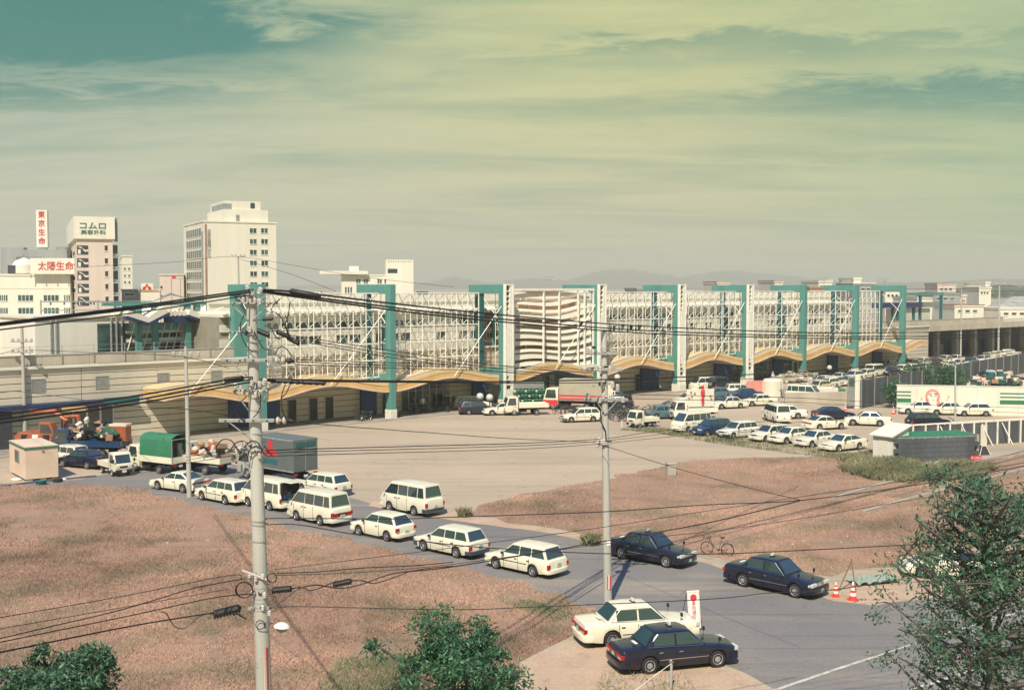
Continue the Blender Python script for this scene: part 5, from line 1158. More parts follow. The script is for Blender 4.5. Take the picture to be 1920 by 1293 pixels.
for i, (a, b_) in enumerate(((857, 838), (863, 843), (868, 850))): cable([(348, a), (400, b_+10), (440, b_+3)], 66, MY, .013, 'short cable between the thin pole and the big pole, %s of three' % ['top', 'middle', 'bottom'][i], group='short cables to the thin pole')
cable([(0, 737), (50, 735), (235, 760), (350, 767), (435, 779)], 85, MY, .012, 'thin wire from the far left pole across the striped wall')
cable([(50, 655), (200, 662), (340, 668), (430, 690)], 90, 60, .018, 'thin slack wire in front of the left parapet')
cable([(0, 664), (45, 650)], 80, 90, .018, 'wire stub entering from the left edge to the far left pole')
BG = 'long cables low across the right half'
cable([(500, 973), (520, 971), (740, 972), (840, 969), (1126, 959), (1320, 946), (1505, 937), (1740, 905), (1980, 862)], MY, 34, .014, 'wavy dark cable from the big pole above the car queue to the right edge', group=BG, n=40)
cable([(500, 983), (560, 983), (665, 1001), (780, 1013), (910, 1026), (1126, 1037), (1320, 1038), (1440, 1034), (1640, 1024), (1800, 1015), (1980, 1003)], MY, 34, .014, 'dark cable drooping over the queue and past the taxis to the right tree', group=BG, n=40)
cable([(514, 1067), (770, 1036), (910, 1018), (1129, 988), (1320, 958), (1560, 922), (1980, 858)], MY, 36, .009, 'thin straight wire rising from the coil on the big pole to the right', group=BG, n=34)
cable([(518, 1074), (600, 1071), (680, 1064), (770, 1060), (850, 1053)], MY, 30, .013, 'short wavy cable beside the small coil right of the big pole')
cable([(518, 1078), (680, 1072), (840, 1058), (1035, 1032), (1232, 1006), (1320, 997), (1480, 975), (1690, 940), (1980, 893)], MY, 36, .009, 'thin wire just below the wavy one, rising over the taxi roof', group=BG, n=34)
cable([(496, 1146), (530, 1125), (560, 1103), (590, 1096), (608, 1098), (640, 1102), (680, 1094), (740, 1074), (840, 1063), (1035, 1031), (1114, 1017), (1320, 981), (1500, 938)], MY, 34, .018, 'thick twisted cable from the big pole through the splice boxes to the right', group=BG, n=60)
cable([(548, 1103), (565, 1100), (580, 1106), (596, 1103), (624, 1091)], MY, MY+2, .013, 'short looping cable between the two splice boxes')
cable([(660, 1088), (680, 1088), (700, 1093), (730, 1085), (780, 1068), (850, 1060)], MY+2, 32, .014, 'cable leaving the right splice box and joining the twisted one')
cable([(496, 1150), (520, 1143), (545, 1136), (840, 1142), (1000, 1137), (1320, 1123), (1440, 1111), (1560, 1105), (1800, 1070), (1980, 1060)], MY, 32, .013, 'lowest straight cable crossing in front of the no entry board', group=BG, n=40)
LG = 'low cables left of the big pole'
cable([(-60, 1168), (0, 1157), (230, 1117), (430, 1078), (452, 1086)], 22, MY, .009, 'low thin wire left of the big pole, topmost', group=LG)
cable([(-60, 1189), (0, 1178), (230, 1138), (425, 1104)], 22, MY, .008, 'low thin wire left of the big pole, second from the top', group=LG)
cable([(-60, 1208), (0, 1196), (60, 1182), (120, 1168), (190, 1152), (250, 1136), (310, 1118), (370, 1100), (460, 1084)], 22, MY, .013, 'low wavy cable left of the big pole running to the coil', group=LG)
cable([(-60, 1214), (0, 1203), (250, 1152), (400, 1120), (480, 1112)], 22, MY, .013, 'low cable left of the big pole just above the splice box', group=LG)
cable([(-60, 1233), (0, 1222), (240, 1174), (400, 1148)], 22, MY, .018, 'lowest thick cable left of the big pole ending in the fat splice box', group=LG)
cable(loops[-1], MY-.5, MY, .012, 'hanging loop of cable left of the fat splice box', n=30)
for i, (a, b_, c, d) in enumerate(((745, 749, 757, 766), (753, 758, 765, 776))): cable([(1180, a-6), (1470, a), (1560, b_), (1700, c), (1980, d)], P2Y, 90, .014, 'cable over the right parking rows, %s of two' % ['upper', 'lower'][i], group='cables over the right parking rows')
cable([(1560, 728), (1660, 700), (1760, 684), (1980, 640)], 120, 90, .02, 'faint wire rising in front of the dark wall')
# ---- second pole
p = G(1140, 1131); t = thing('utility_pole', 'concrete utility pole with red and white marker strip standing at the roadside in the middle', 'utility pole', (p.x, p.y, 0))
PZ = lambda y: AT(1132, y, p.y).z; px_ = lambda x: AT(x, 900, p.y).x-p.x; zt2 = PZ(618)
MB().path([(0, 0, -.3), (-.08, 0, 4), (-.16, 0, 8), (-.24, 0, zt2)], [.19, .17, .145, .12], 16).build('pole_shaft', M('pole_concrete'), t, smooth=50)
rn = random.Random(8)
for y, x0, x1 in ((662, 1096, 1160), (692, 1090, 1165), (748, 1094, 1176), (830, 1118, 1146)): MB().box(((px_(x0)+px_(x1))/2, -.2, PZ(y)), (px_(x1)-px_(x0), .09, .12)).build('crossarm', M('galvanised'), t, bevel=.01, seg=1)
for y, x0, x1, n in ((655, 1096, 1165, 9), (690, 1090, 1165, 9), (722, 1105, 1160, 7), (745, 1094, 1176, 10), (828, 1116, 1148, 10)):
    for k in range(n):
        if k % 2: o = link('insulator', ins, t, (px_(rn.uniform(x0, x1)), -.2, PZ(y+rn.uniform(-4, 4)))); o.scale = (1.5,)*3; continue
        MB().box((0, 0, 0), (rn.uniform(.06, .3), .08, rn.uniform(.05, .14))).build('bracket', M(rn.choice(['galvanised', 'steel_dark', 'porcelain'])), t, (px_(rn.uniform(x0, x1)), -.2, PZ(y+rn.uniform(-5, 5))))
for x in (1115, 1158): MB().tube((px_(x), -.22, PZ(748)), (px_(1133), -.2, PZ(775)), .025, 6).build('arm_brace', M('galvanised'), t)
MB().path([(px_(1124), -.2, PZ(765)), (px_(1126), -.2, PZ(790)), (px_(1134), -.2, PZ(806)), (px_(1136), -.2, PZ(830))], .03, 6).build('cable_loop', M('cable'), t)
MB().box((.0, -.155, PZ(1015)), (.16, .05, .28)).build('marker_plate', M('white_steel'), t)
for x, m_ in ((-.03, 'ink_red'), (.02, 'ink_white'), (.07, 'ink_red')): MB().box((x, -.185, 1.0), (.045, .04, .62)).build('marker_strip', M(m_), t)
# ---- smaller poles
def small_pole(x, yb, yt, label, arms, r=.14, lamp=False, Y=None):
    p = G(x, yb) if Y is None else Vector((AT(x, yt, Y).x, Y, 0)); t = thing('utility_pole', label, 'utility pole', (p.x, p.y, 0)); zt_ = AT(x, yt, p.y).z
    MB().path([(0, 0, -.2), (-.05, 0, zt_*.5), (-.1, 0, zt_)], [r*1.2, r, r*.75], 12).build('pole_shaft', M('pole_concrete'), t, smooth=50)
    for y in arms:
        z = AT(x, y, p.y).z; w_ = 1.9; MB().box((-.08, -.15, z), (w_, .1, .1)).build('crossarm', M('galvanised'), t)
        for k in (-.9, -.4, .3, .8): o = link('insulator', ins, t, (k*.95, -.15, z+.14)); o.scale = (2, 2, 1.8)
    if lamp: MB().path([(0, 0, zt_-.3), (-.5, 0, zt_+.1), (-1.1, 0, zt_+.25)], .05, 6).build('lamp_arm', M('galvanised'), t); MB().box((-1.3, 0, zt_+.22), (.7, .25, .12)).build('lamp_head', M('white_steel'), t, bevel=.03, seg=1)
    return t
small_pole(355, 931, 650, 'thin pole with small crossarm at the edge of the grass, beside the white sedan', (667,))
small_pole(48, 838, 612, 'thin pole rising behind the site hut at the left edge', (640, 660), .16)
small_pole(1791, 790, 684, 'slim lamp pole in front of the mural wall', (), .09, True)
small_pole(448, 700, 480, 'tall thin catenary pole with insulators in front of the large white office block', (481,), .15, Y=150)
small_pole(1875, 640, 533, 'catenary pole on the viaduct near the right edge', (533,), .16, Y=185)
small_pole(1804, 640, 543, 'short catenary pole behind the right parapet', (), .13, Y=190)
small_pole(1130, 640, 519, 'far catenary mast with thin crossbar seen above the fourth portal', (519,), .12, Y=210) if False else None
cable([(160, 500), (330, 491), (440, 481), (560, 499), (680, 519), (850, 538)], 190, 170, .03, 'high thin wire over the tops of the city buildings', n=30)
cable([(450, 486), (540, 512), (630, 546)], 150, 120, .025, 'high thin wire falling right in front of the large white office block')
cable([(1700, 542), (1804, 541), (1875, 536), (1990, 538)], 185, 185, .03, 'thin catenary wire above the right parapet')
cable([(1700, 549), (1804, 548), (1875, 545), (1990, 546)], 185, 185, .03, 'second thin catenary wire just below the first at the right')
# ================================================================== the town behind
mat('tower_pink', (.66, .57, .50), .75, .08, .3, streak=True); mat('city_cream', (.73, .71, .60), .7, .06, .3, streak=True); mat('city_white', (.74, .72, .62), .7, .06, .3, streak=True)
mat('city_grey', (.30, .33, .33), .75, .12, .4, streak=True); mat('roof_red', (.38, .24, .19), .8, .2, .5); mat('roof_grey', (.36, .38, .36), .8, .2, .5)
def col_hit(C, d, x):
    r = ray(x, 560); return (r.y*C.x-r.x*C.y)/(r.x*d.y-r.y*d.x)
def block(name, label, xc, xl, xr, yt, Y, phi, m='city_cream', cat='building', cap=True):
    C = AT(xc, yt, Y); a = Vector((math.cos(R(phi)), math.sin(R(phi)), 0)); l = Vector((-a.y, a.x, 0))
    W = abs(col_hit(C, a, xr)); D = abs(col_hit(C, l, xl)) if xl < xc else 14; D = min(D, 40)
    t = thing(name, label, cat, (C.x, C.y, 0), R(phi)); Hh = C.z
    MB().bx(0, W, 0, D, 0, Hh).build('wall', M(m), t)
    if cap: MB().bx(-.15, W+.15, -.15, D+.15, Hh+.002, Hh+.35).build('roof_edge', M(m), t)
    t['W'] = W; t['D'] = D; t['H'] = Hh; t['Y'] = Y
    def fx(x): return col_hit(C, a, x)
    def lx(x): return col_hit(C, l, x)
    def fz(x, y): k = fx(x); return AT(x, y, (C+a*k).y).z
    return t, fx, lx, fz, W, D, Hh
def cwin(t, x0, x1, z0, z1, m='window_dark', side=False, n=1, frame='white_wall'):
    f = MB(); g_ = MB()
    if not side:
        f.bx(x0-.12, x1+.12, -.10, .02, z0-.14, z0-.001).bx(x0-.12, x1+.12, -.08, .02, z1+.001, z1+.1); g_.bx(x0, x1, -.03, .04, z0, z1)
        for k in range(1, n): q = x0+(x1-x0)*k/n; f.bx(q-.05, q+.05, -.07, -.032, z0, z1)
    else:
        f.bx(-.10, .02, x0-.12, x1+.12, z0-.14, z0-.001).bx(-.08, .02, x0-.12, x1+.12, z1+.001, z1+.1); g_.bx(-.03, .04, x0, x1, z0, z1)
        for k in range(1, n): q = x0+(x1-x0)*k/n; f.bx(-.07, -.032, q-.05, q+.05, z0, z1)
    w_ = f.build('window', M(frame), t); g_.build('pane', M(m), w_)
FONT = {}
def text(s, size, m, parent, loc, rot=(R(90), 0, 0), ext=.03, sx=1, name='lettering', align='CENTER', bold=0):
    cu = bpy.data.curves.new('t', 'FONT'); cu.body = s; cu.size = size; cu.extrude = ext; cu.align_x = align; cu.align_y = 'CENTER'; cu.offset = bold
    o = bpy.data.objects.new('t', cu); COL.objects.link(o); bpy.context.view_layer.update()
    me = bpy.data.meshes.new_from_object(o.evaluated_get(bpy.context.evaluated_depsgraph_get())); bpy.data.objects.remove(o); me.materials.clear(); me.materials.append(M(m))
    o = link(name, me, parent, loc); o.rotation_euler = rot; o.scale = (sx, 1, 1); return o
# large white office tower
t, fx, lx, fz, W, D, Hh = block('office_tower', 'large cream office tower with paired windows and vertical lettering, tallest building in view', 381, 346, 519, 416, 250, 27, 'city_cream')
for r_ in range(7):
    y = 428+r_*20.2
    for x in (476, 497): cwin(t, fx(x-6), fx(x+6), fz(x, y+9), fz(x, y), 'window_teal' if (r_*3+x) % 2 else 'window_dark', n=2)
    zz = fz(381, 432+r_*20.5)
    cwin(t, D*.12, D*.85, zz-1.1, zz+.6, 'window_teal', True, 7)
MB().bx(.3, .7, -.12, 0, 3, Hh-.4).build('corner_pipe', M('roof_red'), t); MB().bx(-.15, -.01, .3, 1.6, 3, Hh-2).build('corner_strip', M('city_grey'), t)
x0, x1 = fx(423), fx(506); z1 = fz(440, 392); z2 = fz(440, 376)
MB().bx(x0, x1, .8, D*.8, Hh+.36, z1).build('penthouse', M('city_cream'), t); pt = MB().bx(x0+.3, fx(493), 1.2, D*.7, z1+.01, z2).build('penthouse_top', M('city_cream'), t)
MB().bx(fx(474), fx(482), 1.1, 1.19, z1+.4, z2-.3).build('roof_opening', M('window_dark'), t); MB().bx(x0+.1, fx(438), 1.05, D*.6, z1+.02, z2-.6).build('louvre_screen', M('city_grey'), t)
MB().bx(fx(446), fx(452), .68, .79, z1-3.2, z1-1.2).build('vent', M('louvre_grey'), t)
for k, ch in enumerate('日本生命岡山ビル'): text(ch, .86, 'louvre_grey', t, (fx(393.5), -.06, fz(393, 434+k*6.6)))
# komuro tower
t, fx, lx, fz, W, D, Hh = block('clinic_tower', 'pink grey tower with green katakana lettering on its white top and open stair landings', 142, 130, 213, 414, 204, 23, 'tower_pink')
MB().bx(-.4, W+.4, -.4, D+.4, fz(180, 448), Hh+.8).build('sign_band', M('city_white'), t)
text('コムロ', 1.35, 'ink_green', t, (fx(176), -.46, fz(176, 424)), sx=1.2, bold=.015); text('美容外科', .86, 'ink_green', t, (fx(177), -.46, fz(177, 436)), sx=1.25, bold=0)
for k in range(5):
    za, zb_ = fz(157, 477+k*24), fz(157, 460+k*24)
    MB().bx(fx(146), fx(167), -.05, .02, za, zb_).build('stair_landing', M('steel_dark'), t)
    o = MB(); o.prism([(fx(147), zb_-.2), (fx(153), zb_-.2), (fx(160), zb_-1.1), (fx(167), zb_-1.1), (fx(167), zb_-.75), (fx(161), zb_-.75)], -.10, -.06); o.bx(fx(148), fx(153), -.10, -.06, za+.1, za+.9); o.build('stair_flight', M('city_white'), t)
    cwin(t, fx(198), fx(203.5), fz(200, 470+k*24), fz(200, 460+k*24), 'window_dark')
    cwin(t, D*.2, D*.4, za, za+.8, 'window_dark', True)
    MB().bx(W+.02, fx(225), .6, 3.0, fz(218, 481+k*24), fz(218, 477+k*24)).build('balcony', M('city_grey'), t); MB().bx(W+.02, fx(223), .9, 3.0, fz(218, 476+k*24), fz(218, 459+k*24)).build('balcony_recess', M('window_dark'), t)
MB().bx(W+.45, fx(223), .3, 2.6, fz(218, 452), Hh+.7).build('dark_mesh_top', M('louvre_grey'), t)
# low white block with sign boards, far left
t, fx, lx, fz, W, D, Hh = block('department_block', 'low cream block with rows of wide windows below the wide red lettered sign', 0, 0, 132, 517, 215, 4, 'city_white')
for y in (556, 580):
    for x0, x1 in ((0, 14), (34, 62), (82, 110), (120, 131)): cwin(t, fx(x0), fx(x1), fz(40, y+8), fz(40, y-3), 'window_teal', n=4)
MB().bx(fx(0), fx(130), -.06, -.01, fz(40, 541), fz(40, 540)).build('string_course', M('cream'), t); MB().bx(-14, 0, .5, 13, 0, Hh).build('wall', M('city_white'), t)
for x0, x1, yt, m in ((10, 60, 480, 'city_grey'), (24, 108, 466, 'city_grey'), (-20, 25, 462, 'city_grey')): MB().bx(fx(x0), fx(x1), 6, 10+x0*.1, Hh+.36, fz(40, yt)).build('roof_plant', M(m), t)
MB().lathe([(2.2, 0), (2.2, 1.6), (1.6, 2.4), (.2, 3.0)], 16).build('water_tank', M('city_white'), t, (fx(36), 3.0, Hh+.5), smooth=30)
MB().bx(fx(12), fx(28), 1, 4, Hh+.4, fz(20, 497)).build('cooling_unit', M('steel_dark'), t); MB().lathe([(1.4, 0), (1.4, 3.0)], 18).build('round_tank', M('city_grey'), t, (fx(92), 9, fz(96, 490)), smooth=30)
s = thing('sign_board', 'wide white rooftop sign board with red characters 太陽生命 partly hidden by the clinic tower', 'sign', (AT(57, 515, 214).x, 214, AT(57, 515, 214).z), R(4)); sw = AT(139, 500, 214).x-AT(57, 500, 214).x; shh = AT(57, 484, 214).z-AT(57, 515, 214).z
MB().bx(0, sw, 0, .5, .1, shh).build('board', M('city_white'), s, bevel=.05, seg=1); text('太陽生命', 1.75, 'ink_red', s, (sw*.57, -.05, shh*.5), bold=.01, sx=.95)
for k in range(5): MB().bx(sw*k/4-.05, sw*k/4+.1, .1, .3, -.6, .1).build('support', M('city_grey'), s)
s = thing('sign_tower', 'tall narrow white rooftop sign with four red characters 東京生命 in a column', 'sign', (AT(79, 464, 226).x, 226, AT(79, 464, 226).z)); hh = AT(79, 394, 226).z-AT(79, 464, 226).z; ww = AT(90, 430, 226).x-AT(69, 430, 226).x
MB().bx(-ww/2, ww/2, 0, .8, 0, hh).build('board', M('city_white'), s, bevel=.05, seg=1); MB().bx(-ww/2+.3, ww/2-.3, .1, .6, -6, -.01).build('support', M('city_grey'), s)
for k, ch in enumerate('東京生命'): text(ch, 1.45, 'ink_red', s, (0, -.05, hh*(1-(k+.55)/4.25)), bold=.01)
# smaller blocks between and beyond
def simple(label, xc, xl, xr, yt, Y, phi, m, rows=(), cols=(), yrow=None, ww=5, wh=6, name='city_building', roofm=None):
    t, fx, lx, fz, W, D, Hh = block(name, label, xc, xl, xr, yt, Y, phi, m)
    for y in rows:
        for x in cols: cwin(t, fx(x-ww/2), fx(x+ww/2), fz(x, y+wh), fz(x, y), 'window_dark' if (int(x)+int(y)) % 3 else 'window_teal')
    if roofm: MB().bx(-.2, W+.2, -.2, D+.2, Hh+.36, Hh+.55).build('roof', M(roofm), t)
    return t, fx, fz, Hh
simple('narrow pale block just right of the clinic tower', 229, 226, 249, 481, 290, 20, 'city_white', (502, 515, 527), (235, 243), ww=3, wh=4)
simple('grey white low block with one dark band between clinic tower and red sign', 228, 226, 262, 545, 240, 10, 'city_grey', (550,), (243,), ww=16, wh=4)
t, fx, fz, Hh = simple('cream low building carrying a small white sign with red emblem', 264, 262, 300, 545, 250, 8, 'city_cream', (), ())
MB().bx(fx(265), fx(288), -.1, .3, Hh+.3, fz(276, 531)).build('sign_panel', M('city_white'), t); MB().bx(fx(262), fx(298), -.15, -.02, fz(276, 546), fz(276, 543)).build('orange_band', M('orange_fascia'), t)
q = MB()
for a, b_ in ((276, 535), (272, 539), (280, 539), (270, 541), (282, 541)): q.box((fx(a), -.16, fz(a, b_)), (.5, .06, .5), 0)
q.build('emblem', M('ink_red'), t)
simple('pinkish white block left of the office tower with slim window column', 299, 297, 345, 516, 265, 15, 'tower_pink', (536, 553), (303,), ww=4, wh=5)
s = thing('sign_mast', 'tall thin framed sign mast in front of the pinkish block', 'sign', (AT(322, 560, 240).x, 240, 0)); zz = AT(322, 522, 240).z; q = MB()
for x in (-.0, 1.9): q.tube((x, 0, 0), (x, 0, zz), .07, 5)
q.tube((0, 0, zz), (2.6, 0, zz), .07, 5); q.build('frame', M('city_grey'), s); MB().box((.5, 0, zz+.3), (.8, .2, .5)).build('red_sign', M('ink_red'), s)
# white hospital like building, centre left
t, fx, lx, fz, W, D, Hh = block('terraced_building', 'white flat roofed building with cantilevered roof and a square tower at its right end', 640, 636, 742, 517, 300, 8, 'city_white')
MB().bx(fx(600), fx(690), -1.5, 9, Hh+.4, Hh+1.3).build('cantilever_roof', M('city_white'), t); MB().bx(fx(655), fx(673), 3, 8, Hh+1.31, Hh+2.6).build('roof_box', M('city_white'), t)
for x in (672, 686, 712, 725, 738): cwin(t, fx(x-4), fx(x+4), fz(x, 531), fz(x, 523), 'window_teal', n=2)
for k in range(3): cwin(t, fx(647+k*5), fx(650+k*5), fz(650, 550), fz(650, 538), 'window_teal')
x0, x1 = fx(724), fx(775); zt_ = fz(750, 487)
MB().bx(x0, x1, -1.2, 10, 0, zt_).build('tower', M('city_white'), t); MB().bx(fx(727), fx(745), -1.25, -1.19, fz(736, 512), fz(736, 504)).build('opening', M('window_dark'), t); cwin(t, fx(749), fx(754), fz(750, 530), fz(750, 523), 'window_teal')
q = MB()
for k in range(10): q.bx(fx(728+k*4.6), fx(729.6+k*4.6), -1.26, -1.195, fz(750, 491.5), fz(750, 489))
q.build('parapet_slots', M('louvre_grey'), t)
simple('low teal roofed hut on the station roof left of the third portal', 782, 780, 800, 549, 260, 0, 'teal_dark')
# right hand town, many small roofs
RT = [(1195, 1255, 544, 260, 'city_grey', 'roof_grey', 'low grey roofed block between fourth and fifth portals'), (1345, 1368, 531, 300, 'tower_pink', 'roof_grey', 'small pink grey rooftop box above the sixth portal beam'), (1452, 1468, 529, 310, 'tower_pink', 'city_grey', 'small rooftop tank building above the seventh portal'),
      (1535, 1560, 529, 300, 'city_cream', 'city_white', 'small cream rooftop house with square window between seventh and eighth portals'), (1518, 1543, 541, 280, 'roof_red', 'roof_red', 'low brick red roof right of the seventh portal'), (1600, 1640, 534, 290, 'city_grey', 'city_cream', 'grey penthouse with two windows above the eighth portal'), (1601, 1614, 524, 292, 'city_cream', 'city_cream', 'tiny cream chimney block behind the eighth portal'),
      (1758, 1792, 534, 330, 'tower_pink', 'roof_red', 'brown pink tower with dark centre strip right of the ninth portal'), (1750, 1800, 552, 300, 'city_grey', 'roof_grey', 'grey office block with dark windows right of the ninth portal'), (1790, 1845, 575, 260, 'city_cream', 'roof_red', 'long low house with brownish red tiled roof behind the right parapet'),
      (1836, 1858, 541, 340, 'city_cream', 'city_cream', 'cream stepped apartment block near the right edge'), (1848, 1856, 531, 342, 'city_cream', 'city_cream', 'narrow lift tower of the cream apartment block near the right edge'), (1720, 1790, 560, 300, 'city_cream', 'roof_grey', 'cream slab building behind the teal platform frame'), (1800, 1812, 556, 300, 'tower_pink', 'city_cream', 'small pinkish block beside the long low house'),
      (1875, 1935, 580, 320, 'city_white', 'city_white', 'white flat roofed shed behind the parapet at the right edge'), (1040, 1075, 546, 330, 'city_grey', 'city_grey', 'low grey rooftop behind the curved screen'), (560, 600, 549, 340, 'city_cream', 'roof_grey', 'low cream rooftop right of the office tower'), (1090, 1108, 545, 350, 'city_cream', 'city_cream', 'tiny cream rooftop behind the curved screen'),
      (1660, 1690, 546, 320, 'city_cream', 'roof_grey', 'cream rooftop left of the ninth portal'), (1268, 1300, 547, 380, 'city_cream', 'roof_grey', 'cream low roofs just right of the fifth portal'), (1480, 1500, 545, 360, 'city_grey', 'roof_red', 'small grey house left of the seventh portal')]
for xl, xr, y, Y, m, rm_, l in RT: simple(l, xl, xl, xr, y, Y, random.uniform(-6, 8), m, (y+6,), [xl+(xr-xl)*f for f in (.2, .45, .7)], ww=(xr-xl)*.14, wh=4, roofm=rm_)
# large hip roofed hall at the right edge
C = AT(1868, 570, 330); t = thing('hall', 'wide hall with pale sloping tiled roof at the right edge', 'building', (C.x, C.y, 0), R(-4)); zz = C.z
MB().prism([(0, zz-1.5), (40, zz-1.5), (40, 0), (0, 0)], 0, 18).build('wall', M('city_cream'), t)
b_ = len([0]); q = MB(); q.v = [(-1, -1, zz-1.4), (41, -1, zz-1.4), (41, 19, zz-1.4), (-1, 19, zz-1.4), (8, 9, zz+2.2), (34, 9, zz+2.2)]
for f in ((0, 1, 5, 4), (1, 2, 5), (2, 3, 4, 5), (3, 0, 4), (0, 3, 2, 1)): q.face(list(f))
q.build('roof', M('roof_grey'), t)
# antennas
for i, (x, y, Y) in enumerate(((1030, 519, 240), (1335, 527, 240), (1505, 528, 240), (1658, 522, 240), (1768, 530, 260), (1545, 520, 250))):
    p = AT(x, y, Y); t = thing('antenna', 'thin rooftop antenna with horizontal bars above the portals, number order left to right: %s' % ['leftmost', 'second', 'third', 'fifth', 'rightmost', 'fourth'][i], 'antenna', (p.x, p.y, 12), 0, 'rooftop antennas')
    t['label'] = 'thin rooftop antenna with horizontal bars, %s of six above the station' % ['leftmost', 'second from left', 'third from left', 'fifth from left', 'rightmost', 'fourth from left'][i]
    z = p.z-12; MB().tube((0, 0, -4), (0, 0, z), .06, 5).build('mast', M('city_grey'), t); MB().tube((-1.3, 0, z), (1.0, 0, z), .05, 4).build('element', M('city_grey'), t); MB().tube((-1.6, 0, z-.55), (.5, 0, z-.6), .06, 4).build('element', M('city_grey'), t)
# ---- hills
m_h = mat('hill_forest', (.07, .10, .07), .95, .25, .01)
def hills(pts, Y, d):
    mb = MB(); rn = random.Random(int(Y)); P = []
    pts2 = smooth_pts(pts, 120)
    for x, y in pts2: p = AT(x, y, Y); P.append((p.x, p.z+rn.uniform(-.0006, .0012)*Y))
    k = len(P)
    for x, z in P: mb.v.append((x, Y, z))
    for x, z in P: mb.v.append((x, Y-d, -5))
    for x, z in P: mb.v.append((x, Y+d, -5))
    for i in range(k-1): mb.face([i, i+1, k+i+1, k+i]); mb.face([i+1, i, 2*k+i, 2*k+i+1])
    return tag(mb.build('hills', m_h, smooth=60), kind='structure')
hills([(-300, 540), (300, 538), (700, 536), (790, 532), (820, 526), (850, 519), (880, 524), (930, 531), (960, 526), (1010, 522), (1060, 526), (1090, 518), (1130, 508), (1180, 506), (1230, 512), (1280, 520), (1320, 512), (1370, 508), (1430, 512), (1500, 520), (1600, 530), (1720, 536), (2200, 538)], 6500, 900)
hills([(1300, 540), (1500, 536), (1640, 531), (1800, 528), (1900, 524), (2300, 522)], 5000, 700)
hills([(1780, 543), (1830, 541), (1860, 538), (1890, 536), (1930, 538), (2200, 534)], 1500, 200)
# ================================================================== walls, sheds, fences and small things
def panel_run(name, label, cat, A, B, h, pw, m, z0=0.0, posts=None, th=.12):
    d = B-A; L = d.length; t = thing(name, label, cat, (A.x, A.y, 0), math.atan2(d.y, d.x)); n = max(1, int(L/pw)); w_ = L/n
    me = MB().bx(.012, w_-.012, -th/2, th/2, z0+.02, h).mesh('panel', M(m), bevel=.01, seg=1)
    for k in range(n): link('panel', me, t, (k*w_, 0, 0))
    if posts:
        pm = MB().bx(-.06, .06, -th/2-.1, -th/2-.005, 0, h+.05).mesh('post', M(posts))
        for k in range(0, n+1, 2): link('post', pm, t, (k*w_, 0, 0))
    return t, L
A = G(1613, 766); B = Vector((82.5, 183, 0)); B = A+(B-A)*1.25
t, L_ = panel_run('steel_hoarding', 'long dark grey hoarding wall screening off the upper car lot', 'wall', A, B, 3.25, 2.0, 'dark_concrete', posts='louvre_grey')
A = G(1603, 766); t = thing('gate_post', 'cream gate post and grey gate leaf at the left end of the dark hoarding', 'gate', (A.x, A.y, 0), R(5)); MB().bx(0, .55, 0, .5, 0, 3.9).build('post', M('cream'), t, bevel=.03, seg=1); MB().bx(-.85, -.02, .1, .2, .3, 3.7).build('gate_leaf', M('louvre_grey'), t); MB().bx(-.7, -.1, .04, .09, 2.6, 3.5).build('pane', M('window_teal'), t)
A = G(1560, 758); t = thing('concrete_wall', 'low rough brownish wall edging the upper lot left of the gate', 'wall', (A.x, A.y, 0), R(12)); MB().bx(-6, 3.2, 0, .3, 0, 1.5).build('wall', M('parapet'), t, bevel=.03, seg=1)
# mural wall
A = G(1681, 775); B = Vector((59.5, 121.6, 0)); d = B-A; ang = math.atan2(d.y, d.x); L_ = d.length
t = thing('mural_wall', 'cream boundary wall with green stripes and a pink and black drawing', 'wall', (A.x, A.y, 0), ang); hgt = 3.12
mw = 2.1; me = MB().bx(.008, mw-.008, 0, .2, 0, hgt).mesh('panel', M('city_cream'))
for k in range(int(L_/mw)+1): link('panel', me, t, (k*mw, 0, 0))
MB().bx(-.1, L_+2, -.05, .25, hgt+.002, hgt+.08).build('coping', M('cream'), t)
for x0, x1 in ((.02, 1.5), (10.7, L_+2)):
    for z, h_ in ((2.35, .14), (1.95, .14), (1.25, .45)): MB().bx(x0, x1, -.02, -.004, z, z+h_).build('green_stripe', M('green_canvas'), t)
q = MB(); c = (3.75, 1.95)
for k in range(16): a0, a1 = R(-35+k*16), R(-35+(k+1)*16); q.prism([(c[0]+.52*math.cos(a0), c[1]+.55*math.sin(a0)), (c[0]+.52*math.cos(a1), c[1]+.55*math.sin(a1)), (c[0]+.78*math.cos(a1), c[1]+.82*math.sin(a1)), (c[0]+.78*math.cos(a0), c[1]+.82*math.sin(a0))], -.02, -.004)
q.prism([(3.05, 1.7), (3.35, 1.6), (3.5, .7), (3.0, .7)], -.02, -.004).prism([(4.2, 1.7), (4.45, 1.7), (4.6, .7), (4.2, .7)], -.02, -.004); q.build('pink_drawing', M('mural_pink') if 'mural_pink' in MATS else mat('mural_pink', (.75, .30, .24), .8, .1, 2), t)
q = MB()
for x, z, a, b_ in ((3.35, 2.15, .32, .08), (3.9, 2.2, .32, .08), (3.5, 1.95, .2, .05), (3.95, 1.98, .2, .05), (3.75, 1.55, .12, .05)): q.bx(x, x+a, -.024, -.004, z, z+b_)
q.build('black_strokes', M('ink_dark'), t)
q = MB()
for x, z in ((2.45, 1.5), (5.1, 1.3), (5.25, 1.7), (5.1, 1.0)): q.prism([(x, z), (x+.3, z+.1), (x+.15, z+.5)], -.02, -.004)
q.build('orange_drawing', M('orange_fascia'), t)
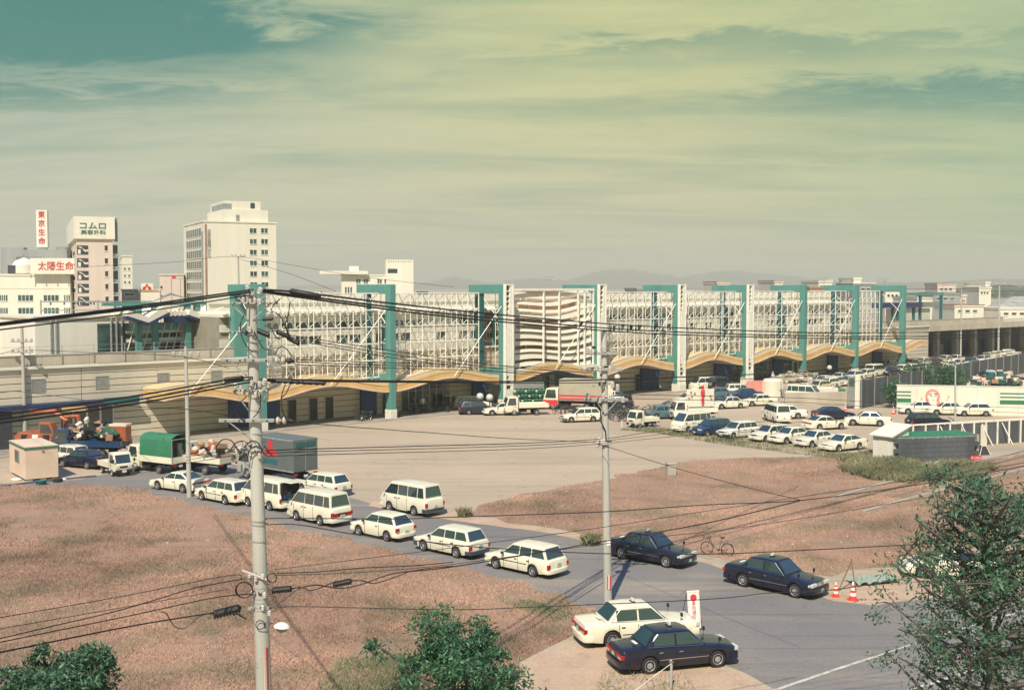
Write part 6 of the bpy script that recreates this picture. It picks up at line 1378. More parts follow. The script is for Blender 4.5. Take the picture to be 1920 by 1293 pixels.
# guard rail fence
A = Vector((33.8, 97.0, 0)); B = Vector((49.5, 103.3, 0)); d = B-A; t, L_ = panel_run('rail_fence', 'white topped fence with slanting white props and dark backing panels at the right', 'fence', A, B, 1.95, 1.1, 'dark_concrete')
MB().bx(-.1, L_, -.14, -.04, 2.05, 2.18).build('top_rail', M('white_steel'), t)
pm = MB().bx(-.07, .07, -.14, -.02, 0, 2.05).mesh('post', M('white_steel'))
for k in range(12): link('post', pm, t, (.7+k*1.35, 0, 0))
for x in (3.6, 6.0, 8.3, 10.6): MB().tube((x, -.15, 1.9), (x+.55, -.9, 0), .05, 6).build('prop', M('white_steel'), t)
MB().bx(8.05, 8.75, -.32, -.25, 0, 1.8).build('cream_board', M('cream'), t)
# small shed
C = G(1672, 868); a = R(38); t = thing('small_shed', 'small cream shed with single pitch roof at the end of the front car row', 'shed', (C.x, C.y, 0), a)
MB().prism([(0, 0), (2.3, 0), (2.3, 2.75), (0, 2.1)], 0, 1.75).build('wall', M('white_wall'), t); MB().prism([(-.25, 2.06), (2.55, 2.84), (2.55, 2.92), (-.25, 2.15)], -.2, 1.95).build('roof', M('cream'), t)
MB().bx(-.03, -.003, .35, 1.15, .05, 1.9).build('door', M('cream'), t); MB().lathe([(.02, 0), (.03, .03)], 8).build('door_handle', M('steel_dark'), t, (-.04, 1.05, 1.0))
# block wall yard with green roof
A = G(1676, 868); B = G(1838, 862); d = B-A; L_ = d.length; t = thing('block_wall', 'weathered dark concrete block wall with green corrugated roof behind it', 'wall', (A.x, A.y, 0), math.atan2(d.y, d.x))
bw = .8; me = MB().bx(.008, bw-.008, 0, .18, .006, .37).mesh('block', M('dark_concrete'), bevel=.008, seg=1)
for r_ in range(5):
    for k in range(int(L_/bw)): link('block', me, t, (k*bw+(.4 if r_ % 2 else 0), 0, r_*.38))
MB().bx(L_-.2, L_, .19, 3.4, 0, 2.05).build('side_wall', M('concrete'), t)
q = MB(); n = 26
for k in range(n): q.prism([(L_*k/n, 0), (L_*(k+.5)/n, .07), (L_*(k+1)/n, 0)], .3, 3.2)
q.build('corrugated_roof', M('green_canvas'), t, (0, 0, 2.0)); MB().bx(.4, L_-.3, .25, .35, 1.9, 1.99).build('roof_edge', M('galvanised'), t)
p = G(1845, 853); t = thing('dark_hatch', 'black triangular hatch with white edge beside the red sign', 'hatch', (p.x, p.y, 0), R(10)); MB().prism([(-.35, 0), (.55, 0), (.15, .75), (-.2, .75)], 0, .5).build('body', M('steel_dark'), t); MB().tube((.15, -.02, .78), (.6, -.02, 0), .03, 5).tube((-.2, -.02, .78), (.15, -.02, .78), .03, 5).tube((-.2, -.02, .78), (-.4, -.02, 0), .03, 5).build('white_edge', M('white_steel'), t)
p = G(1830, 868); t = thing('warning_sign', 'small red sign with white characters at the foot of the block wall', 'sign', (p.x, p.y, 0), R(-8)); MB().bx(-.42, .42, 0, .03, .25, .60).build('board', M('ink_red'), t); MB().tube((-.3, .02, 0), (-.3, .02, .3), .015, 5).tube((.3, .02, 0), (.3, .02, .3), .015, 5).build('legs', M('steel_dark'), t); text('立入禁止', .20, 'ink_white', t, (0, -.012, .42), ext=.004)
p = G(1677, 744); t = thing('warning_sign', 'tiny pink sign on the green shrub left of the mural wall', 'sign', (p.x, p.y, 0)); MB().bx(-.5, .5, 0, .04, 1.6, 2.0).build('board', M('mural_pink'), t)
# container hut
C = G(48, 903); B2 = G(110, 897); a = math.atan2((B2-C).y, (B2-C).x); L_ = (B2-C).length; l_ = Vector((-math.sin(a), math.cos(a), 0)); D_ = abs(col_hit(C, l_, 11)); hz_ = AT(48, 842, C.y).z
t = thing('site_hut', 'cream prefabricated site hut with green roof edge at the left', 'hut', (C.x, C.y, 0), a); D_ = min(D_, 5)
MB().bx(0, L_, 0, D_, .15, hz_).build('wall', M('pink_cream'), t, bevel=.02, seg=1); MB().bx(-.08, L_+.08, -.08, D_+.08, hz_+.002, hz_+.10).build('roof_trim', M('green_canvas'), t, bevel=.01, seg=1)
MB().bx(.0, L_, 0, D_, hz_+.102, hz_+.16).build('roof', M('pink_cream'), t)
f = MB().bx(-.05, -.003, D_*.35, D_*.62, 1.15, 2.05).build('window', M('galvanised'), t); MB().bx(-.06, -.052, D_*.38, D_*.48, 1.2, 2.0).bx(-.06, -.052, D_*.50, D_*.59, 1.2, 2.0).build('pane', M('window_teal'), f); MB().bx(L_*.5, L_*.58, -.05, -.003, hz_-.3, hz_-.15).build('vent', M('louvre_grey'), t)
for x, y in ((.2, .2), (L_-.3, .2), (L_*.5, .2), (.2, D_-.3)): MB().bx(x-.1, x+.3, y-.15, y+.1, 0, .149).build('footing_block', M('concrete'), t)
for (x, y, s_), l in (((30, 900, .5), 'white plastic bags lying left of the site hut'), ((118, 899, .35), 'pale sack lying right of the site hut')):
    p = G(x, y); o = MB().lathe([(.05, 0), (.5, .02), (.55, .15), (.3, .32), (.02, .35)], 9).build('bag', M('ink_white'), None, p, smooth=50); o.scale = (s_*1.5, s_, s_); tag(o, l, 'bag')
p = G(77, 908); o = MB().lathe([(.3, 0), (.42, .3), (.40, .32), (.2, .12)], 14).build('basin', M('teal_dark'), None, p, smooth=40); tag(o, 'green round basin in front of the site hut', 'basin')
p = G(108, 903); o = MB().lathe([(.25, 0), (.36, .08), (.36, .2), (.25, .28)], 14).build('old_tyre', M('tyre'), None, p, smooth=40); tag(o, 'black tyre lying beside the green basin', 'tyre')
p = G(172, 856); t = thing('orange_crate', 'orange steel crate standing on the tail of the dark blue loaded truck', 'crate', (p.x+2.5, p.y-.3, 1.1), R(-8)); t.scale = (.85, .8, .75); MB().bx(-.85, .85, -.6, .6, .35, 1.95).build('box', M('orange_paint'), t, bevel=.04, seg=1); MB().bx(-.9, .9, -.65, .65, 1.96, 2.25).build('lid', M('pink_cream'), t, bevel=.04, seg=1); MB().bx(-.8, .8, -.5, .5, .0, .34).build('skid', M('steel_dark'), t)
# no entry board
p = G(1303, 1182); t = thing('sign_board', 'white A frame sign with red no entry ring and red characters 車両通行止', 'sign', (p.x, p.y, 0), R(14))
bd = MB().bx(-.27, .27, -.02, .02, .10, 1.62).build('board', M('ink_white'), t); bd.rotation_euler = (R(-9), 0, R(0)); 
MB().lathe([(.105, 0), (.145, 0), (.145, .006), (.105, .006)], 28, Matrix.Translation((0, -.022, 1.33)) @ Matrix.Rotation(R(90), 4, 'X')).build('ring', M('ink_red'), bd)
MB().lathe([(.001, 0), (.104, 0), (.104, .004), (.001, .004)], 28, Matrix.Translation((0, -.021, 1.33)) @ Matrix.Rotation(R(90), 4, 'X')).build('ring_face', M('ink_white'), bd); q = MB(); q.box((0, -.029, 1.33), (.022, .004, .20)); o = q.build('slash', M('ink_red'), bd)
bpy.context.view_layer.update()
for k, ch in enumerate('車両通行止'): text(ch, .18, 'ink_red', bd, (0, -.026, 1.08-.175*k), ext=.003, bold=0)
q = MB(); q.bx(-.24, .24, -.026, -.021, .19, .205).bx(-.24, .24, -.026, -.021, 1.55, 1.565).bx(-.24, -.225, -.026, -.021, .206, 1.549).bx(.225, .24, -.026, -.021, .206, 1.549); q.build('border', M('mural_pink'), bd)
q = MB()
for s_ in (-.28, .28): q.tube((s_, .0, 0), (s_, .23, 1.55), .014, 6); q.tube((s_, .85, 0), (s_, .27, 1.45), .014, 6)
q.tube((-.28, .5, .75), (.28, .5, .75), .010, 5).tube((-.28, .08, .6), (-.28, .6, .6), .01, 5); q.build('frame', M('steel_dark'), t)
# cones
cone = empty('traffic_cone', (0, 0, -500)); MB().bx(-.19, .19, -.19, .19, 0, .03).build('base', M('cone_red'), cone, bevel=.01, seg=1)
bd_ = [(.145, .03), (.118, .16), (.098, .27), (.080, .36), (.062, .46), (.046, .54), (.03, .66)]
for k in range(6): MB().lathe([(bd_[k][0], bd_[k][1]+.0005*k), bd_[k+1]], 16).build('cone_red_band' if k % 2 == 0 else 'cone_white_band', M('cone_red' if k % 2 == 0 else 'ink_white'), cone, smooth=40)
KC = kids()
for x, y, s_, l in ((1567, 1118, 1.0, 'red and white striped traffic cone beside the black taxi, left of two'), (1599, 1124, 1.25, 'red and white striped traffic cone beside the grey sheet, right of two'), (1585, 769, 1.2, 'small striped cone below the upper lot, left of its pair'), (1592, 765, 1.2, 'small striped cone below the upper lot, right of its pair'), (1675, 776, 1.3, 'small striped cone near the mural wall, left of its pair'), (1684, 774, 1.3, 'small striped cone near the mural wall, right of its pair')):
    c = copy_tree(cone, KC); c.location = G(x, y); c.scale = (s_,)*3; tag(c, l, 'traffic cone', 'striped traffic cones')
for ch in KC[cone]: bpy.data.objects.remove(ch)
bpy.data.objects.remove(cone)
# grey sheet, posts and rubble near the cones
p = G(1632, 1092); t = thing('fallen_sheet', 'crumpled grey green sheet lying on the verge behind the cones', 'sheet', (p.x, p.y, 0), R(18)); q = MB()
nx, ny = 12, 6; rn = random.Random(2)
for i in range(nx+1):
    for j in range(ny+1): q.v.append((-1.0+2.3*i/nx+rn.uniform(-.03, .03), -.55+1.2*j/ny+rn.uniform(-.03, .03), .05+.16*abs(math.sin(i*1.1+j*.8))+rn.uniform(0, .04)))
for i in range(nx):
    for j in range(ny): k = i*(ny+1)+j; q.face([k, k+ny+1, k+ny+2, k+1])
q.build('sheet', M('louvre_grey') if False else mat('sheet_green', (.30, .36, .30), .7, .12, 2), t)
p = G(1588, 1108); t = thing('wooden_prop', 'pair of thin poles leaning together behind the cones', 'poles', (p.x, p.y, 0)); MB().tube((-.4, 0, 0), (.32, .3, 1.45), .03, 6).build('pole', M('wood'), t); MB().tube((.42, 0, 0), (.26, .3, 1.4), .03, 6).build('pole', M('wood'), t)
p = G(1258, 1290); t = thing('wooden_post', 'weathered wooden post with rope in front of the nearest black taxi', 'post', (p.x, p.y, 0)); MB().path([(0, 0, 0), (.01, 0, .8), (-.01, 0, 1.02)], [.05, .045, .04], 8).build('post', M('pole_concrete'), t); MB().box((0, -.03, .95), (.16, .04, .05)).build('cleat', M('wood'), t); MB().path([(-.0, -.04, .9), (-.7, -.2, .45), (-1.3, -.35, .05)], .010, 5).build('rope', M('ink_white'), t)
p = G(1258, 890); t = thing('concrete_marker', 'small concrete box standing alone between dirt lot and right field', 'marker', (p.x, p.y, 0), R(10)); MB().bx(-.33, .33, -.25, .25, 0, .8).build('box', M('concrete'), t, bevel=.03, seg=1); MB().bx(-.37, .37, -.29, .29, .81, .92).build('lid', M('concrete'), t, bevel=.02, seg=1)
for x, y, l in ((1480, 784, 'short cream marker post in the right lot behind the white sedan'), (1166, 803, 'short white stake at the left of the small white truck')): p = G(x, y); o = MB().lathe([(.06, 0), (.06, .75), (.03, .8)], 8).build('marker_post', M('cream'), None, p); tag(o, l, 'post')
rn = random.Random(21); q = MB()
for k in range(230):
    x, y = rn.choice([(rn.uniform(870, 1700), 0), (rn.uniform(0, 1000), 1), (rn.uniform(1000, 1120), 1)])
    yy = {0: rn.uniform(895, 1060), 1: rn.uniform(800, 1100), 2: rn.uniform(1235, 1290)}[y]; g = G(x, yy); s_ = rn.uniform(.03, .10)
    if yy > 935 and not inside(LP, np.array([g.x]), np.array([g.y]))[0] and not inside(RP, np.array([g.x]), np.array([g.y]))[0]: continue
    q.box((g.x, g.y, s_*.4), (s_, s_*rn.uniform(.6, 1.2), s_*.7), rn.uniform(0, 3))
tag(q.build('litter', mat('litter', (.62, .58, .5), .8, .2, 2), bevel=.01, seg=1), 'scattered pale stones and scraps of litter across fields and lot', 'litter', kind='stuff')
# rubble mound and boards behind the upper lot
def mound(label, name, x0, x1, y, h, mats, seed, n=160, s_=.7, Y=None, cat='heap'):
    a, b_ = G(x0, y), G(x1, y); c = (a+b_)/2; rn = random.Random(seed); L_ = (b_-a).length; q = MB()
    for k in range(n):
        u = rn.uniform(-1, 1); v = rn.uniform(-1, 1); hh = h*(1-u*u)*(1-v*v*.6)*rn.uniform(.4, 1); d = s_*rn.uniform(.3, 1); q.mi = rn.randrange(len(mats))
        q.box((u*L_/2, v*2, hh), (d, d*rn.uniform(.4, 1), d*rn.uniform(.3, .8)), rn.uniform(0, 3))
    o = q.build(name, [M(m) for m in mats], None, c); tag(o, label, cat, kind='stuff')
mound('pale heap of rubble and weeds in front of the seventh portal', 'rubble_heap', 1440, 1560, 716, 1.6, ['cream', 'concrete', 'parapet', 'green_weeds'], 1, 240, 1.0)
mound('heap of mixed scrap behind the wall at the right edge', 'scrap_heap', 1815, 1925, 722, 2.2, ['pink_cream', 'cream', 'steel_dark', 'brown_panel', 'teal_dark'], 2, 260, 1.2)
mound('stacked pale crates and goods below the viaduct at the right', 'goods_heap', 1840, 1925, 672, 1.5, ['cream', 'teal_dark', 'white_wall', 'concrete'], 3, 90, 1.6)
p = G(1415, 741); t = thing('pink_boards', 'stack of pink painted boards behind the white wagon', 'boards', (p.x, p.y, 0), R(15))
for k in range(3): MB().bx(-1.1+k*.1, 1.2, k*.25, k*.25+.08, 0, 1.9-k*.2).build('board', M('mural_pink'), t)
p = G(1449, 741); t = thing('cream_tank', 'large ribbed cream tank with pink stain beside the pink boards', 'tank', (p.x, p.y, 0))
q = MB(); q.lathe([(1.25, 0), (1.25, 1.9), (1.1, 2.15), (.2, 2.25)], 22).build('tank_shell', M('cream'), t, smooth=20); rb = MB().bx(-.05, .05, -1.32, -1.22, 0, 1.9).mesh('rib', M('cream'))
for k in range(12): link('rib', rb, t, (0, 0, 0), k*math.pi/6)
p = G(1428, 740); o = MB().bx(-.5, .5, -.4, .4, 0, 1.3).build('green_bin', M('green_canvas'), None, p, bevel=.05, seg=1); tag(o, 'green bin squeezed between pink boards and cream tank', 'bin')
p = G(1552, 748); t = thing('tarped_load', 'yellowish covered load with green end right of the white van', 'load', (p.x, p.y, 0), R(8)); MB().bx(-1.9, 1.0, -.9, .9, .2, 1.5).build('cover', M('cream'), t, bevel=.12, seg=2); MB().bx(1.02, 2.0, -.8, .8, .1, 1.3).build('green_end', M('green_canvas'), t, bevel=.1, seg=2)
# green rack in front of the third portal
p = G(992, 765); t = thing('display_rack', 'green rack of hanging pots under a long grey board, behind the flatbed truck', 'rack', (p.x, p.y, 0), R(12))
for x in (-1.7, 1.7): MB().tube((x, 0, 0), (x, 0, 3.1), .05, 6).build('post', M('galvanised'), t)
MB().bx(-1.75, 1.75, -.05, .05, 2.3, 3.1).build('head_board', M('louvre_grey'), t); rn = random.Random(5)
for k in range(4): MB().bx(-1.9, 1.9, -.5, .4, .2+k*.55, .25+k*.55).build('shelf', M('green_canvas'), t)
pm = MB().lathe([(.10, 0), (.16, .22), (.02, .2)], 8).mesh('pot', M('ink_white')); lm = MB().lathe([(.05, 0), (.24, .12), (.2, .28), (.02, .36)], 7).mesh('plant', M('green_canvas'))
for k in range(4):
    for j in range(9): link('pot' if (j+k) % 3 == 0 else 'plant', pm if (j+k) % 3 == 0 else lm, t, (-1.7+j*.42, -.3, .26+k*.55))
# bicycles
def wheel_bike(parent, x, r=.33):
    Mx = Matrix.Translation((x, 0, r)) @ Matrix.Rotation(R(90), 4, 'X'); q = MB(); n = 20; pts = [(x+r*math.cos(a), 0, r+r*math.sin(a)) for a in [2*math.pi*i/n for i in range(n+1)]]; q.path(pts, .024, 5, cap=False); w_ = q.build('wheel', M('tyre'), parent)
    q = MB()
    for k in range(10): a = 2*math.pi*k/10; q.tube((x, 0, r), (x+r*math.cos(a), 0, r+r*math.sin(a)), .004, 3, cap=False)
    q.tube((x, -.05, r), (x, .05, r), .02, 6); q.build('spokes', M('chrome'), w_)
bike = empty('bicycle', (0, 0, -500)); wheel_bike(bike, -.54); wheel_bike(bike, .56)
q = MB(); q.tube((-.54, .04, .33), (-.08, .02, .30), .012, 5).tube((-.54, -.04, .33), (-.08, -.02, .30), .012, 5).tube((-.54, 0, .33), (-.20, 0, .78), .011, 5).tube((-.08, 0, .28), (-.24, 0, .90), .016, 6).path([(-.08, 0, .30), (.18, 0, .40), (.40, 0, .78)], .018, 6).tube((.56, 0, .33), (.36, 0, .98), .016, 6); q.build('frame', M('steel_dark'), bike)
q = MB().path([(.20, -.26, .98), (.34, -.20, 1.03), (.36, 0, 1.0), (.34, .20, 1.03), (.20, .26, .98)], .012, 5); q.build('handlebar', M('chrome'), bike)
MB().prism([(-.38, .90), (-.12, .93), (-.12, .97), (-.38, .98)], -.07, .07).build('saddle', M('black_plastic'), bike, bevel=.02, seg=1)
q = MB()
for z in (.78, .88, .99): q.path([(.48, -.15, z), (.78, -.15, z), (.78, .15, z), (.48, .15, z), (.48, -.15, z)], .006, 4)
for x, y in ((.48, -.15), (.78, -.15), (.78, .15), (.48, .15), (.63, -.15), (.63, .15), (.78, 0), (.48, 0)): q.tube((x, y, .76), (x, y, .99), .006, 4)
q.build('basket', M('black_plastic'), bike); MB().prism([(-.75, .66), (-.35, .68), (-.35, .70), (-.75, .68)], -.06, .06).build('rear_rack', M('chrome'), bike); MB().path([(-.88, 0, .42), (-.78, 0, .62), (-.54, 0, .69), (-.30, 0, .58)], .02, 4).build('mudguard', M('black_plastic'), bike)
MB().tube((-.08, -.1, .28), (-.08, .1, .28), .05, 8).box((-.2, -.10, .26), (.1, .09, .02)).box((.02, .10, .30), (.1, .09, .02)).build('crank', M('steel_dark'), bike)
KB = kids()
ORD = ['first', 'second', 'third', 'fourth', 'fifth', 'sixth', 'seventh', 'eighth', 'ninth', 'tenth', 'eleventh', 'twelfth']
def bk(x, y, hd, label, group, tilt=0, s_=1.0):
    c = copy_tree(bike, KB); g = G(x, y); c.location = g; c.rotation_euler = (R(tilt), 0, R(hd)); c.scale = (s_,)*3; tag(c, label, 'bicycle', group); return c
bk(1345, 1040, 152, 'dark bicycle with front basket standing alone at the edge of the right field', None)
rn = random.Random(14)
for k in range(12): bk(770+k*8.5+rn.uniform(-2, 2), 775-k*.6+rn.uniform(-1, 2), rn.uniform(60, 120), 'bicycle under the canopy right of the second portal, %s from the left' % ORD[k], 'bicycles parked right of the second portal', rn.uniform(-8, 8))
for k in range(8): bk(1042+k*9+rn.uniform(-3, 3), 778+rn.uniform(-3, 2), rn.uniform(20, 160), 'bicycle at the wheels of the red striped truck, %s from the left' % ORD[k], 'bicycles beside the red striped truck', rn.uniform(-10, 10))
for k in range(34): bk(1138+(k % 12)*7+rn.uniform(-4, 4), 773+(k//12)*6+rn.uniform(-2, 3)+(k % 12)*.6, rn.uniform(0, 180), 'bicycle in the dense heap right of the middle utility pole', 'bicycles heaped right of the middle pole', rn.uniform(-14, 14))
for k in range(5): bk(1220+k*7, 776+rn.uniform(-1, 1), rn.uniform(40, 140), 'bicycle in the short row behind the blue green sedan, %s from the left' % ORD[k], 'bicycles behind the blue green sedan', rn.uniform(-8, 8))
for k in range(7): bk(1466+k*4.5, 745+rn.uniform(-2, 1), rn.uniform(40, 140), 'bicycle between cream tank and white van, %s from the left' % ORD[k], 'bicycles beside the cream tank', rn.uniform(-8, 8))
for k in range(5): bk(672+k*6, 790+rn.uniform(-1, 1), rn.uniform(50, 130), 'bicycle against the panel left of the second portal, %s from the left' % ORD[k], 'bicycles left of the second portal', rn.uniform(-6, 6))
for ch in list(KB[bike]):
    for c2 in KB.get(ch, []): bpy.data.objects.remove(c2)
    bpy.data.objects.remove(ch)
bpy.data.objects.remove(bike)
# round mirrors / lamps on posts by the portal
for i, (x, y, l) in enumerate(((900, 775, 'round white globe lamp left of its pair near the third portal'), (918, 774, 'round white globe lamp right of its pair near the third portal'), (1157, 745, 'white cone shaped lamp beside the fourth portal'), (1555, 705, 'white lantern like lamp in front of the eighth bay'))):
    p = G(x, y); t = thing('globe_lamp', l, 'lamp', (p.x, p.y, 0)); zz = AT(x, {0: 743, 1: 745, 2: 707, 3: 689}[i], p.y).z; MB().tube((0, 0, 0), (0, 0, zz-.3), .05, 6).build('post', M('steel_dark'), t); MB().lathe([(.05, -.4), (.3, -.3), (.42, 0), (.3, .3), (.05, .4)], 12).build('globe', M('lamp_glass'), t, (0, 0, zz), smooth=60)
# people
mat('skin', (.45, .27, .18), .6, .1, 8); mat('hair', (.02, .016, .015), .7, .1, 20)
def person(x, y, hd, shirt, trous, label, pose=0, z=0, s_=1.0):
    p = G(x, y); me = bpy.data.meshes.new('body'); k = [(0, 0, .95), (0, 0, 1.2), (0, 0, 1.42), (0, .01, 1.52), (0, .01, 1.64), (0, .0, 1.72), (-.10, 0, .88), (-.12, -.04*pose, .48), (-.12, .05, .06), (-.12, -.12, .03), (.10, 0, .88), (.12, .06*pose-.02, .48), (.12, .10*pose, .06), (.12, .10*pose-.16, .03), (-.20, 0, 1.40), (-.27, .02, 1.12), (-.26, -.16, .92), (.20, 0, 1.40), (.27, .02, 1.12), (.25, -.18, .98)]
    e = [(0, 1), (1, 2), (2, 3), (3, 4), (4, 5), (0, 6), (6, 7), (7, 8), (8, 9), (0, 10), (10, 11), (11, 12), (12, 13), (2, 14), (14, 15), (15, 16), (2, 17), (17, 18), (18, 19)]
    rr = [.15, .14, .15, .06, .10, .09, .10, .07, .05, .045, .10, .07, .05, .045, .07, .05, .04, .07, .05, .04]
    me.from_pydata(k, e, []); o = bpy.data.objects.new('tmp', me); COL.objects.link(o); md = o.modifiers.new('s', 'SKIN'); 
    for v, r_ in zip(me.skin_vertices[0].data, rr): v.radius = (r_, r_*.8)
    me.skin_vertices[0].data[0].use_root = True; o.modifiers.new('d', 'SUBSURF').levels = 1; bpy.context.view_layer.update()
    m2 = bpy.data.meshes.new_from_object(o.evaluated_get(bpy.context.evaluated_depsgraph_get())); bpy.data.objects.remove(o); m2.materials.clear()
    for m in ('skin', shirt, trous, 'hair'): m2.materials.append(M(m))
    for f in m2.polygons:
        c = f.center; f.material_index = 3 if c.z > 1.66 or (c.z > 1.56 and c.y > .06) else 0 if c.z > 1.5 or (abs(c.x) > .2 and c.z < 1.02 and c.z > .8) else 1 if c.z > .93 or abs(c.x) > .24 else 2 if c.z > .09 else 3
        f.use_smooth = True
    t = thing('person', label, 'person', (p.x, p.y, z), R(hd)); t.scale = (s_,)*3; link('body', m2, t); return t
person(4, 842, 30, 'blue_panel', 'steel_dark', 'person in blue work clothes standing at the left edge beside the entrance', 1)
person(33, 838, -60, 'ink_white', 'louvre_grey', 'person in white shirt reaching forward near the excavator', 1)
person(100, 852, 10, 'ink_white', 'steel_dark', 'person with white top standing right of the excavator tracks', 0)
person(128, 848, 80, 'tail_red', 'ink_white', 'person in red top beside the dark blue loaded truck', 1)
person(793, 772, 20, 'ink_white', 'steel_dark', 'person in white shirt among the bicycles under the canopy', 0)
person(775, 774, -40, 'steel_dark', 'steel_dark', 'person in dark clothes beside the glass doors under the canopy', 0)
person(1449, 717, 40, 'ink_white', 'ink_white', 'person in white clothes in front of the seventh bay doors', 1)
person(1594, 702, 0, 'steel_dark', 'louvre_grey', 'person in dark clothes walking left of the eighth portal', 1)
# umbrella-like red marks, toilets etc. kept small: motorbikes by the panel left of portal two are the bicycles above
# ================================================================== trees and shrubs
def leaf_mat(name, cols):
    m = bpy.data.materials.new(name); MATS[name] = m; m.use_nodes = True; nt = m.node_tree; N = nt.nodes; L = nt.links; p = N['Principled BSDF']
    p.inputs['Roughness'].default_value = .42; p.inputs['Specular IOR Level'].default_value = .5
    g = N.new('ShaderNodeNewGeometry'); r = N.new('ShaderNodeValToRGB'); L.new(g.outputs['Random Per Island'], r.inputs[0])
    for i, c in enumerate(cols):
        e = r.color_ramp.elements[i] if i < 2 else r.color_ramp.elements.new(.5); e.color = (*c, 1); e.position = i/(len(cols)-1)
    L.new(r.outputs[0], p.inputs['Base Color']); tr = N.new('ShaderNodeBsdfTranslucent'); L.new(r.outputs[0], tr.inputs[0]); mx = N.new('ShaderNodeMixShader'); mx.inputs[0].default_value = .22
    L.new(p.outputs[0], mx.inputs[1]); L.new(tr.outputs[0], mx.inputs[2]); L.new(mx.outputs[0], N['Material Output'].inputs[0]); return m
leaf_mat('leaf_teal', [(.045, .12, .075), (.09, .20, .105), (.19, .30, .16), (.03, .08, .055)]); leaf_mat('leaf_green', [(.04, .12, .06), (.08, .20, .09), (.16, .28, .14), (.025, .08, .05)])
mat('bark', (.13, .12, .11), .9, .3, 4, bump=.6, bscale=20)
def leaves(centres, rad, per, ll, lw, seed, squash=.8, droop=.3):
    rs = np.random.RandomState(seed); n = len(centres)*per; c = np.repeat(np.array(centres, float), per, 0); rd = np.repeat(np.array(rad, float), per)
    d = rs.randn(n, 3); d /= np.linalg.norm(d, axis=1)[:, None]; rr = rd*(rs.rand(n)**.45); p = c+d*rr[:, None]*np.array([1, 1, squash])
    a = rs.randn(n, 3); a[:, 2] -= droop; a /= np.linalg.norm(a, axis=1)[:, None]; b = np.cross(a, rs.randn(n, 3)); b /= np.linalg.norm(b, axis=1)[:, None]
    L_ = (ll*(.4+1.3*rs.rand(n)**1.4))[:, None]; W_ = (lw*(.5+1.1*rs.rand(n)))[:, None]; nn = np.cross(a, b)
    V = np.stack([p, p+a*L_*.5+b*W_*.5+nn*W_*.25, p+a*L_, p+a*L_*.5-b*W_*.5+nn*W_*.25], 1); return V
def leaf_mesh(name, V, m):
    n = len(V); me = bpy.data.meshes.new(name); me.vertices.add(n*4); me.vertices.foreach_set('co', V.astype(np.float32).ravel())
    F = (np.arange(n)[:, None]*4+np.array([[0, 1, 2, 0, 2, 3]])).reshape(-1).astype(np.int32); me.loops.add(n*6); me.loops.foreach_set('vertex_index', F); me.polygons.add(n*2); me.polygons.foreach_set('loop_start', np.arange(0, n*6, 3, dtype=np.int32)); me.update(calc_edges=True); me.materials.append(m); return me
def tree(label, x, yt, Y, h_crown, wid, seed, m, trunk_r=.12, ntw=60, per=70, ll=.16, lw=.045, lean=0, xb=None, blobs=None, name='young_tree', bare=.0):
    rn = random.Random(seed); top = AT(x, yt, Y); base = Vector((AT(xb or x, 1290, Y).x, Y, 0)); t = thing(name, label, 'tree', base); Ht = top.z
    tp = Vector((top.x-base.x, 0, Ht)); mids = [Vector((0, 0, -.2))]+[tp*f+Vector((rn.uniform(-.12, .12), rn.uniform(-.12, .12), 0)) for f in (.25, .5, .75, .93)]
    MB().path(mids, [trunk_r*1.25, trunk_r, trunk_r*.7, trunk_r*.4, trunk_r*.15], 10).build('trunk', M('bark'), t, smooth=60)
    cen = []; rad = []; twb = MB(); nl = max(8, ntw//5)
    def on(f): f = min(.98, max(0, f)); k = f/.93*4; i = min(3, int(k)); return mids[i].lerp(mids[i+1], k-i)
    for k in range(nl):
        f = lerp(1-h_crown/Ht, .93, (k+rn.random())/nl); b = on(f); a = k*2.4+rn.uniform(-.5, .5); ln = wid*(.45+.75*rn.random())*(1.15-abs((f-(1-h_crown/Ht))/(h_crown/Ht)-.40)*1.1)
        e = b+Vector((math.cos(a)*ln, math.sin(a)*ln, ln*rn.uniform(.25, .75))); mid = b.lerp(e, .5)+Vector((0, 0, -ln*.08))
        twb.path([b, mid, e], [trunk_r*.42, trunk_r*.26, .016], 6, cap=False)
        for j in range(max(2, ntw//nl)):
            u = rn.uniform(.35, 1.0); s_ = b.lerp(e, u); q = s_+Vector((rn.uniform(-1, 1), rn.uniform(-1, 1), rn.uniform(-.4, .8)))*ln*.32; twb.path([s_, s_.lerp(q, .5)+Vector((0, 0, .03)), q], [.02, .012, .006], 4, cap=False)
            if rn.random() > bare: cen.append(q); rad.append(rn.uniform(.16, .42)*wid/1.6)
    twb.build('branches', M('bark'), t, smooth=60)
    V = leaves([tuple(c) for c in cen], rad, per, ll, lw, seed+1)
    tag(link('foliage', leaf_mesh('foliage', V, M(m)), t), kind='stuff'); return t
tree('young leafy tree at the bottom edge in the middle, left of the white taxi', 878, 1180, 24.5, 2.5, 1.55, 3, 'leaf_green', .07, 130, 95, .13, .045)
tree('young leafy tree in the bottom left corner', 108, 1232, 23.0, 2.4, 1.3, 9, 'leaf_teal', .08, 150, 140, .13, .045)
tree('tall loose tree at the right edge with long bare looking limbs', 1836, 862, 24, 7.8, 2.15, 17, 'leaf_teal', .17, 260, 48, .12, .044, xb=1868, bare=.15)
tree('second bushy tree cut by the right edge of the picture', 1985, 900, 25, 7.5, 2.2, 29, 'leaf_teal', .14, 190, 48, .12, .045)
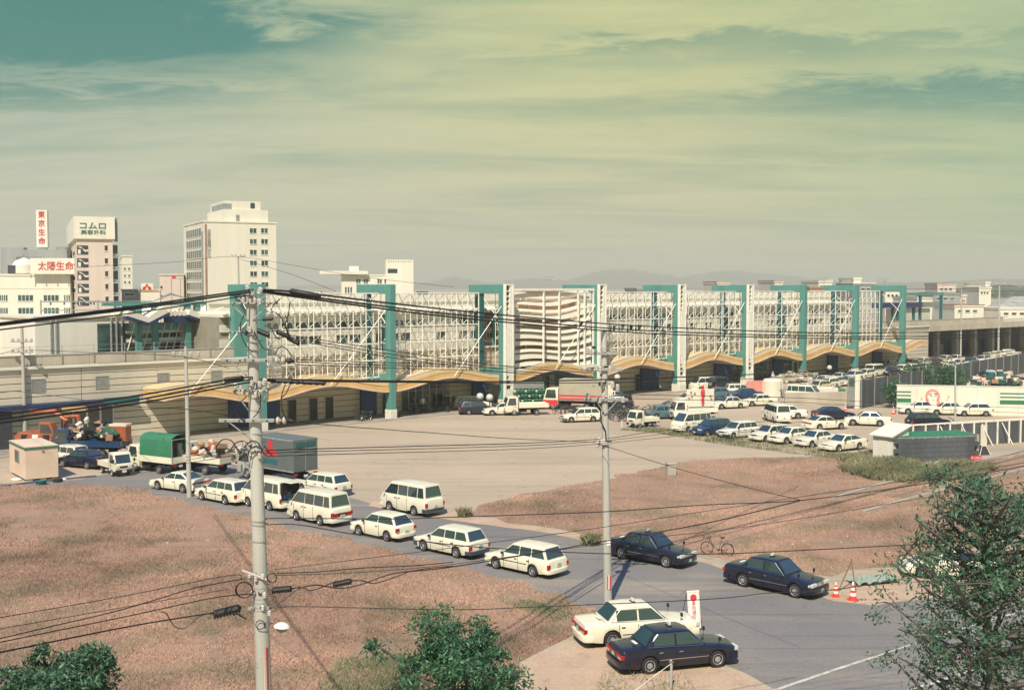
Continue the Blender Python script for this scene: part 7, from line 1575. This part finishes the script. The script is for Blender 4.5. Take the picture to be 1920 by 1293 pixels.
# long low limb reaching left with its own clump, part of a smaller tree in front
tree('smaller spreading tree whose branches reach left over the painted lines', 1800, 1010, 23.5, 5.2, 2.3, 41, 'leaf_teal', .09, 100, 44, .12, .042, xb=1875, bare=.15)
# bushes
def bush(label, x0, x1, yb, h, seed, n=14, m='leaf_green', name='shrub', per=160, ll=.3, lw=.14):
    a, b_ = G(x0, yb), G(x1, yb); c = (a+b_)/2; rn = random.Random(seed); L_ = (b_-a).length; t = thing(name, label, 'shrub', c); cen, rad = [], []; q = MB()
    for k in range(n): u = rn.uniform(-.5, .5); r_ = h*rn.uniform(.28, .45); p = (u*L_, rn.uniform(-1, 1), h*rn.uniform(.3, .75)*(1-u*u)); cen.append(p); rad.append(r_); q.tube((p[0]*.8, 0, 0), p, .04, 5, .02)
    q.build('stems', M('bark'), t); tag(link('foliage', leaf_mesh('foliage', leaves(cen, rad, per, ll, lw, seed), M(m)), t), kind='stuff')
bush('dense green shrubs growing behind the left half of the mural wall', 1694, 1745, 738, 4.2, 3, 18)
bush('dense green shrubs growing behind the mural wall near the lamp pole', 1742, 1795, 733, 4.6, 4, 20)
bush('dark shrub at the left end of the mural wall', 1668, 1684, 764, 3.4, 5, 8)
bush('dark tree line on the horizon at the right edge, left clump', 1780, 1860, 560, 9, 6, 22, 'leaf_teal', per=220, ll=1.0, lw=.6)
bush('dark tree line on the horizon at the right edge, right clump', 1860, 1990, 560, 11, 7, 30, 'leaf_teal', per=220, ll=1.0, lw=.6)
# ================================================================== air
hm = bpy.data.materials.new('haze'); hm.use_nodes = True; nt = hm.node_tree; nt.nodes.clear()
pv = nt.nodes.new('ShaderNodeVolumePrincipled'); pv.inputs['Color'].default_value = (.95, .95, .82, 1); pv.inputs['Density'].default_value = .00032
ou = nt.nodes.new('ShaderNodeOutputMaterial'); nt.links.new(pv.outputs[0], ou.inputs['Volume'])
tag(MB().bx(-6200, 6200, -400, 8200, -1.0, 135).build('haze', hm), kind='stuff')
bpy.context.view_layer.update()
